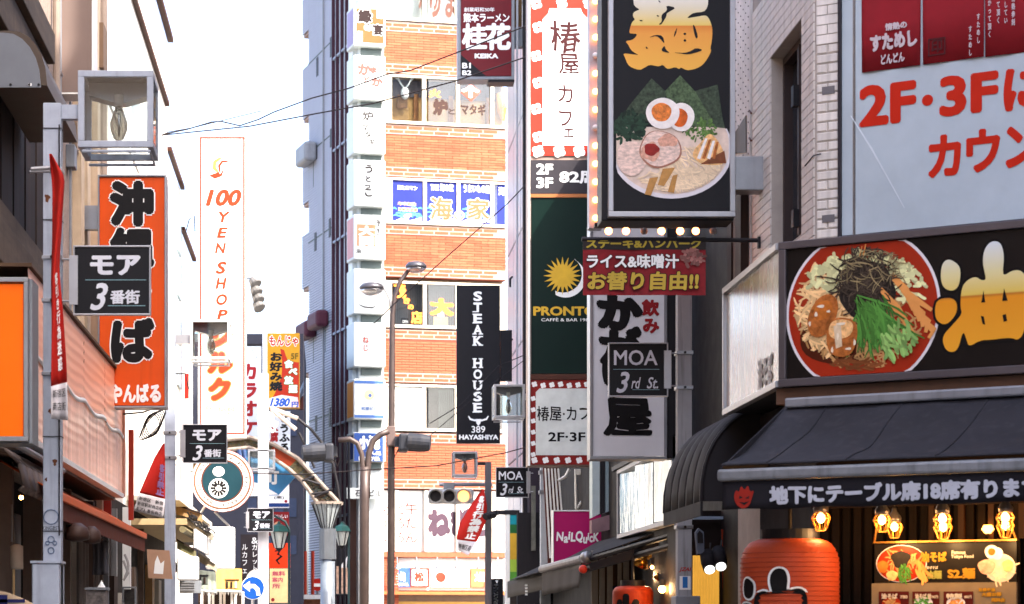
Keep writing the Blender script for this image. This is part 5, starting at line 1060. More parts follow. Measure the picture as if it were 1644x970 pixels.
# pale wall with tie holes further back
t = thing('pale_tie_hole_wall', 'narrow pale concrete wall dotted with rows of tie holes behind the white tiled building', 'wall', (4, 22.9, 0))
Pw = Pl(1183, 23.71); u0, u1 = uD(23.7), uD(22.86)
part('wall', MB().box(RW, u0, u1, 3.3, 13, .001, .03), P('pale_concrete', '#d2ccc8', rough=.8, streak=.2), t)
b = MB()
for i in range(6):
    for k in range(46): b.ball(RW.p(u0+.07+i*.14, 3.5+k*.1+.03*i, .03), .008, 5)
part('tie_holes', b, dark, t, kind='stuff')
for y in (178, 222): part('hook', MB().tube([RW.at(1203, y, .03), RW.at(1203, y, .1), RW.at(1206, y+4, .12)], .01, 6), P('hook_rust', '#5a2f22'), t)
part('niche_window', MB().prism(RW, ppoly(RW, [(1185, 215), (1204, 185), (1204, 245), (1185, 247)]), .032, .04), P('niche_dark', '#3a3230'), t)
# black facade between
t = thing('black_facade', 'black narrow facade with louvres behind the chipped lamp pole', 'building', (5, 27, 0))
part('wall', MB().foot([(4.01, 23.72), (10, 23.72), (10, 31), (4.01, 31)], 0, 9.2), blackm, t)
for i in range(9): part('louvre', MB().box(RW, uD(24.4), uD(23.75), 5.62+i*.1, 5.66+i*.1, .0, .1), dark, t)
part('pilaster', MB().box(RW, uD(23.74), uD(23.5), 3.2, 5.75, .032, .1), brown, t); part('pilaster', MB().box(RW, uD(23.45), uD(23.25), 3.2, 5.75, .032, .09), P('pilaster_tan', '#4f3f36', rough=.7), t); part('pilaster', MB().box(RW, uD(23.2), uD(22.9), 3.2, 5.75, .032, .11), brown, t)
# big noodle sign
t = thing('ramen_box_sign', 'tall black box sign with golden brush character and a bowl of ramen with egg halves', 'sign', W(1072, 350, 22.2)); pl = Pl(1072, 22.2)
part('face', MB().pbox(pl, 984, -60, 1172, 340, -.05, 0), signblk, t); r = pl.r(976, -70, 1180, 349); part('frame', MB().frame(pl, *r, .05, -.06, .03), alu, t, bevel=.006)
part('casing', MB().box(pl, r[0]-.05, r[1], r[2]-.02, r[3], -.45, -.065), dark, t, bevel=.01)
part('bracket', MB().box(pl, r[1]+.001, r[1]+.29, *pl.r(1180, 249, 1220, 304)[2:], -.3, -.05), steel, t, bevel=.01)
gz = lambda y: pl.uz(1072, y)[1]-pl.uz(1072, 350)[1]
gold = grad('gold_print_upright', [(0, '#eab04e'), (.44, '#e49c48'), (.53, '#d8853c'), (.54, '#e2c468'), (.75, '#dcd2b8'), (1, '#e8eaee')], gz(112), gz(-20), emit=.0)
printpoly(t, pl, [mz(MEN)], .004, gold, 'lettering'); printpoly(t, pl, [mz(h) for h in MENH], .006, signblk, 'lettering_gaps')['kind'] = 'stuff'
EL = None
def strands(par, pl, n, cx, cy, rx, ry, off, m, wd=2.4, nm='printed_noodles', ang=None, ln=(14, 34)):
    b = MB()
    for k in range(n):
        a, q = rnd.uniform(0, 6.28), rnd.random()**.5; x, y = cx+rx*q*math.cos(a), cy+ry*q*math.sin(a); th = rnd.uniform(0, 6.28) if ang is None else rnd.gauss(ang, .25); L = rnd.uniform(*ln); c_ = rnd.uniform(-.06, .06)
        pts = []
        for i in range(7):
            if EL and ((x-EL[0])/EL[2])**2+((y-EL[1])/EL[3])**2 > 1: break
            pts.append((x, y)); x += L/6*math.cos(th); y += L/6*math.sin(th); th += c_*L/6
        if len(pts) < 3: continue
        ribbon(b, pl, pts, wd*rnd.uniform(.7, 1.2), off+rnd.random()*.0016)
    return part(nm, b, m, par, kind='stuff')
def poly(par, pl, pts, off, m, nm, sm=0):
    b = MB(); b.flat(pl, ppoly(pl, smoothp(pts, 2) if ('pork' in nm and len(pts) > 4) else pts, off), off); return part(nm, b, m, par)
nood = P('noodle_print', '#b88a56', rough=.5, island=.3); noodp = P('noodle_pale', '#ead0ae', rough=.5, island=.2); nori = P('nori_print', '#3a4636', rough=.5, var=.75, scale=26); norid = P('nori_shreds', '#3d332a', rough=.5, island=.7)
leafg = P('leaf_print', '#4a8034', rough=.5, island=.5); leafd = P('spinach_print', '#22392a', rough=.5, island=.6, var=.3, scale=20); eggw = P('egg_white', '#f0e8e2', rough=.4, var=.12, scale=16); yolk = P('yolk_print', '#cc5c18', rough=.35, var=.3, scale=14)
meat = P('meat_print', '#d09c86', rough=.5, var=.4, scale=26); meatp = P('meat_pale', '#e0c4b6', rough=.5, var=.38, scale=22, stretch=(1, 1, 2)); pork = P('pork_print', '#a8602c', rough=.4, var=.6, scale=20); porkl = P('pork_light', '#e8b478', rough=.4, var=.5, scale=24); menma = P('menma_print', '#dc9450', rough=.4, island=.25); bowlr = P('bowl_red', '#9c2a12', rough=.4, var=.1); rimw = P('bowl_rim', '#dcd6da', rough=.4, var=.1); cabb = P('cabbage_print', '#d2d09a', rough=.5, island=.35)
b = MB()   # bowl: lower half ellipse
def arcpoly(cx, cy, rx, ry, a0, a1, n=30): return [(cx+rx*math.cos(math.radians(a0+(a1-a0)*i/n)), cy+ry*math.sin(math.radians(a0+(a1-a0)*i/n))) for i in range(n+1)]
def clip(pts, x0, x1): return [(min(max(x, x0), x1), y) for x, y in pts]
poly(t, pl, clip(arcpoly(1078, 240, 98, 79, -25, 205), 989.5, 1172), .002, rimw, 'printed_bowl_rim')
poly(t, pl, clip(arcpoly(1078, 236, 94, 76, -25, 205), 989.5, 1170), .003, P('broth_print', '#dcc6b6', rough=.5, var=.2, scale=8), 'printed_broth')
EL = (1080, 238, 89, 73)
poly(t, pl, [(1046, 126), (1010, 170), (1000, 186), (1060, 200), (1070, 148)], .004, nori, 'printed_nori'); poly(t, pl, [(1152, 136), (1116, 146), (1106, 200), (1164, 206), (1160, 190)], .0045, nori, 'printed_nori'); poly(t, pl, [(1092, 121), (1068, 146), (1078, 200), (1150, 205), (1117, 148)], .0052, P('nori_mid', '#4a5c40', rough=.5, var=.75, scale=26), 'printed_nori')
EL = None; strands(t, pl, 150, 1012, 205, 24, 22, .006, leafd, 5, 'printed_spinach', ln=(6, 14)); strands(t, pl, 90, 1126, 208, 26, 15, .006, P('scallion_print', '#5a7a3c', rough=.5, island=.5), 3, 'printed_scallions', ln=(4, 9))
EL = (1080, 238, 89, 73); strands(t, pl, 230, 1106, 268, 50, 36, .008, noodp, 2.2, ang=.9); strands(t, pl, 120, 1082, 288, 60, 20, .008, noodp, 2.2, ang=.15)
blob(t, pl, 1015, 254, 25, 28, .010, meatp, 'printed_pork_slice', .04, 1); blob(t, pl, 1060, 240, 34, 30, .011, P('meat_edge', '#a5705c', rough=.5), 'printed_pork_edge', .03, 2); blob(t, pl, 1060, 239, 31.5, 28, .012, meatp, 'printed_pork_slice', .03, 2); blob(t, pl, 1044, 244, 15, 15, .0125, meat, 'printed_pork_marbling', .1, 4); blob(t, pl, 1072, 226, 16, 10, .0125, meat, 'printed_pork_marbling', .1, 3); blob(t, pl, 1046, 240, 12, 10, .0135, P('paste_red', '#8e2018', rough=.35, var=.3, scale=20), 'printed_red_paste', .08, 1)
poly(t, pl, [(1141, 211), (1128, 225), (1108, 248), (1124, 264), (1150, 266), (1166, 262), (1160, 236)], .010, porkl, 'printed_pork_cube'); poly(t, pl, [(1124, 264), (1166, 262), (1163, 242), (1140, 254)], .011, P('pork_dark', '#7a4426', rough=.4, var=.3, scale=14), 'printed_pork_edge'); 
for k in range(4): poly(t, pl, [(1132+k*6, 222+k*2), (1136+k*6, 222+k*2), (1124+k*8, 256), (1119+k*8, 254)], .0115, pork if k % 2 else eggw, 'printed_pork_layer')
for x, y, dx in ((1035, 300, 14), (1056, 285, 20), (1072, 296, 8)): poly(t, pl, [(x, y+12), (x+8, y-14), (x+8+dx, y-16), (x+10, y+14)], .011, P('menma_gold', '#b58448', rough=.4, var=.2, scale=20), 'printed_bamboo')
blob(t, pl, 1094, 188, 21, 23, .013, eggw, 'printed_egg_white', .01); blob(t, pl, 1091, 189, 13, 15, .014, yolk, 'printed_yolk', .02); blob(t, pl, 1064, 182, 27, 25, .015, eggw, 'printed_egg_white', .01); blob(t, pl, 1062, 180, 16, 15, .016, P('yolk_bright', '#dc7c34', rough=.3, var=.5, scale=30), 'printed_yolk', .02)
EL = None
# bulbs
t = thing('bulb_string', 'column and row of small round bulbs around the black ramen sign, most of them glowing', 'lights', W(956, 370, 26)); pl = Pl(956, 26)
part('backing_panel', MB().pbox(pl, 946, -60, 968, 366, -.2, 0), P('bulb_panel', '#a3a4aa', rough=.4, streak=.2), t)
for i, y in enumerate(range(0, 372, 29)):
    q = pl.at(956, y+2, .05); m = glowred if i not in (3, 7) else white
    part('bulb', MB().ball(q, .033), m, t, smooth=True); part('socket', MB().lathe(q+Vector((.03, 0, 0)), [(.022, 0), (.022, .06)], 8, (1, 0, 0)), dark, t)
pl2 = Pl(1050, 23)
part('rail', MB().pbox(pl2, 955, 358, 1150, 364, -.1, 0), dark, t)
for i, x in enumerate((977, 1005, 1034, 1062, 1092, 1117, 1145)):
    q = pl2.at(x, 371, .0); part('bulb', MB().ball(q, .036), glowred if i not in (2, 6) else P('bulb_off', '#8a8c90', rough=.2), t, smooth=True); part('socket', MB().lathe(q+Vector((0, 0, .03)), [(.022, 0), (.022, .05)], 8), dark, t)
# steak banner
t = thing('cloth_banner', 'blurred dark red banner reading ステーキ&ハンバーグ hanging from a black rod', 'banner', W(1034, 475, 22.4)); pl = Pl(1034, 22.4)
part('cloth', MB().surf(lambda a, c: pl.p(*[pl.uz(936, 410)[0]*(1-a)+pl.uz(1133, 410)[0]*a, pl.uz(1000, 474)[1]*(1-c)+pl.uz(1000, 401)[1]*c], .008*math.sin(a*12)), 30, 4), P('banner_crimson', '#7c1a20', rough=.6, var=.3, scale=9), t, solid=.004)
part('top_band', MB().pbox(pl, 936, 381, 1133, 401, -.008, .008), P('band_dark', '#2a2422', rough=.6), t); part('rod', MB().tube([W(934, 384, 22.4), W(1225, 386, 22.4)], .02), dark, t); part('rod_plate', MB().pbox(pl, 1217, 380, 1226, 398, -.04, .02), dark, t)
gold2 = P('banner_gold', '#a89434', rough=.6)
htext(t, 'ステーキ&ハンバーグ', pl, 941, 383, 1128, 399, .012, gold2, .04); htext(t, 'ライス&味噌汁', pl, 942, 408, 1090, 431, .015, print_w, .03, 0, P('banner_shadow', '#3a1418'), .05); htext(t, 'お替り自由!!', pl, 943, 436, 1122, 466, .015, P('banner_yellow', '#b89c3c'), .034, .05, MATS['banner_shadow'], .05)
strands(t, pl, 60, 1112, 414, 16, 13, .012, P('meat_photo', '#8a5a54', island=.6, rough=.6), 5, 'printed_meat', ln=(4, 10))
# kagariya sign
t = thing('vertical_sign', 'pale vertical sign with big black brush characters behind the larger MOA 3rd St. sign', 'sign', W(1010, 738, 27)); pl = Pl(1010, 27)
part('face', MB().pbox(pl, 952, 362, 1068, 732, -.04, 0), P('pale_sign_face', '#d2d2d4', rough=.4, var=.04), t); r = pl.r(947, 358, 1071, 738); part('frame', MB().frame(pl, *r, .035, -.3, .02), steel, t, bevel=.004); part('side_box', MB().pbox(pl, 1072, 358, 1087, 736, -.3, 0), dark, t)
vtext(t, 'か', pl, 958, 466, 1028, 532, .004, print_k, .075, wa=.03); vtext(t, 'が', pl, 962, 524, 1030, 590, .004, print_k, .07, wa=.03); vtext(t, 'り', pl, 956, 570, 1030, 640, .004, print_k, .07, wa=.03); vtext(t, '屋', pl, 970, 634, 1048, 704, .004, print_k, .04, wa=.03)
vtext(t, '飲み', pl, 1031, 480, 1058, 536, .004, P('dull_red', '#8c1c20'), .05, wa=.02)
# camellia cafe column with crescent cafe panel
t = thing('stacked_cafe_sign', 'tall sign column with a flowered 椿屋カフェ panel above a green sun-and-moon panel', 'sign', W(900, 748, 38)); pl = Pl(900, 38)
cam_r = P('camellia_red', '#a82c1e', rough=.5, var=.04); 
part('casing', MB().pbox(pl, 848, -60, 958, 748, -.45, -.01), P('column_casing', '#8d7a70', rough=.5), t)
part('red_panel', MB().pbox(pl, 852, -60, 948, 250, -.009, .01), cam_r, t)
part('white_field', MB().prism(pl, ppoly(pl, [(871, 32), (880, 22), (882, 14), (932, 14), (935, 22), (943, 30), (943, 234), (871, 234)]), .011, .016), print_w, t)
b = MB()
def camellia(b, x, y, r_, off=.013):
    for k in range(4): a = k*1.57+.5; disc(b, pl, x+r_*.62*math.cos(a), y+r_*.62*math.sin(a), r_*.62, r_*.62, off+k*.0004, 10)
for i, y in enumerate((6, 44, 90, 133, 175, 220)): camellia(b, 861+(i % 2)*3, y, 8)
for x in (902, 945): camellia(b, x, 5, 8)
for x in (864, 898, 930): camellia(b, x, 245-2, 8.5)
part('camellia_print', b, print_w, t, kind='stuff')
b = MB(); [disc(b, pl, 862+(i % 2)*3, y, 2, 2, .0155, 8) for i, y in enumerate((6, 44, 90, 133, 175, 220))]; part('camellia_centres', b, cam_r, t, kind='stuff')
bru = P('brush_wine', '#381214')
for ch, x, y, q in (('椿', 882, 30, 50), ('屋', 897, 82, 34), ('カ', 893, 132, 30), ('フ', 894, 172, 28), ('ェ', 902, 196, 22)): vtext(t, ch, pl, x, y, x+q, y+q+6, .018, bru, .01, wa=.035)
part('floor_panel', MB().pbox(pl, 852, 257, 948, 311, -.009, .01), P('floor_dark', '#2e2b30', rough=.5), t); htext(t, '2F', pl, 861, 263, 888, 280, .012, print_w, .04); htext(t, '3F', pl, 861, 285, 888, 302, .012, print_w, .04); htext(t, '82席', pl, 898, 272, 962, 295, .012, print_w, .034)
part('divider', MB().pbox(pl, 850, 311.5, 950, 317, -.009, .03), P('divider_tan', '#a0643c', rough=.5), t)
part('green_panel', MB().pbox(pl, 853, 318, 948, 600, -.009, .01), P('pronto_green', '#031a14', rough=.35, var=.06), t)
b = MB(); c0 = pl.uz(903, 443); k_ = 38/F; n = 20; pts = []
for i in range(2*n): a = math.pi*i/n+math.pi/2; r_ = (31 if i % 2 == 0 else 17)*k_; pts.append((c0[0]+r_*math.cos(a), c0[1]+r_*math.sin(a)))
b.flat(pl, pts, .016); part('sun_emblem', b, P('emblem_yellow', '#c9a234'), t)
b = MB(); L1 = arcpoly(908, 446, 32, 32, -60, 120); L2 = arcpoly(904, 440, 30, 30, 115, -55); b.flat(pl, ppoly(pl, L1+L2), .013); part('moon_emblem', b, print_w, t)
htext(t, 'PRONTO', pl, 856, 492, 958, 507, .013, MATS['emblem_yellow'], .035); htext(t, 'CAFFÈ & BAR 1987', pl, 869, 510, 950, 516, .013, print_w, .005)
part('divider', MB().pbox(pl, 850, 601, 950, 609, -.009, .03), P('divider_brown', '#4a2a20', rough=.5), t)
part('lower_red_panel', MB().pbox(pl, 852, 610, 948, 746, -.009, .01), P('wine_red', '#7c1c18', rough=.5), t); part('lower_field', MB().prism(pl, ppoly(pl, [(860, 630), (866, 624), (948, 624), (948, 731), (860, 731)]), .011, .016), P('cream_field', '#c8ccc8', rough=.5), t)
b = MB(); [camellia(b, x, 617+(x % 3), 4) for x in range(858, 945, 14)]; [camellia(b, 856, y, 3.5) for y in range(640, 735, 18)]; [camellia(b, x, 739, 4.5) for x in range(858, 945, 18)]; part('camellia_print', b, print_w, t, kind='stuff')
htext(t, '椿屋·カフェ', pl, 862, 652, 966, 676, .018, print_k, .01, wa=.02); htext(t, '2F·3F', pl, 880, 694, 940, 709, .018, print_k, .02)
part('edge_trim', MB().pbox(pl, 848, -60, 851, 748, -.009, .035), print_w, t)
# masses behind on the right
t = thing('dark_shop_row', 'dark two-storey shops behind the cafe sign column', 'building', (6, 31, 0)); part('wall', MB().foot([(4.15, 31.01), (10, 31.01), (10, 45), (4.15, 45)], 0, 9.25), P('shop_row_dark', '#110e10', rough=.8, var=.2), t)
part('front_wall', MB().pbox(Pl(930, 45.2), 884, 740, 1000, 1130, -.3, 0), MATS['shop_row_dark'], t)
for i, D in enumerate((32.5, 35.5, 39, 42)): part('window', MB().box(RW, uD(D+1.6), uD(D), 4.5, 6, -.14, -.1), MATS['dark_glass'], t)
t = thing('grey_metal_building', 'tall pale building with large metal panels right of the brick building', 'building', (8, 58, 0)); mp_ = P('metal_panel', '#a9adb4', rough=.4, var=.05, streak=.08); gm = P('panel_gap', '#50545a')
XG = 4.95; part('wall', MB().foot([(XG+.03, 57.9), (5.7, 57.9), (5.7, 67.5), (XG+.03, 67.5)], 0, 22), gm, t)
part('unseen_shade_wing', MB().foot([(XG+.03, 53), (11, 53), (11, 57.85), (XG+.03, 57.85)], 0, 22), gm, t)  # unseen wing, added to shade the far left signs
for i, D in enumerate((53.1, 55.5, 58.2, 60.6, 63, 65.3)):
    for k in range(7): part('metal_panel', MB().foot([(XG, D), (XG+.03, D), (XG+.03, D+2.2), (XG, D+2.2)], .2+k*2.9, .2+k*2.9+2.84), mp_, t)
part('steel_post', MB().box(Pl(846, 57.8), -.1, .1, 3, 20, -.1, .1), dark, t); part('steel_post', MB().pbox(Pl(838, 57.9), 829, 0, 832, 750, -.1, .0), P('post_pale', '#8f9298', rough=.4), t)
for y in (445, 545): part('door_handle', MB().tube([W(822, y, 62), W(819, y+3, 61.8), W(819, y+16, 61.8)], .03), dark, t)
part('side_front', MB().foot([(XG-.25, 57.0), (XG+.3, 57.0), (XG+.3, 57.9), (XG-.25, 57.9)], 0, 20), P('dark_maroon', '#241c24', rough=.6), t)
# KEIKA and steak house
t = thing('vertical_sign', 'dark red box sign lettered 熊本ラーメン 桂花 KEIKA in a grey frame', 'sign', W(780, 128, 58)); pl = Pl(780, 58); kr = P('keika_red', '#5f1018', rough=.45, var=.05)
part('face', MB().pbox(pl, 740, -60, 821, 122, -.5, 0), kr, t); r = pl.r(735, -70, 826, 128); part('frame', MB().frame(pl, *r, .07, -.55, .03), grey, t, bevel=.01)
poly(t, pl, [(740, 88), (780, 122), (740, 122)], .003, signblk, 'printed_corner')
htext(t, '創業昭和30年', pl, 745, 12, 794, 19, .005, print_w, .01); htext(t, '熊本ラーメン', pl, 744, 21, 818, 36, .005, print_w, .03, wa=.01)
vtext(t, '桂', pl, 742, 36, 782, 82, .005, print_w, .034); vtext(t, '花', pl, 779, 36, 820, 82, .005, print_w, .045); htext(t, 'KEIKA', pl, 762, 86, 800, 94, .005, print_w, .05); htext(t, 'B1', pl, 742, 101, 756, 110, .006, print_w, .03); htext(t, 'B2', pl, 742, 113, 757, 121, .006, print_w, .03)
part('bracket', MB().pbox(pl, 826, 44, 850, 74, -.4, -.1), P('bracket_pale', '#8e949c'), t); part('shelf', MB().pbox(pl, 784, 128, 826, 132, -.5, 0), dark, t)
b = MB(); part('brass_panel', MB().pbox(Pl(832, 58.2), 827, -40, 838, 42, -.3, 0), P('brass', '#6a4e28', rough=.4), t)
t = thing('vertical_sign', 'black vertical banner sign reading STEAK HOUSE 389 HAYASHIYA', 'sign', W(768, 712, 58)); pl = Pl(768, 58)
part('face', MB().pbox(pl, 733, 458, 803, 712, -.15, 0), signblk, t, bevel=.01)
b = MB()
for i, ch in enumerate('STEAK HOUSE'):
    if ch == ' ': continue
    y = 468+i*17.9; g_ = glyphs(ch, .035); vs = g_[0]; src = (min(v[0] for v in vs), max(v[0] for v in vs), min(v[1] for v in vs), max(v[1] for v in vs)); putglyph(b, pl, g_, src, pl.r(760, y, 774, y+15.5), .004)
part('lettering', b, print_w, t)
b = MB()   # slab serifs
for i, ch in enumerate('STEAK HOUSE'):
    y = 468+i*17.9
    if ch in 'TEAKHUE':
        if ch != 'U': b.pbox(pl, 758.5, y+13.8, 765.5, y+15.5, .004, .005); 
        if ch in 'AKH': b.pbox(pl, 768.5, y+13.8, 775.5, y+15.5, .004, .005)
        if ch in 'EKHU': b.pbox(pl, 758.5, y, 765.5, y+1.6, .004, .005)
        if ch in 'KHU': b.pbox(pl, 768.5, y, 775.5, y+1.6, .004, .005)
part('serifs', b, print_w, t, kind='stuff')
b = MB(); b.flat(pl, ppoly(pl, [(763, 673), (773, 673), (771, 680), (768, 684), (765, 680)]), .005); ribbon(b, pl, [(752, 668), (755, 673), (762, 675), (768, 676)], 3, .0055); ribbon(b, pl, [(784, 668), (781, 673), (774, 675), (768, 676)], 3, .006); part('bull_head', b, print_w, t)
htext(t, '389', pl, 757, 684, 779, 695, .005, print_w, .01); htext(t, 'HAYASHIYA', pl, 737, 698, 800, 706, .005, print_w, .04)
part('bracket', MB().pbox(pl, 803.5, 530, 822, 612, -.15, 0), signblk, t)
t = thing('vertical_sign', 'small black banner with sideways white HAYASHIYA lettering at the bottom by the farthest lamp pole', 'sign', W(800, 970, 60)); pl = Pl(800, 60)
part('face', MB().pbox(pl, 789, 929, 808, 1000, -.05, 0), signblk, t)
g_ = glyphs('HAYASHIYA', .04); b = MB(); u0, u1, z0, z1 = pl.r(793, 938, 799, 1000); b.add([pl.p(u1-(y/.72)*(u1-u0), z1-x/6.2*(z1-z0), .004) for x, y in g_[0]], g_[1]); part('lettering', b, print_w, t)
b = MB(); b.flat(pl, ppoly(pl, [(795, 932), (800, 932), (798, 937)]), .005); part('bull_head', b, print_w, t)
t = thing('colour_pillar', 'slim pillar banded in teal, green, yellow and lime beside the black shop front', 'pillar', W(824, 1100, 56)); pl = Pl(824, 56)
for y0, y1, m in ((827, 842, P('band_teal', '#0f7f8c')), (842.3, 856, P('band_green', '#1f5a2c')), (856.3, 898, P('band_yellow', '#b8932c')), (898.3, 918, P('band_lime', '#8fae3c')), (918.3, 945, P('band_leaf', '#4f8a34')), (945.3, 1100, P('band_dark', '#2f6a34'))): part('band', MB().pbox(pl, 819, y0, 830, y1, -.3, 0), m, t)
part('edge', MB().pbox(pl, 812, 822, 818.5, 1100, -.3, 0), white, t); part('cap', MB().pbox(pl, 800, 819, 834, 826, -.3, .02), dark, t)
t = thing('black_shopfront', 'black shopfront panel right of the colour-banded pillar', 'shopfront', W(852, 1100, 55)); part('panel', MB().pbox(Pl(852, 55), 831, 823, 884, 1110, -.3, 0), blackm, t); part('poster', MB().pbox(Pl(852, 54.9), 853, 780, 860, 884, -.05, 0), P('poster_pale', '#4a4a44', var=.3, scale=8), t)
t = thing('spot_cluster', 'black cluster of small spot lamps on the farthest right lamp pole', 'lamp', W(790, 830, 56.4)); 
for k in range(4): part('spot', MB().lathe(W(782+k*4, 828-k, 56.4), [(.04, -.12), (.09, .05), (.08, .08)], 10, (-.6, -.6, -.5)), dark, t)
part('bracket', MB().tube([W(778, 828, 56.5), W(815, 823, 56.5)], .03), dark, t)
# striped fan wall and nail sign
t = thing('striped_sunshade', 'folded shade of white and brown diagonal stripes under the cafe sign column', 'shade', W(890, 890, 41)); pl = Pl(890, 41)
part('backing', MB().prism(pl, ppoly(pl, [(872, 750), (896, 750), (910, 895), (880, 905)]), -.1, -.02), P('stripe_brown', '#4a221c'), t)
for k in range(5): x = 874+k*5.2; part('stripe', MB().prism(pl, ppoly(pl, [(x, 752), (x+2.6, 752), (x+11+k*.9, 896), (x+8+k*.9, 896)]), -.015, .0), print_w, t)
t = thing('conduit_frame', 'white conduit pipes crossing the dark wall above the magenta nail sign', 'pipes', W(925, 820, 40)); part('pipe', MB().tube([W(924, 762, 40), W(925, 818, 40)], .02), white, t); part('pipe', MB().tube([W(945, 788, 40), W(927, 816, 40)], .02), white, t); part('bar', MB().pbox(Pl(936, 40), 923, 753, 952, 762, -.1, 0), white, t); part('pipe', MB().tube([W(896, 772, 40), W(908, 765, 40), W(914, 753, 40)], .025), white, t)
t = thing('box_sign', 'magenta box sign with wobbly white NaiL QuicK lettering', 'sign', W(926, 898, 37)); pl = Pl(926, 37)
part('face', MB().pbox(pl, 889, 821, 972, 905, -.25, 0), P('magenta', '#a01458', rough=.4, var=.1, scale=1.5), t); part('edge', MB().pbox(pl, 887.5, 819, 973, 821, -.25, .015).pbox(pl, 887.5, 821, 889, 905, -.25, .015), white, t)
b = MB(); x = 893
for ch, wd, dy, sc_ in zip('NaiLQuicK', (13, 8, 5, 9, 13, 8, 4, 7, 10), (0, 3, -2, 1, 0, 4, -1, 2, 1), (1, .7, .9, 1, 1.1, .7, .8, .7, 1)):
    vs = glyphs(ch, .034, .1)[0]; src = (min(v[0] for v in vs), max(v[0] for v in vs), 0, max(v[1] for v in vs)); putglyph(b, pl, glyphs(ch, .034, .1), src, pl.r(x, 868+dy-14*sc_, x+wd-1, 868+dy), .004); x += wd-1
part('lettering', b, print_w, t)
# upper glass front with narrow boards (D 30-36)
t = thing('glazed_bay', 'glazed shop bay with pale frames and a wooden sill board above the black awnings', 'bay', (3.95, 33, 3)); 
for k, (x0, x1, m) in enumerate(((951, 963, P('bay_white', '#a8b4b4')), (964, 971, dark), (972, 984, P('bay_grey', '#7d8c90')), (985, 1000, MATS['bay_white']))):
    q = Pl(x0, 36); part('post', MB().prism(q, ppoly(q, [(x0, 735), (x1, 735), (x1, 829-(x1-951)*.35), (x0, 831-(x0-951)*.35)]), -.4, 0), m, t)
q = Pl(970, 35.9); part('sill_board', MB().prism(q, ppoly(q, [(950, 835), (994, 822), (994, 848), (950, 856)]), -.3, 0), P('sill_pink', '#7d6266', rough=.6, var=.2), t)
GP = Pl(1087, 27.2, (0, -1))
t = thing('glass_showcase_sign', 'long mirrored glass box reflecting the sunlit street, fixed above the black awnings', 'sign', (GP.o.x, 29, 2.9))
u0, u1 = GP.uz(992, 800)[0], GP.uz(1084, 800)[0]; z1, z0 = GP.uz(1085, 706)[1], GP.uz(1085, 838)[1]
mg = P('wavy_mirror', '#75838c', rough=.06, metal=1, var=.1, scale=2, bump=.009, bscale=2.6, stretch=(1, 1.4, .5))
for i in range(3):                               # panes set at a slight angle in the frame, so they mirror the sunlit left side
    ua_, ub2 = u0+(u1-u0)*i/3+.02, u0+(u1-u0)*(i+1)/3-.01
    part('pane', MB().add([GP.p(ua_, z0+.07, 0), GP.p(ub2, z0+.07, -.2), GP.p(ub2, z1-.06, -.2), GP.p(ua_, z1-.06, 0)], [(0, 1, 2, 3)]), mg, t)
part('box_back', MB().box(GP, u0, u1, z0, z1, -.32, -.24), dark, t)
part('frame', MB().frame(GP, u0, u1, z0, z1, .055, -.3, .015), alu, t, bevel=.004); part('top_cover', MB().box(GP, u0-.3, u1+.05, z1+.002, z1+.06, -.35, .05), dark, t); part('end_plate', MB().pbox(Pl(1087, 27.0), 1080, 700, 1090, 842, -.1, 0), grey, t)
# black awnings middle right
awb = P('awning_black', '#242226', rough=.85, var=.2, scale=6, bump=.004, bscale=12); awbar = P('awning_bar', '#8b8788', rough=.5, streak=.4)
t = thing('black_awning', 'farther black awning ending in a pale bar and hanging skirt above the street', 'awning', W(900, 950, 36))
def quadsurf(a, b_, c_, d_, nu=16, nv=8, sag=.02): # a top-left, b top-right, c bottom-right, d bottom-left (world)
    def f(s, v): p = (a*(1-s)+b_*s)*(1-v)+(d_*(1-s)+c_*s)*v; return p+Vector((0, 0, -sag*math.sin(math.pi*v)*(1+.4*math.sin(s*22))))
    return MB().surf(f, nu, nv)
part('fabric', quadsurf(W(940, 872, 44), W(1002, 860, 37), W(938, 898, 36), W(818, 932, 46), 14, 8), awb, t, solid=.012, smooth=True)
part('skirt', MB().surf(lambda a, c: W(815+(70)*a, 934-20*a+ (26+4*a)*c, 46-4*a-.1+.02*math.sin(a*30)), 20, 3), P('awning_skirt', '#3b3836', rough=.85), t, solid=.01, smooth=True)
b = MB(); [b.pbox(Pl(845, 44), 843+4*0, 938+i*5, 847, 941+i*5, 0, .01) for i in range(4)]; part('lettering', b, print_w, t, kind='stuff')
t = thing('black_awning', 'nearer black awning with a weathered pale front bar and hanging skirt', 'awning', W(930, 955, 31))
part('fabric', quadsurf(W(960, 870, 36), W(1110, 832, 29.5), W(945, 893, 30.8), W(870, 914, 33.5), 14, 8), awb, t, solid=.012, smooth=True)
part('front_bar', MB().tube([W(870, 914, 33.4), W(936, 897, 30.9)], .055, 10), awbar, t); part('bar_cap', MB().lathe(W(938, 895, 30.8), [(.07, 0), (.08, .05), (.07, .1)], 12, (.6, -1, 0)), steel, t, smooth=True)
part('skirt', MB().surf(lambda a, c: W(871+(64-5*c)*a-1*c, 917-16*a+(40+2*a)*c+.6*math.sin(a*20)*c, 33.3-2.4*a+.03*math.sin(a*26)), 24, 4), P('skirt_grey', '#474341', rough=.9, var=.15, stretch=(1, 1, .2), scale=20), t, solid=.01, smooth=True)
part('arm', MB().tube([W(1090, 873, 28.5), W(942, 914, 30.8)], .04), dark, t); part('arm', MB().tube([W(1092, 856, 28.5), W(946, 898, 30.8)], .035), dark, t); part('red_lamp', MB().ball(W(936, 914, 30.7), .055, 12), P('tail_red', '#c43a28', rough=.3), t)
part('under_frame', MB().prism(Pl(1010, 29.5), ppoly(Pl(1010, 29.5), [(945, 905), (1092, 858), (1092, 878), (948, 915)]), -.03, 0), P('frame_black', '#17151a', rough=.6), t)
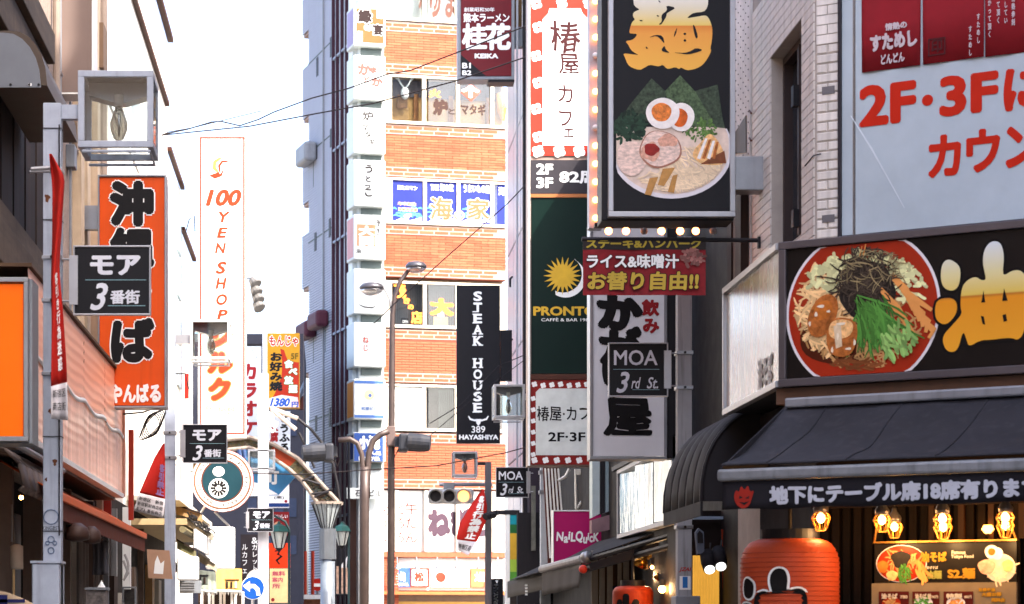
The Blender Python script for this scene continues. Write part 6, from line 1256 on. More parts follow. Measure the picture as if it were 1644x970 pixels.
t = thing('shop_interior', 'dim shop interior with pale curtain strips under the nearer black awning', 'shopfront', W(1010, 1050, 33.4)); part('back_wall', MB().pbox(Pl(1010, 33.4), 951, 886, 1100, 1110, -.2, 0), P('interior_brown', '#4a3220', rough=.8), t)
for i, (x, wd) in enumerate(((950, 10), (963, 8), (975, 9), (992, 6), (1001, 9))): part('curtain_strip', MB().pbox(Pl(x, 33.1), x, 884, x+wd, 1060, -.05, 0), P('curtain_grey', '#8f8b84', rough=.8), t)
part('blue_panel', MB().pbox(Pl(990, 32.9), 984, 941, 1010, 1050, -.05, 0), P('navy_panel', '#23253c'), t)
part('rail_clutter', MB().tube([W(1000+i*8, 878-i*2+(i % 3)*3, 31) for i in range(12)], .04), dark, t)
for i, (x, y) in enumerate(((1047, 911), (1063, 946), (1084, 954), (1076, 952))): 
    g = thing('small_lamp', ('tiny amber lamp under the black awning', 'bright round bulb below the black awning', 'wide bright bulb next to the chipped pole base', 'dim bulb between the two bright ones by the pole')[i], 'lamp', W(x, y, 28.9)); part('bulb', MB().ball(W(x, y, 28.9), (.02, .045, .05, .03)[i], 12), glow, g); part('socket', MB().lathe(W(x, y-5, 28.9), [(.03, 0), (.03, .08)], 8), dark, g)
for k, (x, y, D) in enumerate(((1050, 925, 30), (1075, 945, 28.6))):
    l = bpy.data.lights.new('shop_bulb_light', 'POINT'); l.energy = 6; l.color = (1, .6, .28); l.shadow_soft_size = .08; lo = link(bpy.data.objects.new('shop_bulb_light', l)); lo.location = W(x, y, D)
g = thing('brass_glint_cones', 'brass reflectors of lamps glinting inside the shop left of the chipped pole', 'lamp', W(1060, 925, 30))  # small brass cones put in to give glints in the dim shop
for k, (x, y) in enumerate(((1052, 893), (1074, 897), (1030, 902), (1064, 925), (1083, 921))): part('reflector', MB().lathe(W(x, y, 30.2-.2*k), [(.02, .1), (.05, .06), (.11, -.05), (.1, -.05)], 16, (.3, -.3, .8)), P('brass_bright', '#c9903c', rough=.25, metal=.9), g, smooth=True)
def lantern_red(x, ytop, rpx, D, ybot, label, ch, gx0, gx1, gy0, gy1, colr):
    t = thing('paper_lantern', label, 'lantern', W(x, ybot, D)); c_ = W(x, ybot, D); H = W(x, ytop, D).z-c_.z; R = rpx*D/F
    prof = []
    N = 64
    for i in range(N+1):
        v = i/N; e = min(v, 1-v)/.17; r_ = R*(.62+.38*math.sqrt(max(0, 1-(1-min(1, e))**2))) if e < 1 else R
        prof.append((r_*(1-.02*(i % 2)), H*v))
    part('paper_body', MB().lathe(c_, prof, 40), colr, t, smooth=True)
    b = MB()
    for i in range(3, 30):
        v = i/32; e = min(v, 1-v)/.17; r_ = R*(.62+.38*math.sqrt(max(0, 1-(1-min(1, e))**2))) if e < 1 else R
        b.tube([c_+Vector((r_*math.cos(j*math.pi/20), r_*math.sin(j*math.pi/20), H*v)) for j in range(41)], .0022, 4, False)
    part('rib_hoops', b, P('lantern_rib', '#8a3018', rough=.6), t, kind='stuff')
    part('top_ring', MB().lathe(c_+Vector((0, 0, H)), [(R*.6, 0), (R*.6, .07), (R*.55, .07)], 28), dark, t); part('bottom_ring', MB().lathe(c_-Vector((0, 0, .05)), [(R*.6, 0), (R*.6, .05)], 28), dark, t); part('hanger', MB().tube([c_+Vector((0, 0, H+.05)), c_+Vector((0, 0, H+.45))], .015), dark, t)
    def proj(u, z, off):
        a = (u-c_.x)/R; a = max(-1.45, min(1.45, a)); return Vector((c_.x+(R+off)*math.sin(a), c_.y-(R+off)*math.cos(a), z))
    return t, proj, c_, R
lred = P('lantern_red', '#a84326', rough=.55, var=.12, scale=3, bump=.003, bscale=60)
t, proj, c_, R = lantern_red(1268, 866, 79, 17.3, 1110, 'big red-orange paper lantern with a black brush character outlined in white', '油', 0, 0, 0, 0, lred)
abura = {'d1': [(1060, 230), (1090, 205), (1135, 235), (1148, 270), (1140, 340), (1110, 362), (1070, 345), (1055, 300)], 'd2': [(1040, 395), (1095, 388), (1130, 410), (1130, 470), (1080, 522), (1035, 495), (1028, 440)],
 'body': [(1250, 190), (1268, 155), (1292, 142), (1318, 148), (1333, 170), (1342, 220), (1335, 290), (1342, 308), (1380, 285), (1420, 290), (1442, 330), (1447, 400), (1440, 520), (1425, 590), (1400, 612), (1380, 600), (1340, 598), (1290, 602), (1235, 600), (1185, 628), (1175, 600), (1158, 545), (1135, 640), (1100, 650), (1072, 625), (1062, 570), (1110, 520), (1155, 470), (1145, 440), (1150, 350), (1175, 315), (1215, 300), (1240, 322), (1262, 320), (1255, 285), (1246, 240)],
 'h1': [(1240, 425), (1250, 368), (1258, 425)], 'h2': [(1333, 425), (1342, 366), (1358, 425)], 'h3': [(1238, 486), (1252, 492), (1258, 530), (1246, 525)], 'h4': [(1335, 490), (1350, 486), (1356, 518), (1340, 522)]}
def grow(pts, g):
    n = len(pts); a = sum(pts[i][0]*pts[(i+1) % n][1]-pts[(i+1) % n][0]*pts[i][1] for i in range(n)); s_ = 1 if a > 0 else -1; out = []
    for i in range(n):
        p0, p1, p2 = Vector(pts[i-1]), Vector(pts[i]), Vector(pts[(i+1) % n]); n1 = Vector(((p1-p0).y, -(p1-p0).x)).normalized(); n2 = Vector(((p2-p1).y, -(p2-p1).x)).normalized(); m_ = (n1+n2).normalized() if (n1+n2).length > .1 else n1
        out.append(tuple(p1+m_*g*s_))
    return out
def abura_glyph(par, fn, box, off, m, hole_m, outl=None, og=16, parts_=('d1', 'd2', 'body')):
    """fn maps (u,z,off) to world; box = u0,u1,z0,z1"""
    u0, u1, z0, z1 = box
    def mp2(pts): return [(u0+(x-1028)/(1450-1028)*(u1-u0), z1-(y-142)/(650-142)*(z1-z0)) for x, y in pts]
    def emit(b, pts, o, n=0):
        q = mp2(pts); tr = tessellate_polygon([[Vector((a, c, 0)) for a, c in q]]); fs = []
        for f_ in tr:
            a, c, d = [q[i] for i in f_]; fs.append(tuple(f_) if (c[0]-a[0])*(d[1]-a[1])-(d[0]-a[0])*(c[1]-a[1]) > 0 else tuple(f_[::-1]))
        b.add([fn(a, c, o) for a, c in q], fs)
    if outl:
        b = MB(); [emit(b, grow(smoothp(abura[k], 1), og), off) for k in parts_]; part('lettering_outline', b, outl, par)
    b = MB(); [emit(b, smoothp(abura[k]), off+.003) for k in parts_]; part('lettering', b, m, par)
    b = MB(); [emit(b, abura[k], off+.005) for k in ('h1', 'h2', 'h3', 'h4')]; part('lettering_gaps', b, hole_m, par, kind='stuff')
# arc-length coordinates so the character wraps the paper
uL = c_.x-R*1.38; uR = c_.x+R*.0; zt = W(1240, 914, 17.3).z
abura_glyph(t, proj, (uL, uR+.06, zt-.5, zt), .01, print_k, lred, print_w, 14)
t, proj2, c2, R2 = lantern_red(1016, 941, 33, 29.5, 1010, 'smaller red paper lantern with black brush mark low under the black awning', '', 0, 0, 0, 0, P('lantern_red2', '#a83818', rough=.5, var=.15))
b = MB(); g_ = glyphs('火', .08); b.add([proj2(c2.x-R2*1.1+x*R2*1.3, c2.z+.12+y*.34, .01) for x, y in g_[0]], g_[1]); part('lettering', b, print_k, t)
def fqs(*a, **k): fq(*a, pl=FS, **k)
# ------------------------------------------------------------------ noodle shop sign box
t = thing('noodle_shop_sign', 'long black corner sign with a red bowl of noodles and a golden brush character', 'sign', (3.3, 17.8, 3.3)); nss = t
A = SS.uz(1165, 560)[0]; zt1 = FS.uz(1252, 390)[1]; zb1 = FS.uz(1252, 622)[1]; Uend = 2.6
fl_ = lambda u, o=0: (FS.p(u, 0, o).x, FS.p(u, 0, o).y)
body = [fl_(0.02, -.03), fl_(Uend, -.03), fl_(Uend, -.9), (4.6, SS.p(A, 0).y), (3.33, SS.p(A, 0).y)]
part('casing', MB().foot(body, zb1+.02, zt1-.02), dark, t)
part('front_face', MB().box(FS, .03, Uend, zb1+.03, zt1-.03, -.029, 0), P('sign_face_dark', '#15100f', rough=.4), t)
fs_m = P('sign_frame_grey', '#5c575c', rough=.35, metal=.5, var=.1)
part('front_frame', MB().box(FS, 0, Uend, zt1-.055, zt1, -.03, .03).box(FS, 0, Uend, zb1, zb1+.055, -.03, .03).box(FS, 0, .055, zb1+.056, zt1-.056, -.03, .029), fs_m, t, bevel=.004)
rf = bpy.data.materials.new('poster_behind_film'); rf.use_nodes = True; MATS['rf'] = rf; n_, l_ = rf.node_tree.nodes, rf.node_tree.links
tc = n_.new('ShaderNodeTexCoord'); mp = n_.new('ShaderNodeMapping'); mp.inputs['Scale'].default_value = (1, 3.2, .8); l_.new(tc.outputs['Object'], mp.inputs[0]); nz = n_.new('ShaderNodeTexNoise'); nz.inputs['Scale'].default_value = 1.7; nz.inputs['Detail'].default_value = 3; l_.new(mp.outputs[0], nz.inputs[0])
cr = n_.new('ShaderNodeValToRGB'); l_.new(nz.outputs[0], cr.inputs[0]); e = cr.color_ramp.elements
for q_ in range(4): e.new(.5)
for q_, (p_, c_) in enumerate(((.3, '#4c3c36'), (.42, '#86705e'), (.48, '#646c5c'), (.54, '#9c8e7a'), (.6, '#8a6252'), (.7, '#a89c8a'))): e[q_].position = p_; e[q_].color = (*lin(c_), 1)
l_.new(cr.outputs[0], n_['Principled BSDF'].inputs['Base Color']); n_['Principled BSDF'].inputs['Roughness'].default_value = .18; n_['Principled BSDF'].inputs['Specular IOR Level'].default_value = .45
part('side_face', MB().box(SS, A+.04, -.05, zb1+.05, zt1-.05, -.03, 0), rf, t)
part('side_frame', MB().box(SS, A, -.02, zt1-.05, zt1, -.03, .03).box(SS, A, -.02, zb1, zb1+.05, -.03, .03).box(SS, A, A+.045, zb1+.051, zt1-.051, -.03, .029), alu, t, bevel=.004)
htext(t, '油そば', SS, 1216, 578, 1240, 615, .006, P('faded_white', '#a8a09c'), .04)
# red bowl
pl = FS
def fc(x, y): return FS.uz(x, y, .0)
bx, by, brx, bry = 1384, 496, 124, 115
def clipy(pts, y0, y1): return [(x, min(max(y, y0+(-.07*(x-1384))), y1-.06*(x-1384))) for x, y in pts]
def bowlpoly(k, off, m, nm):
    pts = []
    zc = (zb1+zt1)/2; uc = FS.uz(1384, 496)[0]; ru = (FS.uz(1509, 496)[0]-FS.uz(1261, 496)[0])/2
    for i in range(64): a = i/64*2*math.pi; pts.append((uc+ru*k*math.cos(a), min(max(zc-.01+.60*k*math.sin(a)*.98, zb1+.062), zt1-.062)))
    b = MB(); b.flat(FS, pts, off); return part(nm, b, m, nss)
bowlpoly(1, .002, rimw, 'printed_bowl_rim'); bowlpoly(.965, .003, bowlr, 'printed_bowl')
EL = (1384, 495, 112, 101)
blob(nss, FS, 1352, 540, 72, 44, .0042, P('soup_print', '#4a1c0c', rough=.4, var=.3, scale=9), 'printed_broth', .03, 1); strands(nss, FS, 260, 1372, 520, 86, 66, .005, nood, 3.6, ln=(20, 46)); strands(nss, FS, 150, 1318, 500, 40, 62, .0065, P('noodle_cream', '#e6bc84', rough=.5, island=.35), 3.8, ln=(22, 50)); strands(nss, FS, 60, 1355, 585, 50, 10, .0065, P('noodle_shade', '#7c4422', rough=.5, island=.3), 3.4, ang=.1, ln=(15, 30))
strands(nss, FS, 150, 1400, 430, 72, 24, .008, cabb, 6, 'printed_cabbage', ln=(8, 20)); strands(nss, FS, 60, 1330, 445, 34, 22, .0085, cabb, 7, 'printed_cabbage', ln=(8, 16))
strands(nss, FS, 60, 1458, 450, 22, 34, .0085, cabb, 6, 'printed_cabbage', ln=(8, 20))
blob(nss, FS, 1390, 462, 44, 46, .010, P('nori_shadow', '#231d1a', rough=.6, var=.4, scale=20), 'printed_nori_bed', .12, 2)
for k in range(6): x = 1432+k*8; y = 440+k*13; b = MB(); ribbon(b, FS, [(x, y), (x+22+k, y+25), (x+34-k*3, y+58-k*4)], 11, .0105+k*.0004); part('printed_bamboo', b, menma, nss)
b = MB(); ribbon(b, FS, [(1432, 446), (1460, 474), (1496, 498)], 11, .013); part('printed_bamboo', b, menma, nss); b = MB(); ribbon(b, FS, [(1412, 462), (1440, 495), (1470, 542)], 12, .0134); part('printed_bamboo', b, menma, nss)
strands(nss, FS, 230, 1388, 445, 46, 40, .0145, norid, 2.0, 'printed_nori_shreds', ln=(14, 40)); strands(nss, FS, 50, 1400, 430, 50, 30, .0165, P('nori_tan', '#8a7a58', rough=.5, island=.4), 1.4, 'printed_nori_shreds', ln=(14, 34))
for k in range(80):
    pass
b = MB()
for k in range(120):
    x0, y0 = 1372+rnd.uniform(0, 50), 485+rnd.uniform(-12, 30); a = rnd.gauss(1.25, .35); L = rnd.uniform(40, 75); ribbon(b, FS, [(x0, y0), (x0+L*.5*math.cos(a)+4, y0+L*.5*math.sin(a)), (x0+L*math.cos(a), min(y0+L*math.sin(a), 594))], 3.4, .017+rnd.random()*.002)
part('printed_green_onion', b, leafg, nss, kind='stuff'); strands(nss, FS, 50, 1440, 540, 26, 34, .0195, P('leaf_pale', '#88b060', rough=.5, island=.4), 5, 'printed_cress', ln=(14, 30), ang=1.1)
poly(nss, FS, [(1312, 478), (1334, 470), (1348, 486), (1340, 520), (1322, 542), (1300, 540), (1294, 512)], .0175, pork, 'printed_pork_cube'); poly(nss, FS, [(1306, 490), (1328, 480), (1340, 490), (1330, 512), (1308, 516)], .0185, P('pork_glaze', '#b8682a', rough=.3, var=.4, scale=16), 'printed_pork_top')
poly(nss, FS, [(1328, 520), (1346, 508), (1374, 514), (1378, 540), (1366, 574), (1334, 572), (1326, 550)], .0195, pork, 'printed_pork_cube'); poly(nss, FS, [(1330, 520), (1348, 511), (1372, 517), (1366, 542), (1332, 546)], .0205, porkl, 'printed_pork_top'); poly(nss, FS, [(1338, 524), (1350, 518), (1352, 556), (1342, 560)], .0212, P('pork_fat', '#d8c0a0', rough=.3, var=.2, scale=20), 'printed_pork_fat')
b = MB(); [disc(b, FS, x, y, rx_, ry_, .0225, 10, .15, x) for x, y, rx_, ry_ in ((1318, 492, 6, 2.5), (1310, 505, 2.5, 4), (1350, 520, 8, 2.2), (1362, 560, 5, 2), (1336, 562, 2, 5), (1330, 500, 3, 2), (1345, 540, 2, 6), (1300, 520, 2, 4), (1372, 550, 2, 5))]; part('printed_glints', b, P('glint_print', '#e8d8c0', rough=.3), nss, kind='stuff')
b = MB(); ribbon(b, FS, [(1386, 410), (1390, 392)], 3, .017); ribbon(b, FS, [(1380, 412), (1384, 395)], 2.4, .0172); part('printed_sprig', b, menma, nss)
z_ = lambda y: FS.uz(1570, y)[1]-3.3
gold_l = grad('gold_print_long', [(0, '#e8a02c'), (.46, '#e09022'), (.485, '#b87028'), (.5, '#dcbc58'), (.7, '#dcd09a'), (1, '#d4dce6')], z_(560), z_(385))
def fsbox(x0, y0, x1, y1, off=.0): return FS.r(x0, y0, x1, y1, off)
ua, ub = FS.uz(1501, 480)[0], FS.uz(1652, 480)[0]; zt2, zb2 = FS.uz(1575, 389)[1], FS.uz(1520, 567)[1]
abura_glyph(nss, FS.p, (ua, ub, zb2, zt2), .004, gold_l, P('sign_face_dark', '#15100f'), P('outline_dark', '#0c0908'), 12)
b = MB(); putglyph(b, FS, glyphs('そ', .08), (0, 1, -.12, .88), (ub-.02, ub+.62, zb2, zt2), .012, .02); part('lettering', b, gold_l, nss)
EL = None
# building bits around the sign
t = thing('noodle_storefront', 'dark timber shopfront of the noodle shop under the awning', 'shopfront', (4, 18, 0)); shf = t
o_ = -.45
part('back_wall', MB().foot([fl_(.1, o_), fl_(3.2, o_), fl_(3.2, -1.0), (4.6, SS.p(A, 0).y), (3.6, SS.p(A, 0).y)], 0, zb1-.001), P('shop_inner', '#1a1312', rough=.8), t)
for i in range(30):
    u_ = .16+i*.085; part('slat', MB().box(FS, u_, u_+.055, .8, 2.72, o_+.001, o_+.05), P('slat_dark', '#1c130e', rough=.7, obrand=.3), t)
part('header_beam', MB().box(FS, .1, 3, 2.45, 2.52, o_+.051, o_+.1), brown, t)
for i in range(7): part('mullion', MB().box(FS, 1.0+i*.22, 1.04+i*.22, 2.2, 2.45, o_+.051, o_+.09), P('mullion_dark', '#4a3426', rough=.6), t)
part('plinth_board', MB().box(FS, -.05, 3, zb1-.12, zb1-.004, -.4, -.05), P('plinth_rust', '#5a4438', rough=.7, streak=.4), t)
# big awning
t = thing('shop_awning', 'wide charcoal awning with a weathered silver bar and white lettering on its black valance', 'awning', (3.0, 17, 2.6)); ao = 1.12; aw_ = P('awning_charcoal', '#2b2b31', rough=.8, var=.22, scale=2.2, bump=.004, bscale=9, streak=.25, dirt='#4c4a50')
zt3 = FS.uz(1258, 652, .02)[1]; zb3 = FS.uz(1156, 752, ao)[1]; ut = FS.uz(1262, 652, .02)[0]; ub_ = FS.uz(1157, 752, ao)[0]; ue = 3.0
rid = [0, .9, 1.9]
part('fabric', MB().surf(lambda a, c: FS.p((ut+(ue-ut)*a)*(1-c)+(ub_+(ue-ub_)*a)*c, zt3*(1-c)+(zb3+.02)*c-.06*math.sin(math.pi*c)+.016*math.sin(a*21+c*7)*math.sin(math.pi*c)+.008*math.sin(a*53-c*9)*math.sin(math.pi*c), .02+(ao-.02)*c), 90, 24), aw_, t, solid=.01, smooth=True)
for sa in (.115, .31, .52): part('seam', MB().tube([FS.p((ut+(ue-ut)*sa)*(1-c)+(ub_+(ue-ub_)*sa)*c, zt3*(1-c)+(zb3+.02)*c-.06*math.sin(math.pi*c)+.008+.016*math.sin(sa*21+c*7)*math.sin(math.pi*c)+.008*math.sin(sa*53-c*9)*math.sin(math.pi*c), .02+(ao-.02)*c) for c in [i/16 for i in range(17)]], .006, 5), aw_, t)
part('side_flap', MB().add([FS.p(ut, zt3, .02), FS.p(ub_, zb3, ao), FS.p(ub_+.02, zb3-.02, ao-.6), FS.p(ut, zt3-.3, .02)], [(0, 1, 2, 3)]), aw_, t, solid=.008)
barz = lambda y: FS.uz(1156, y, ao)[1]
bm = P('weathered_bar', '#80858c', rough=.45, metal=.3, streak=.5, dirt='#3c3f44', var=.2, scale=8)
part('front_bar', MB().box(FS, ub_-.02, ue, barz(773), barz(754), ao-.05, ao+.03), bm, t, bevel=.02)
hz1, hz0 = FS.uz(1262, 639, .12)[1], FS.uz(1262, 655, .12)[1]; part('housing', MB().box(FS, FS.uz(1259, 645, .12)[0], ue, hz0, hz1, .0, .12), P('housing_grey', '#85888f', rough=.45, metal=.3, streak=.3), t, bevel=.015)
vz0, vz1 = barz(819), barz(773.5)
part('valance', MB().surf(lambda a, c: FS.p(ub_+.01+(ue-ub_)*a, vz0+(vz1-vz0)*c+.004*math.sin(a*30)*(1-c), ao-.01+.012*math.sin(a*34)*(1-c)), 80, 4), P('valance_black', '#1d1c22', rough=.8, var=.12), t, solid=.006, smooth=True)
fqs('地下にテーブル席18席有ります', 1235, 811, 1672, 780, print_w if False else P('valance_letter', '#b4b8c4', rough=.7), .055, ao+.016, t, .012)
b = MB(); fl0 = [(1178, 796), (1182, 786), (1186, 791), (1190, 779), (1195, 788), (1201, 778), (1204, 790), (1211, 787), (1207, 800), (1203, 812), (1195, 817), (1187, 815), (1180, 807)]
b.flat(FS, [FS.uz(x, y, ao+.016) for x, y in smoothp(fl0, 1)], ao+.016); part('flame_mark', b, P('flame_red', '#8e241a', rough=.7), t)
b = MB(); [b.flat(FS, [FS.uz(x, y, ao+.018) for x, y in q], ao+.018) for q in ([(1187, 796), (1193, 799), (1187, 801)], [(1196, 800), (1203, 796), (1202, 801)], [(1186, 806), (1195, 811), (1204, 804), (1195, 807)])]; part('flame_face', b, dark, t)
# side canopy (barrel)
t = thing('barrel_canopy', 'black rounded fabric canopy with gathered ribs left of the noodle shop awning', 'canopy', (3.4, 22, 3)); Xw = 4.0
def barrel(y, k, n=9):  # k 0..1 from wall top to outer bottom
    a = k*math.pi/2; return Vector((Xw-.88*math.sin(a)**.9 if a > 0 else Xw, y, 2.62+.86*math.cos(a)**.8 if k < 1 else 2.62))
ys = [20.3+i*.45 for i in range(6)]
for i in range(5):
    part('fabric_gore', MB().surf(lambda a, c: barrel(ys[i]+.45*a, c)+Vector((-.03*math.sin(math.pi*a)*math.sin(math.pi*c), 0, .03*math.sin(math.pi*a)*math.sin(math.pi*c))), 6, 14), P('canopy_black', '#1d1b1e', rough=.7, var=.15), t, solid=.01, smooth=True)
b = MB(); [b.tube([barrel(y, k/12) for k in range(13)], .02, 6) for y in ys[:1]+ys[-1:]]; part('end_hoops', b, dark, t, kind='stuff')
b = MB(); c_pts = [barrel(20.3, k/12) for k in range(13)]+[Vector((Xw, 20.3, 2.62))]; b.add(c_pts, [tuple(range(len(c_pts)))]); part('near_end', b, MATS['canopy_black'], t, solid=.01)
part('hem', MB().foot([(Xw-.89, 20.3), (Xw-.87, 20.3), (Xw-.87, 22.55), (Xw-.89, 22.55)], 2.5, 2.62), MATS['canopy_black'], t)
# small shop between pole and lantern
t = thing('curtained_shop', 'narrow lit shop window with a yellow curtain right of the chipped lamp pole', 'shopfront', W(1140, 1050, 24)); pl = Pl(1140, 24.6)
part('back', MB().pbox(pl, 1108, 820, 1190, 1100, -.3, -.2), P('shop_inner', '#1a1312'), t); 
for i in range(9): part('curtain_fold', MB().tube([pl.at(1115+i*4.6, 892, -.1), pl.at(1114+i*4.7, 1060, -.1)], .018, 8), P('curtain_yellow', '#a87a2c', rough=.8, emit=.25), t, smooth=True)
part('light_tube', MB().pbox(pl, 1113, 829, 1181, 834, -.1, -.05), P('tube_pale', '#8fa0b4', rough=.3), t); part('jamb', MB().pbox(pl, 1174, 872, 1186, 1060, -.1, 0), grey, t); part('jamb', MB().pbox(pl, 1187, 826, 1200, 1060, -.1, 0), brown, t)
poly(t, pl, arcpoly(1168, 900, 7, 33, 0, 350), -.05, P('oval_cream', '#a8a064', rough=.6), 'oval_sign'); poly(t, pl, [(1158, 850), (1174, 850), (1174, 945), (1160, 945)], -.07, P('oval_red', '#8e3418'), 'red_board')
g = thing('hanging_clock_case', 'black and pale hanging case beside the chipped pole above two spot lamps', 'case', W(1122, 892, 24)); q = Pl(1122, 24); part('case', MB().prism(q, ppoly(q, [(1117, 855), (1122, 848), (1130, 854), (1131, 888), (1120, 890)]), -.1, 0), P('case_pale', '#5a6270', rough=.4), g); part('glass_face', MB().prism(q, ppoly(q, [(1119, 857), (1123, 852), (1128, 857), (1129, 872), (1120, 872)]), .001, .01), dark, g)
for k, (x, y) in enumerate(((1139, 912), (1157, 907))):
    g = thing('spot_lamp', ('left', 'right')[k]+' of two round black spot lamps with white faces by the yellow curtain', 'lamp', W(x, y, 23.9)); c_ = W(x, y, 23.9)
    part('housing', MB().lathe(c_, [(.07, .22), (.075, .1), (.062, -.02), (.055, -.02)], 20, (0, .75, .65)), blackm, g, smooth=True); part('lens', MB().lathe(c_, [(.05, -.02), (.05, -.035)], 20, (0, .75, .65)), P('spot_lens', '#e8e6de', emit=.5, rough=.3), g); part('cable', MB().tube([W(x, y-16, 24), W(x+2, y-40, 24.2)], .008), cable, g)
# menu board and caged lamps
t = thing('menu_board', 'lamp-lit menu board with bowl photographs and small price panels under the awning', 'menu board', FS.at(1520, 970, .35)); mo = .3
def mr_(x0, y0, x1, y1, off=mo): u0, z0 = FS.uz(x0, y1, off); u1, _ = FS.uz(x1, y1, off); z1 = FS.uz(x0, y0, off)[1]; return u0, u1, z0, z1
u0, u1, z0, z1 = mr_(1404, 874, 1632, 936); part('photo_panel', MB().box(FS, u0, u1, z0, z1, mo-.03, mo), P('menu_dark', '#1a1512', rough=.4), t)
part('lower_panel', MB().box(FS, u0-.02, u1, z0-.5, z0-.003, mo-.03, mo+.004), P('parchment', '#7a6a54', rough=.7, var=.12, scale=10), t)
part('lamp_rail', MB().box(FS, u0-.0, u1+.01, z1+.006, z1+.018, mo-.02, mo+.03), P('brass_rail', '#b07a34', rough=.35, metal=.6), t)
for uu_ in (u0, u1): part('rail_stay', MB().tube([FS.p(uu_, z1+.01, mo), FS.p(uu_+(.04 if uu_ == u0 else -.04), z1+.15, mo+.05)], .007, 6), MATS['brass_rail'], t)
blob(t, FS, 1447, 905, 41, 30, mo+.002, rimw, 'printed_bowl_rim', 0); blob(t, FS, 1447, 905, 39.5, 29, mo+.003, bowlr, 'printed_bowl', 0)
strands(t, FS, 60, 1447, 906, 28, 20, mo+.005, nood, 2, ln=(8, 16)); blob(t, FS, 1446, 898, 15, 14, mo+.007, MATS['nori_shadow'], 'printed_nori_bed', .1); strands(t, FS, 40, 1452, 916, 10, 12, mo+.0085, leafg, 2, 'printed_green_onion', 1.3, (8, 16)); strands(t, FS, 14, 1474, 908, 8, 14, mo+.0085, menma, 4, 'printed_bamboo', .9, (14, 24)); blob(t, FS, 1417, 910, 9, 10, mo+.009, P('pork_glaze', '#b8682a'), 'printed_pork_cube', .06); blob(t, FS, 1432, 924, 9, 8, mo+.01, porkl, 'printed_pork_cube', .06)
blob(t, FS, 1606, 912, 25, 23, mo+.002, P('broth_print', '#dcc6b6'), 'printed_broth', 0); strands(t, FS, 50, 1608, 916, 18, 14, mo+.004, noodp, 2, ln=(8, 16)); blob(t, FS, 1584, 910, 14, 12, mo+.006, meat, 'printed_pork_slice', .05); blob(t, FS, 1592, 886, 11, 11, mo+.007, eggw, 'printed_egg_white', .02); blob(t, FS, 1592, 886, 6, 6, mo+.008, yolk, 'printed_yolk', 0); blob(t, FS, 1601, 889, 9, 10, mo+.0065, eggw, 'printed_egg_white', .02); blob(t, FS, 1618, 908, 9, 10, mo+.008, porkl, 'printed_pork_cube', .06)
my = P('menu_yellow', '#a87a20', rough=.5); mpale = P('menu_pale', '#c9c0b0', rough=.5); mol = P('menu_olive', '#8a8a44', rough=.5)
fqs('油そば', 1478, 903, 1520, 886, my, .06, mo+.006, t, .02); fqs('Famous', 1528, 890, 1550, 884, mpale, .02, mo+.006, t); fqs('Tokyo Food', 1527, 898, 1563, 891, mpale, .02, mo+.006, t); fqs('油麺', 1486, 930, 1512, 916, mol, .05, mo+.006, t); fqs('S2.麺', 1521, 930, 1566, 912, my, .05, mo+.006, t, .02); fqs('まぜそば', 1488, 914, 1506, 909, mpale, .02, mo+.006, t)
for k, (x0, x1) in enumerate(((1411, 1459), (1465, 1508), (1515, 1562))):
    q = mr_(x0, 950, x1, 990, mo+.01); part('price_panel', MB().box(FS, *q, mo+.005, mo+.012), P('price_dark_red', '#4a1210', rough=.5), t)
    blob(t, FS, (x0+x1)/2-4, 968, 15, 9, mo+.014, rimw if k else bowlr, 'printed_bowl', 0); strands(t, FS, 24, (x0+x1)/2-4, 968, 11, 6, mo+.016, (nood, leafg, menma)[k], 2.4, ln=(5, 10)); fqs(('油そば', '油そば 並', '特製')[k], x0+4, 962, x0+30, 953, mpale, .04, mo+.02, t); fqs(('780', '790円', '880円')[k], x1-14, 961, x1-2, 956, mpale, .02, mo+.02, t)
fqs('並盛中盛', 1571, 950, 1598, 944, my, .034, mo+.008, t, 0, outline=P('menu_green', '#4a4a1c'), ow=.05); fqs('大盛お得', 1576, 958, 1608, 951, my, .06, mo+.008, t, 0, outline=MATS['menu_green'], ow=.05); fqs('同料金', 1592, 967, 1614, 960, my, .06, mo+.008, t, 0, outline=MATS['menu_green'], ow=.05)
def caged(x, y, off, k, label):
    g = thing('caged_lamp', label, 'lamp', FS.at(x, y+14, off), 'wire caged lamps under the awning'); c_ = FS.at(x, y, off); r_ = .062*k
    part('bulb', MB().ball(c_, .026*k, 12, (1, 1, 1.2)), glow, g, smooth=True); part('cap', MB().lathe(c_+Vector((0, 0, .035*k)), [(.045*k, 0), (.05*k, .03), (.02*k, .08*k), (.015, .1)], 14), P('lamp_cap', '#6a6462', rough=.3, metal=.6), g, smooth=True)
    b = MB()
    for i in range(8):
        a = i*math.pi/4; d = Vector((math.cos(a), math.sin(a), 0)); b.tube([c_+d*.045*k+Vector((0, 0, .03*k)), c_+d*r_+Vector((0, 0, .0)), c_+d*r_*.5+Vector((0, 0, -.08*k))], .0024, 5)
    for rr, zz in ((r_, 0), (r_*.5, -.08*k)): b.tube([c_+Vector((rr*math.cos(i*math.pi/6), rr*math.sin(i*math.pi/6), zz)) for i in range(13)], .0024, 5)
    part('wire_cage', b, P('cage_brass', '#c98a3c', rough=.3, metal=.7), g); part('cord', MB().tube([c_+Vector((0, 0, .1)), c_+Vector((0, 0, .4))], .006, 5), cable, g)
    l = bpy.data.lights.new('caged_lamp_light', 'POINT'); l.energy = .9; l.color = (1, .6, .25); l.shadow_soft_size = .06; lo = link(bpy.data.objects.new('caged_lamp_light', l)); lo.location = c_-ROOT[g]+Vector((0, 0, -.1)); lo.parent = g
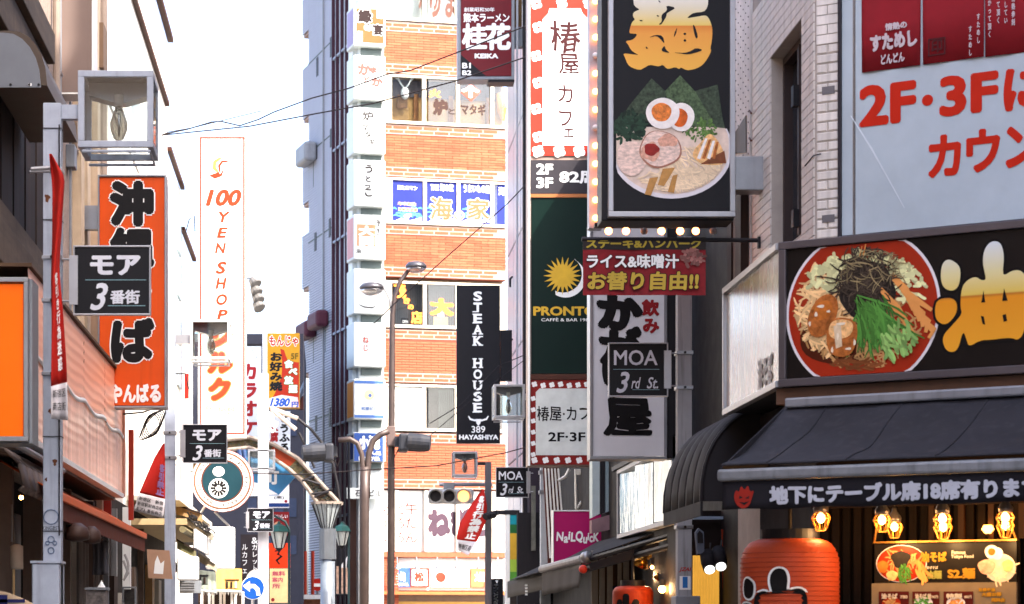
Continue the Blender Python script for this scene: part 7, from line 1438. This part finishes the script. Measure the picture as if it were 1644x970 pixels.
ord_ = ['wire caged lamp hanging alone above the big red lantern', 'front wire caged lamp of the pair above the left end of the menu board', 'rear wire caged lamp of the pair above the left end of the menu board', 'upper wire caged lamp of the pair above the middle of the menu board', 'lower wire caged lamp of the pair above the middle of the menu board', 'upper wire caged lamp of the pair above the right end of the menu board', 'lower wire caged lamp of the pair above the right end of the menu board']
for (x, y, off, k), lb in zip(((1318, 832, .5, 1.1), (1416, 835, .75, 1), (1424+12, 846, .45, .95), (1513, 833, .75, 1), (1514, 846, .45, 1.05), (1614, 831, .75, 1), (1614, 844, .45, 1)), ord_): caged(x, y, off, k, lb)
t = thing('wall_lamp', 'small dim amber lamp in the shop window right of the menu board top', 'lamp', FS.at(1586, 850, -.3)); part('shade', MB().lathe(FS.at(1586, 850, -.35), [(.02, -.03), (.045, .0), (.03, .03)], 12), P('amber_soft', '#c9853a', emit=2.5, ecol='#ffa040'), t); part('stem', MB().tube([FS.at(1586, 862, -.35), FS.at(1586, 853, -.35)], .008), dark, t)
# ------------------------------------------------------------------ overhead wires
def wire(label, pts, D0, D1, r=.02):
    n = len(pts); b = MB(); b.tube([W(x, y, D0+(D1-D0)*i/(n-1)) for i, (x, y) in enumerate(pts)], r, 5); single('overhead_wire', b, cable, label, 'wire', 'overhead wires')
wire('upper wavy wire crossing from the white building past the KEIKA sign', [(248, 224), (262, 216), (300, 208), (340, 196), (355, 195), (385, 202), (415, 192), (440, 180), (500, 158), (560, 142), (620, 120), (660, 113), (735, 84), (850, 40)], 42, 40, .012)
wire('lower taut wire crossing from the white building past the KEIKA sign', [(250, 222), (262, 217), (320, 211), (400, 203), (500, 184), (600, 166), (735, 129), (855, 88)], 42, 40, .012)
wire('thin short wire looping off the nearest glass lamp box', [(248, 222), (270, 212), (310, 205), (420, 178)], 41, 43, .008)
wire('thin diagonal wire in front of the upper brick floors right of the twin lamp', [(600, 520), (631, 490), (720, 410), (815, 327), (850, 290)], 52, 50, .012)
wire('thin horizontal wire at signal height across the street', [(300, 757), (480, 762), (600, 754), (700, 748), (812, 727), (852, 716)], 50, 48, .012)
wire('wire sagging from the grey building past the black steak sign', [(690, 680), (740, 650), (800, 588), (842, 570)], 57, 56, .012)
wire('wire just above the sagging one by the black steak sign', [(690, 700), (760, 640), (842, 578)], 57, 56, .01)
wire('looped cable hanging by the corner of the left white house', [(298, 374), (304, 352), (312, 347), (313, 372)], 45, 45, .012)
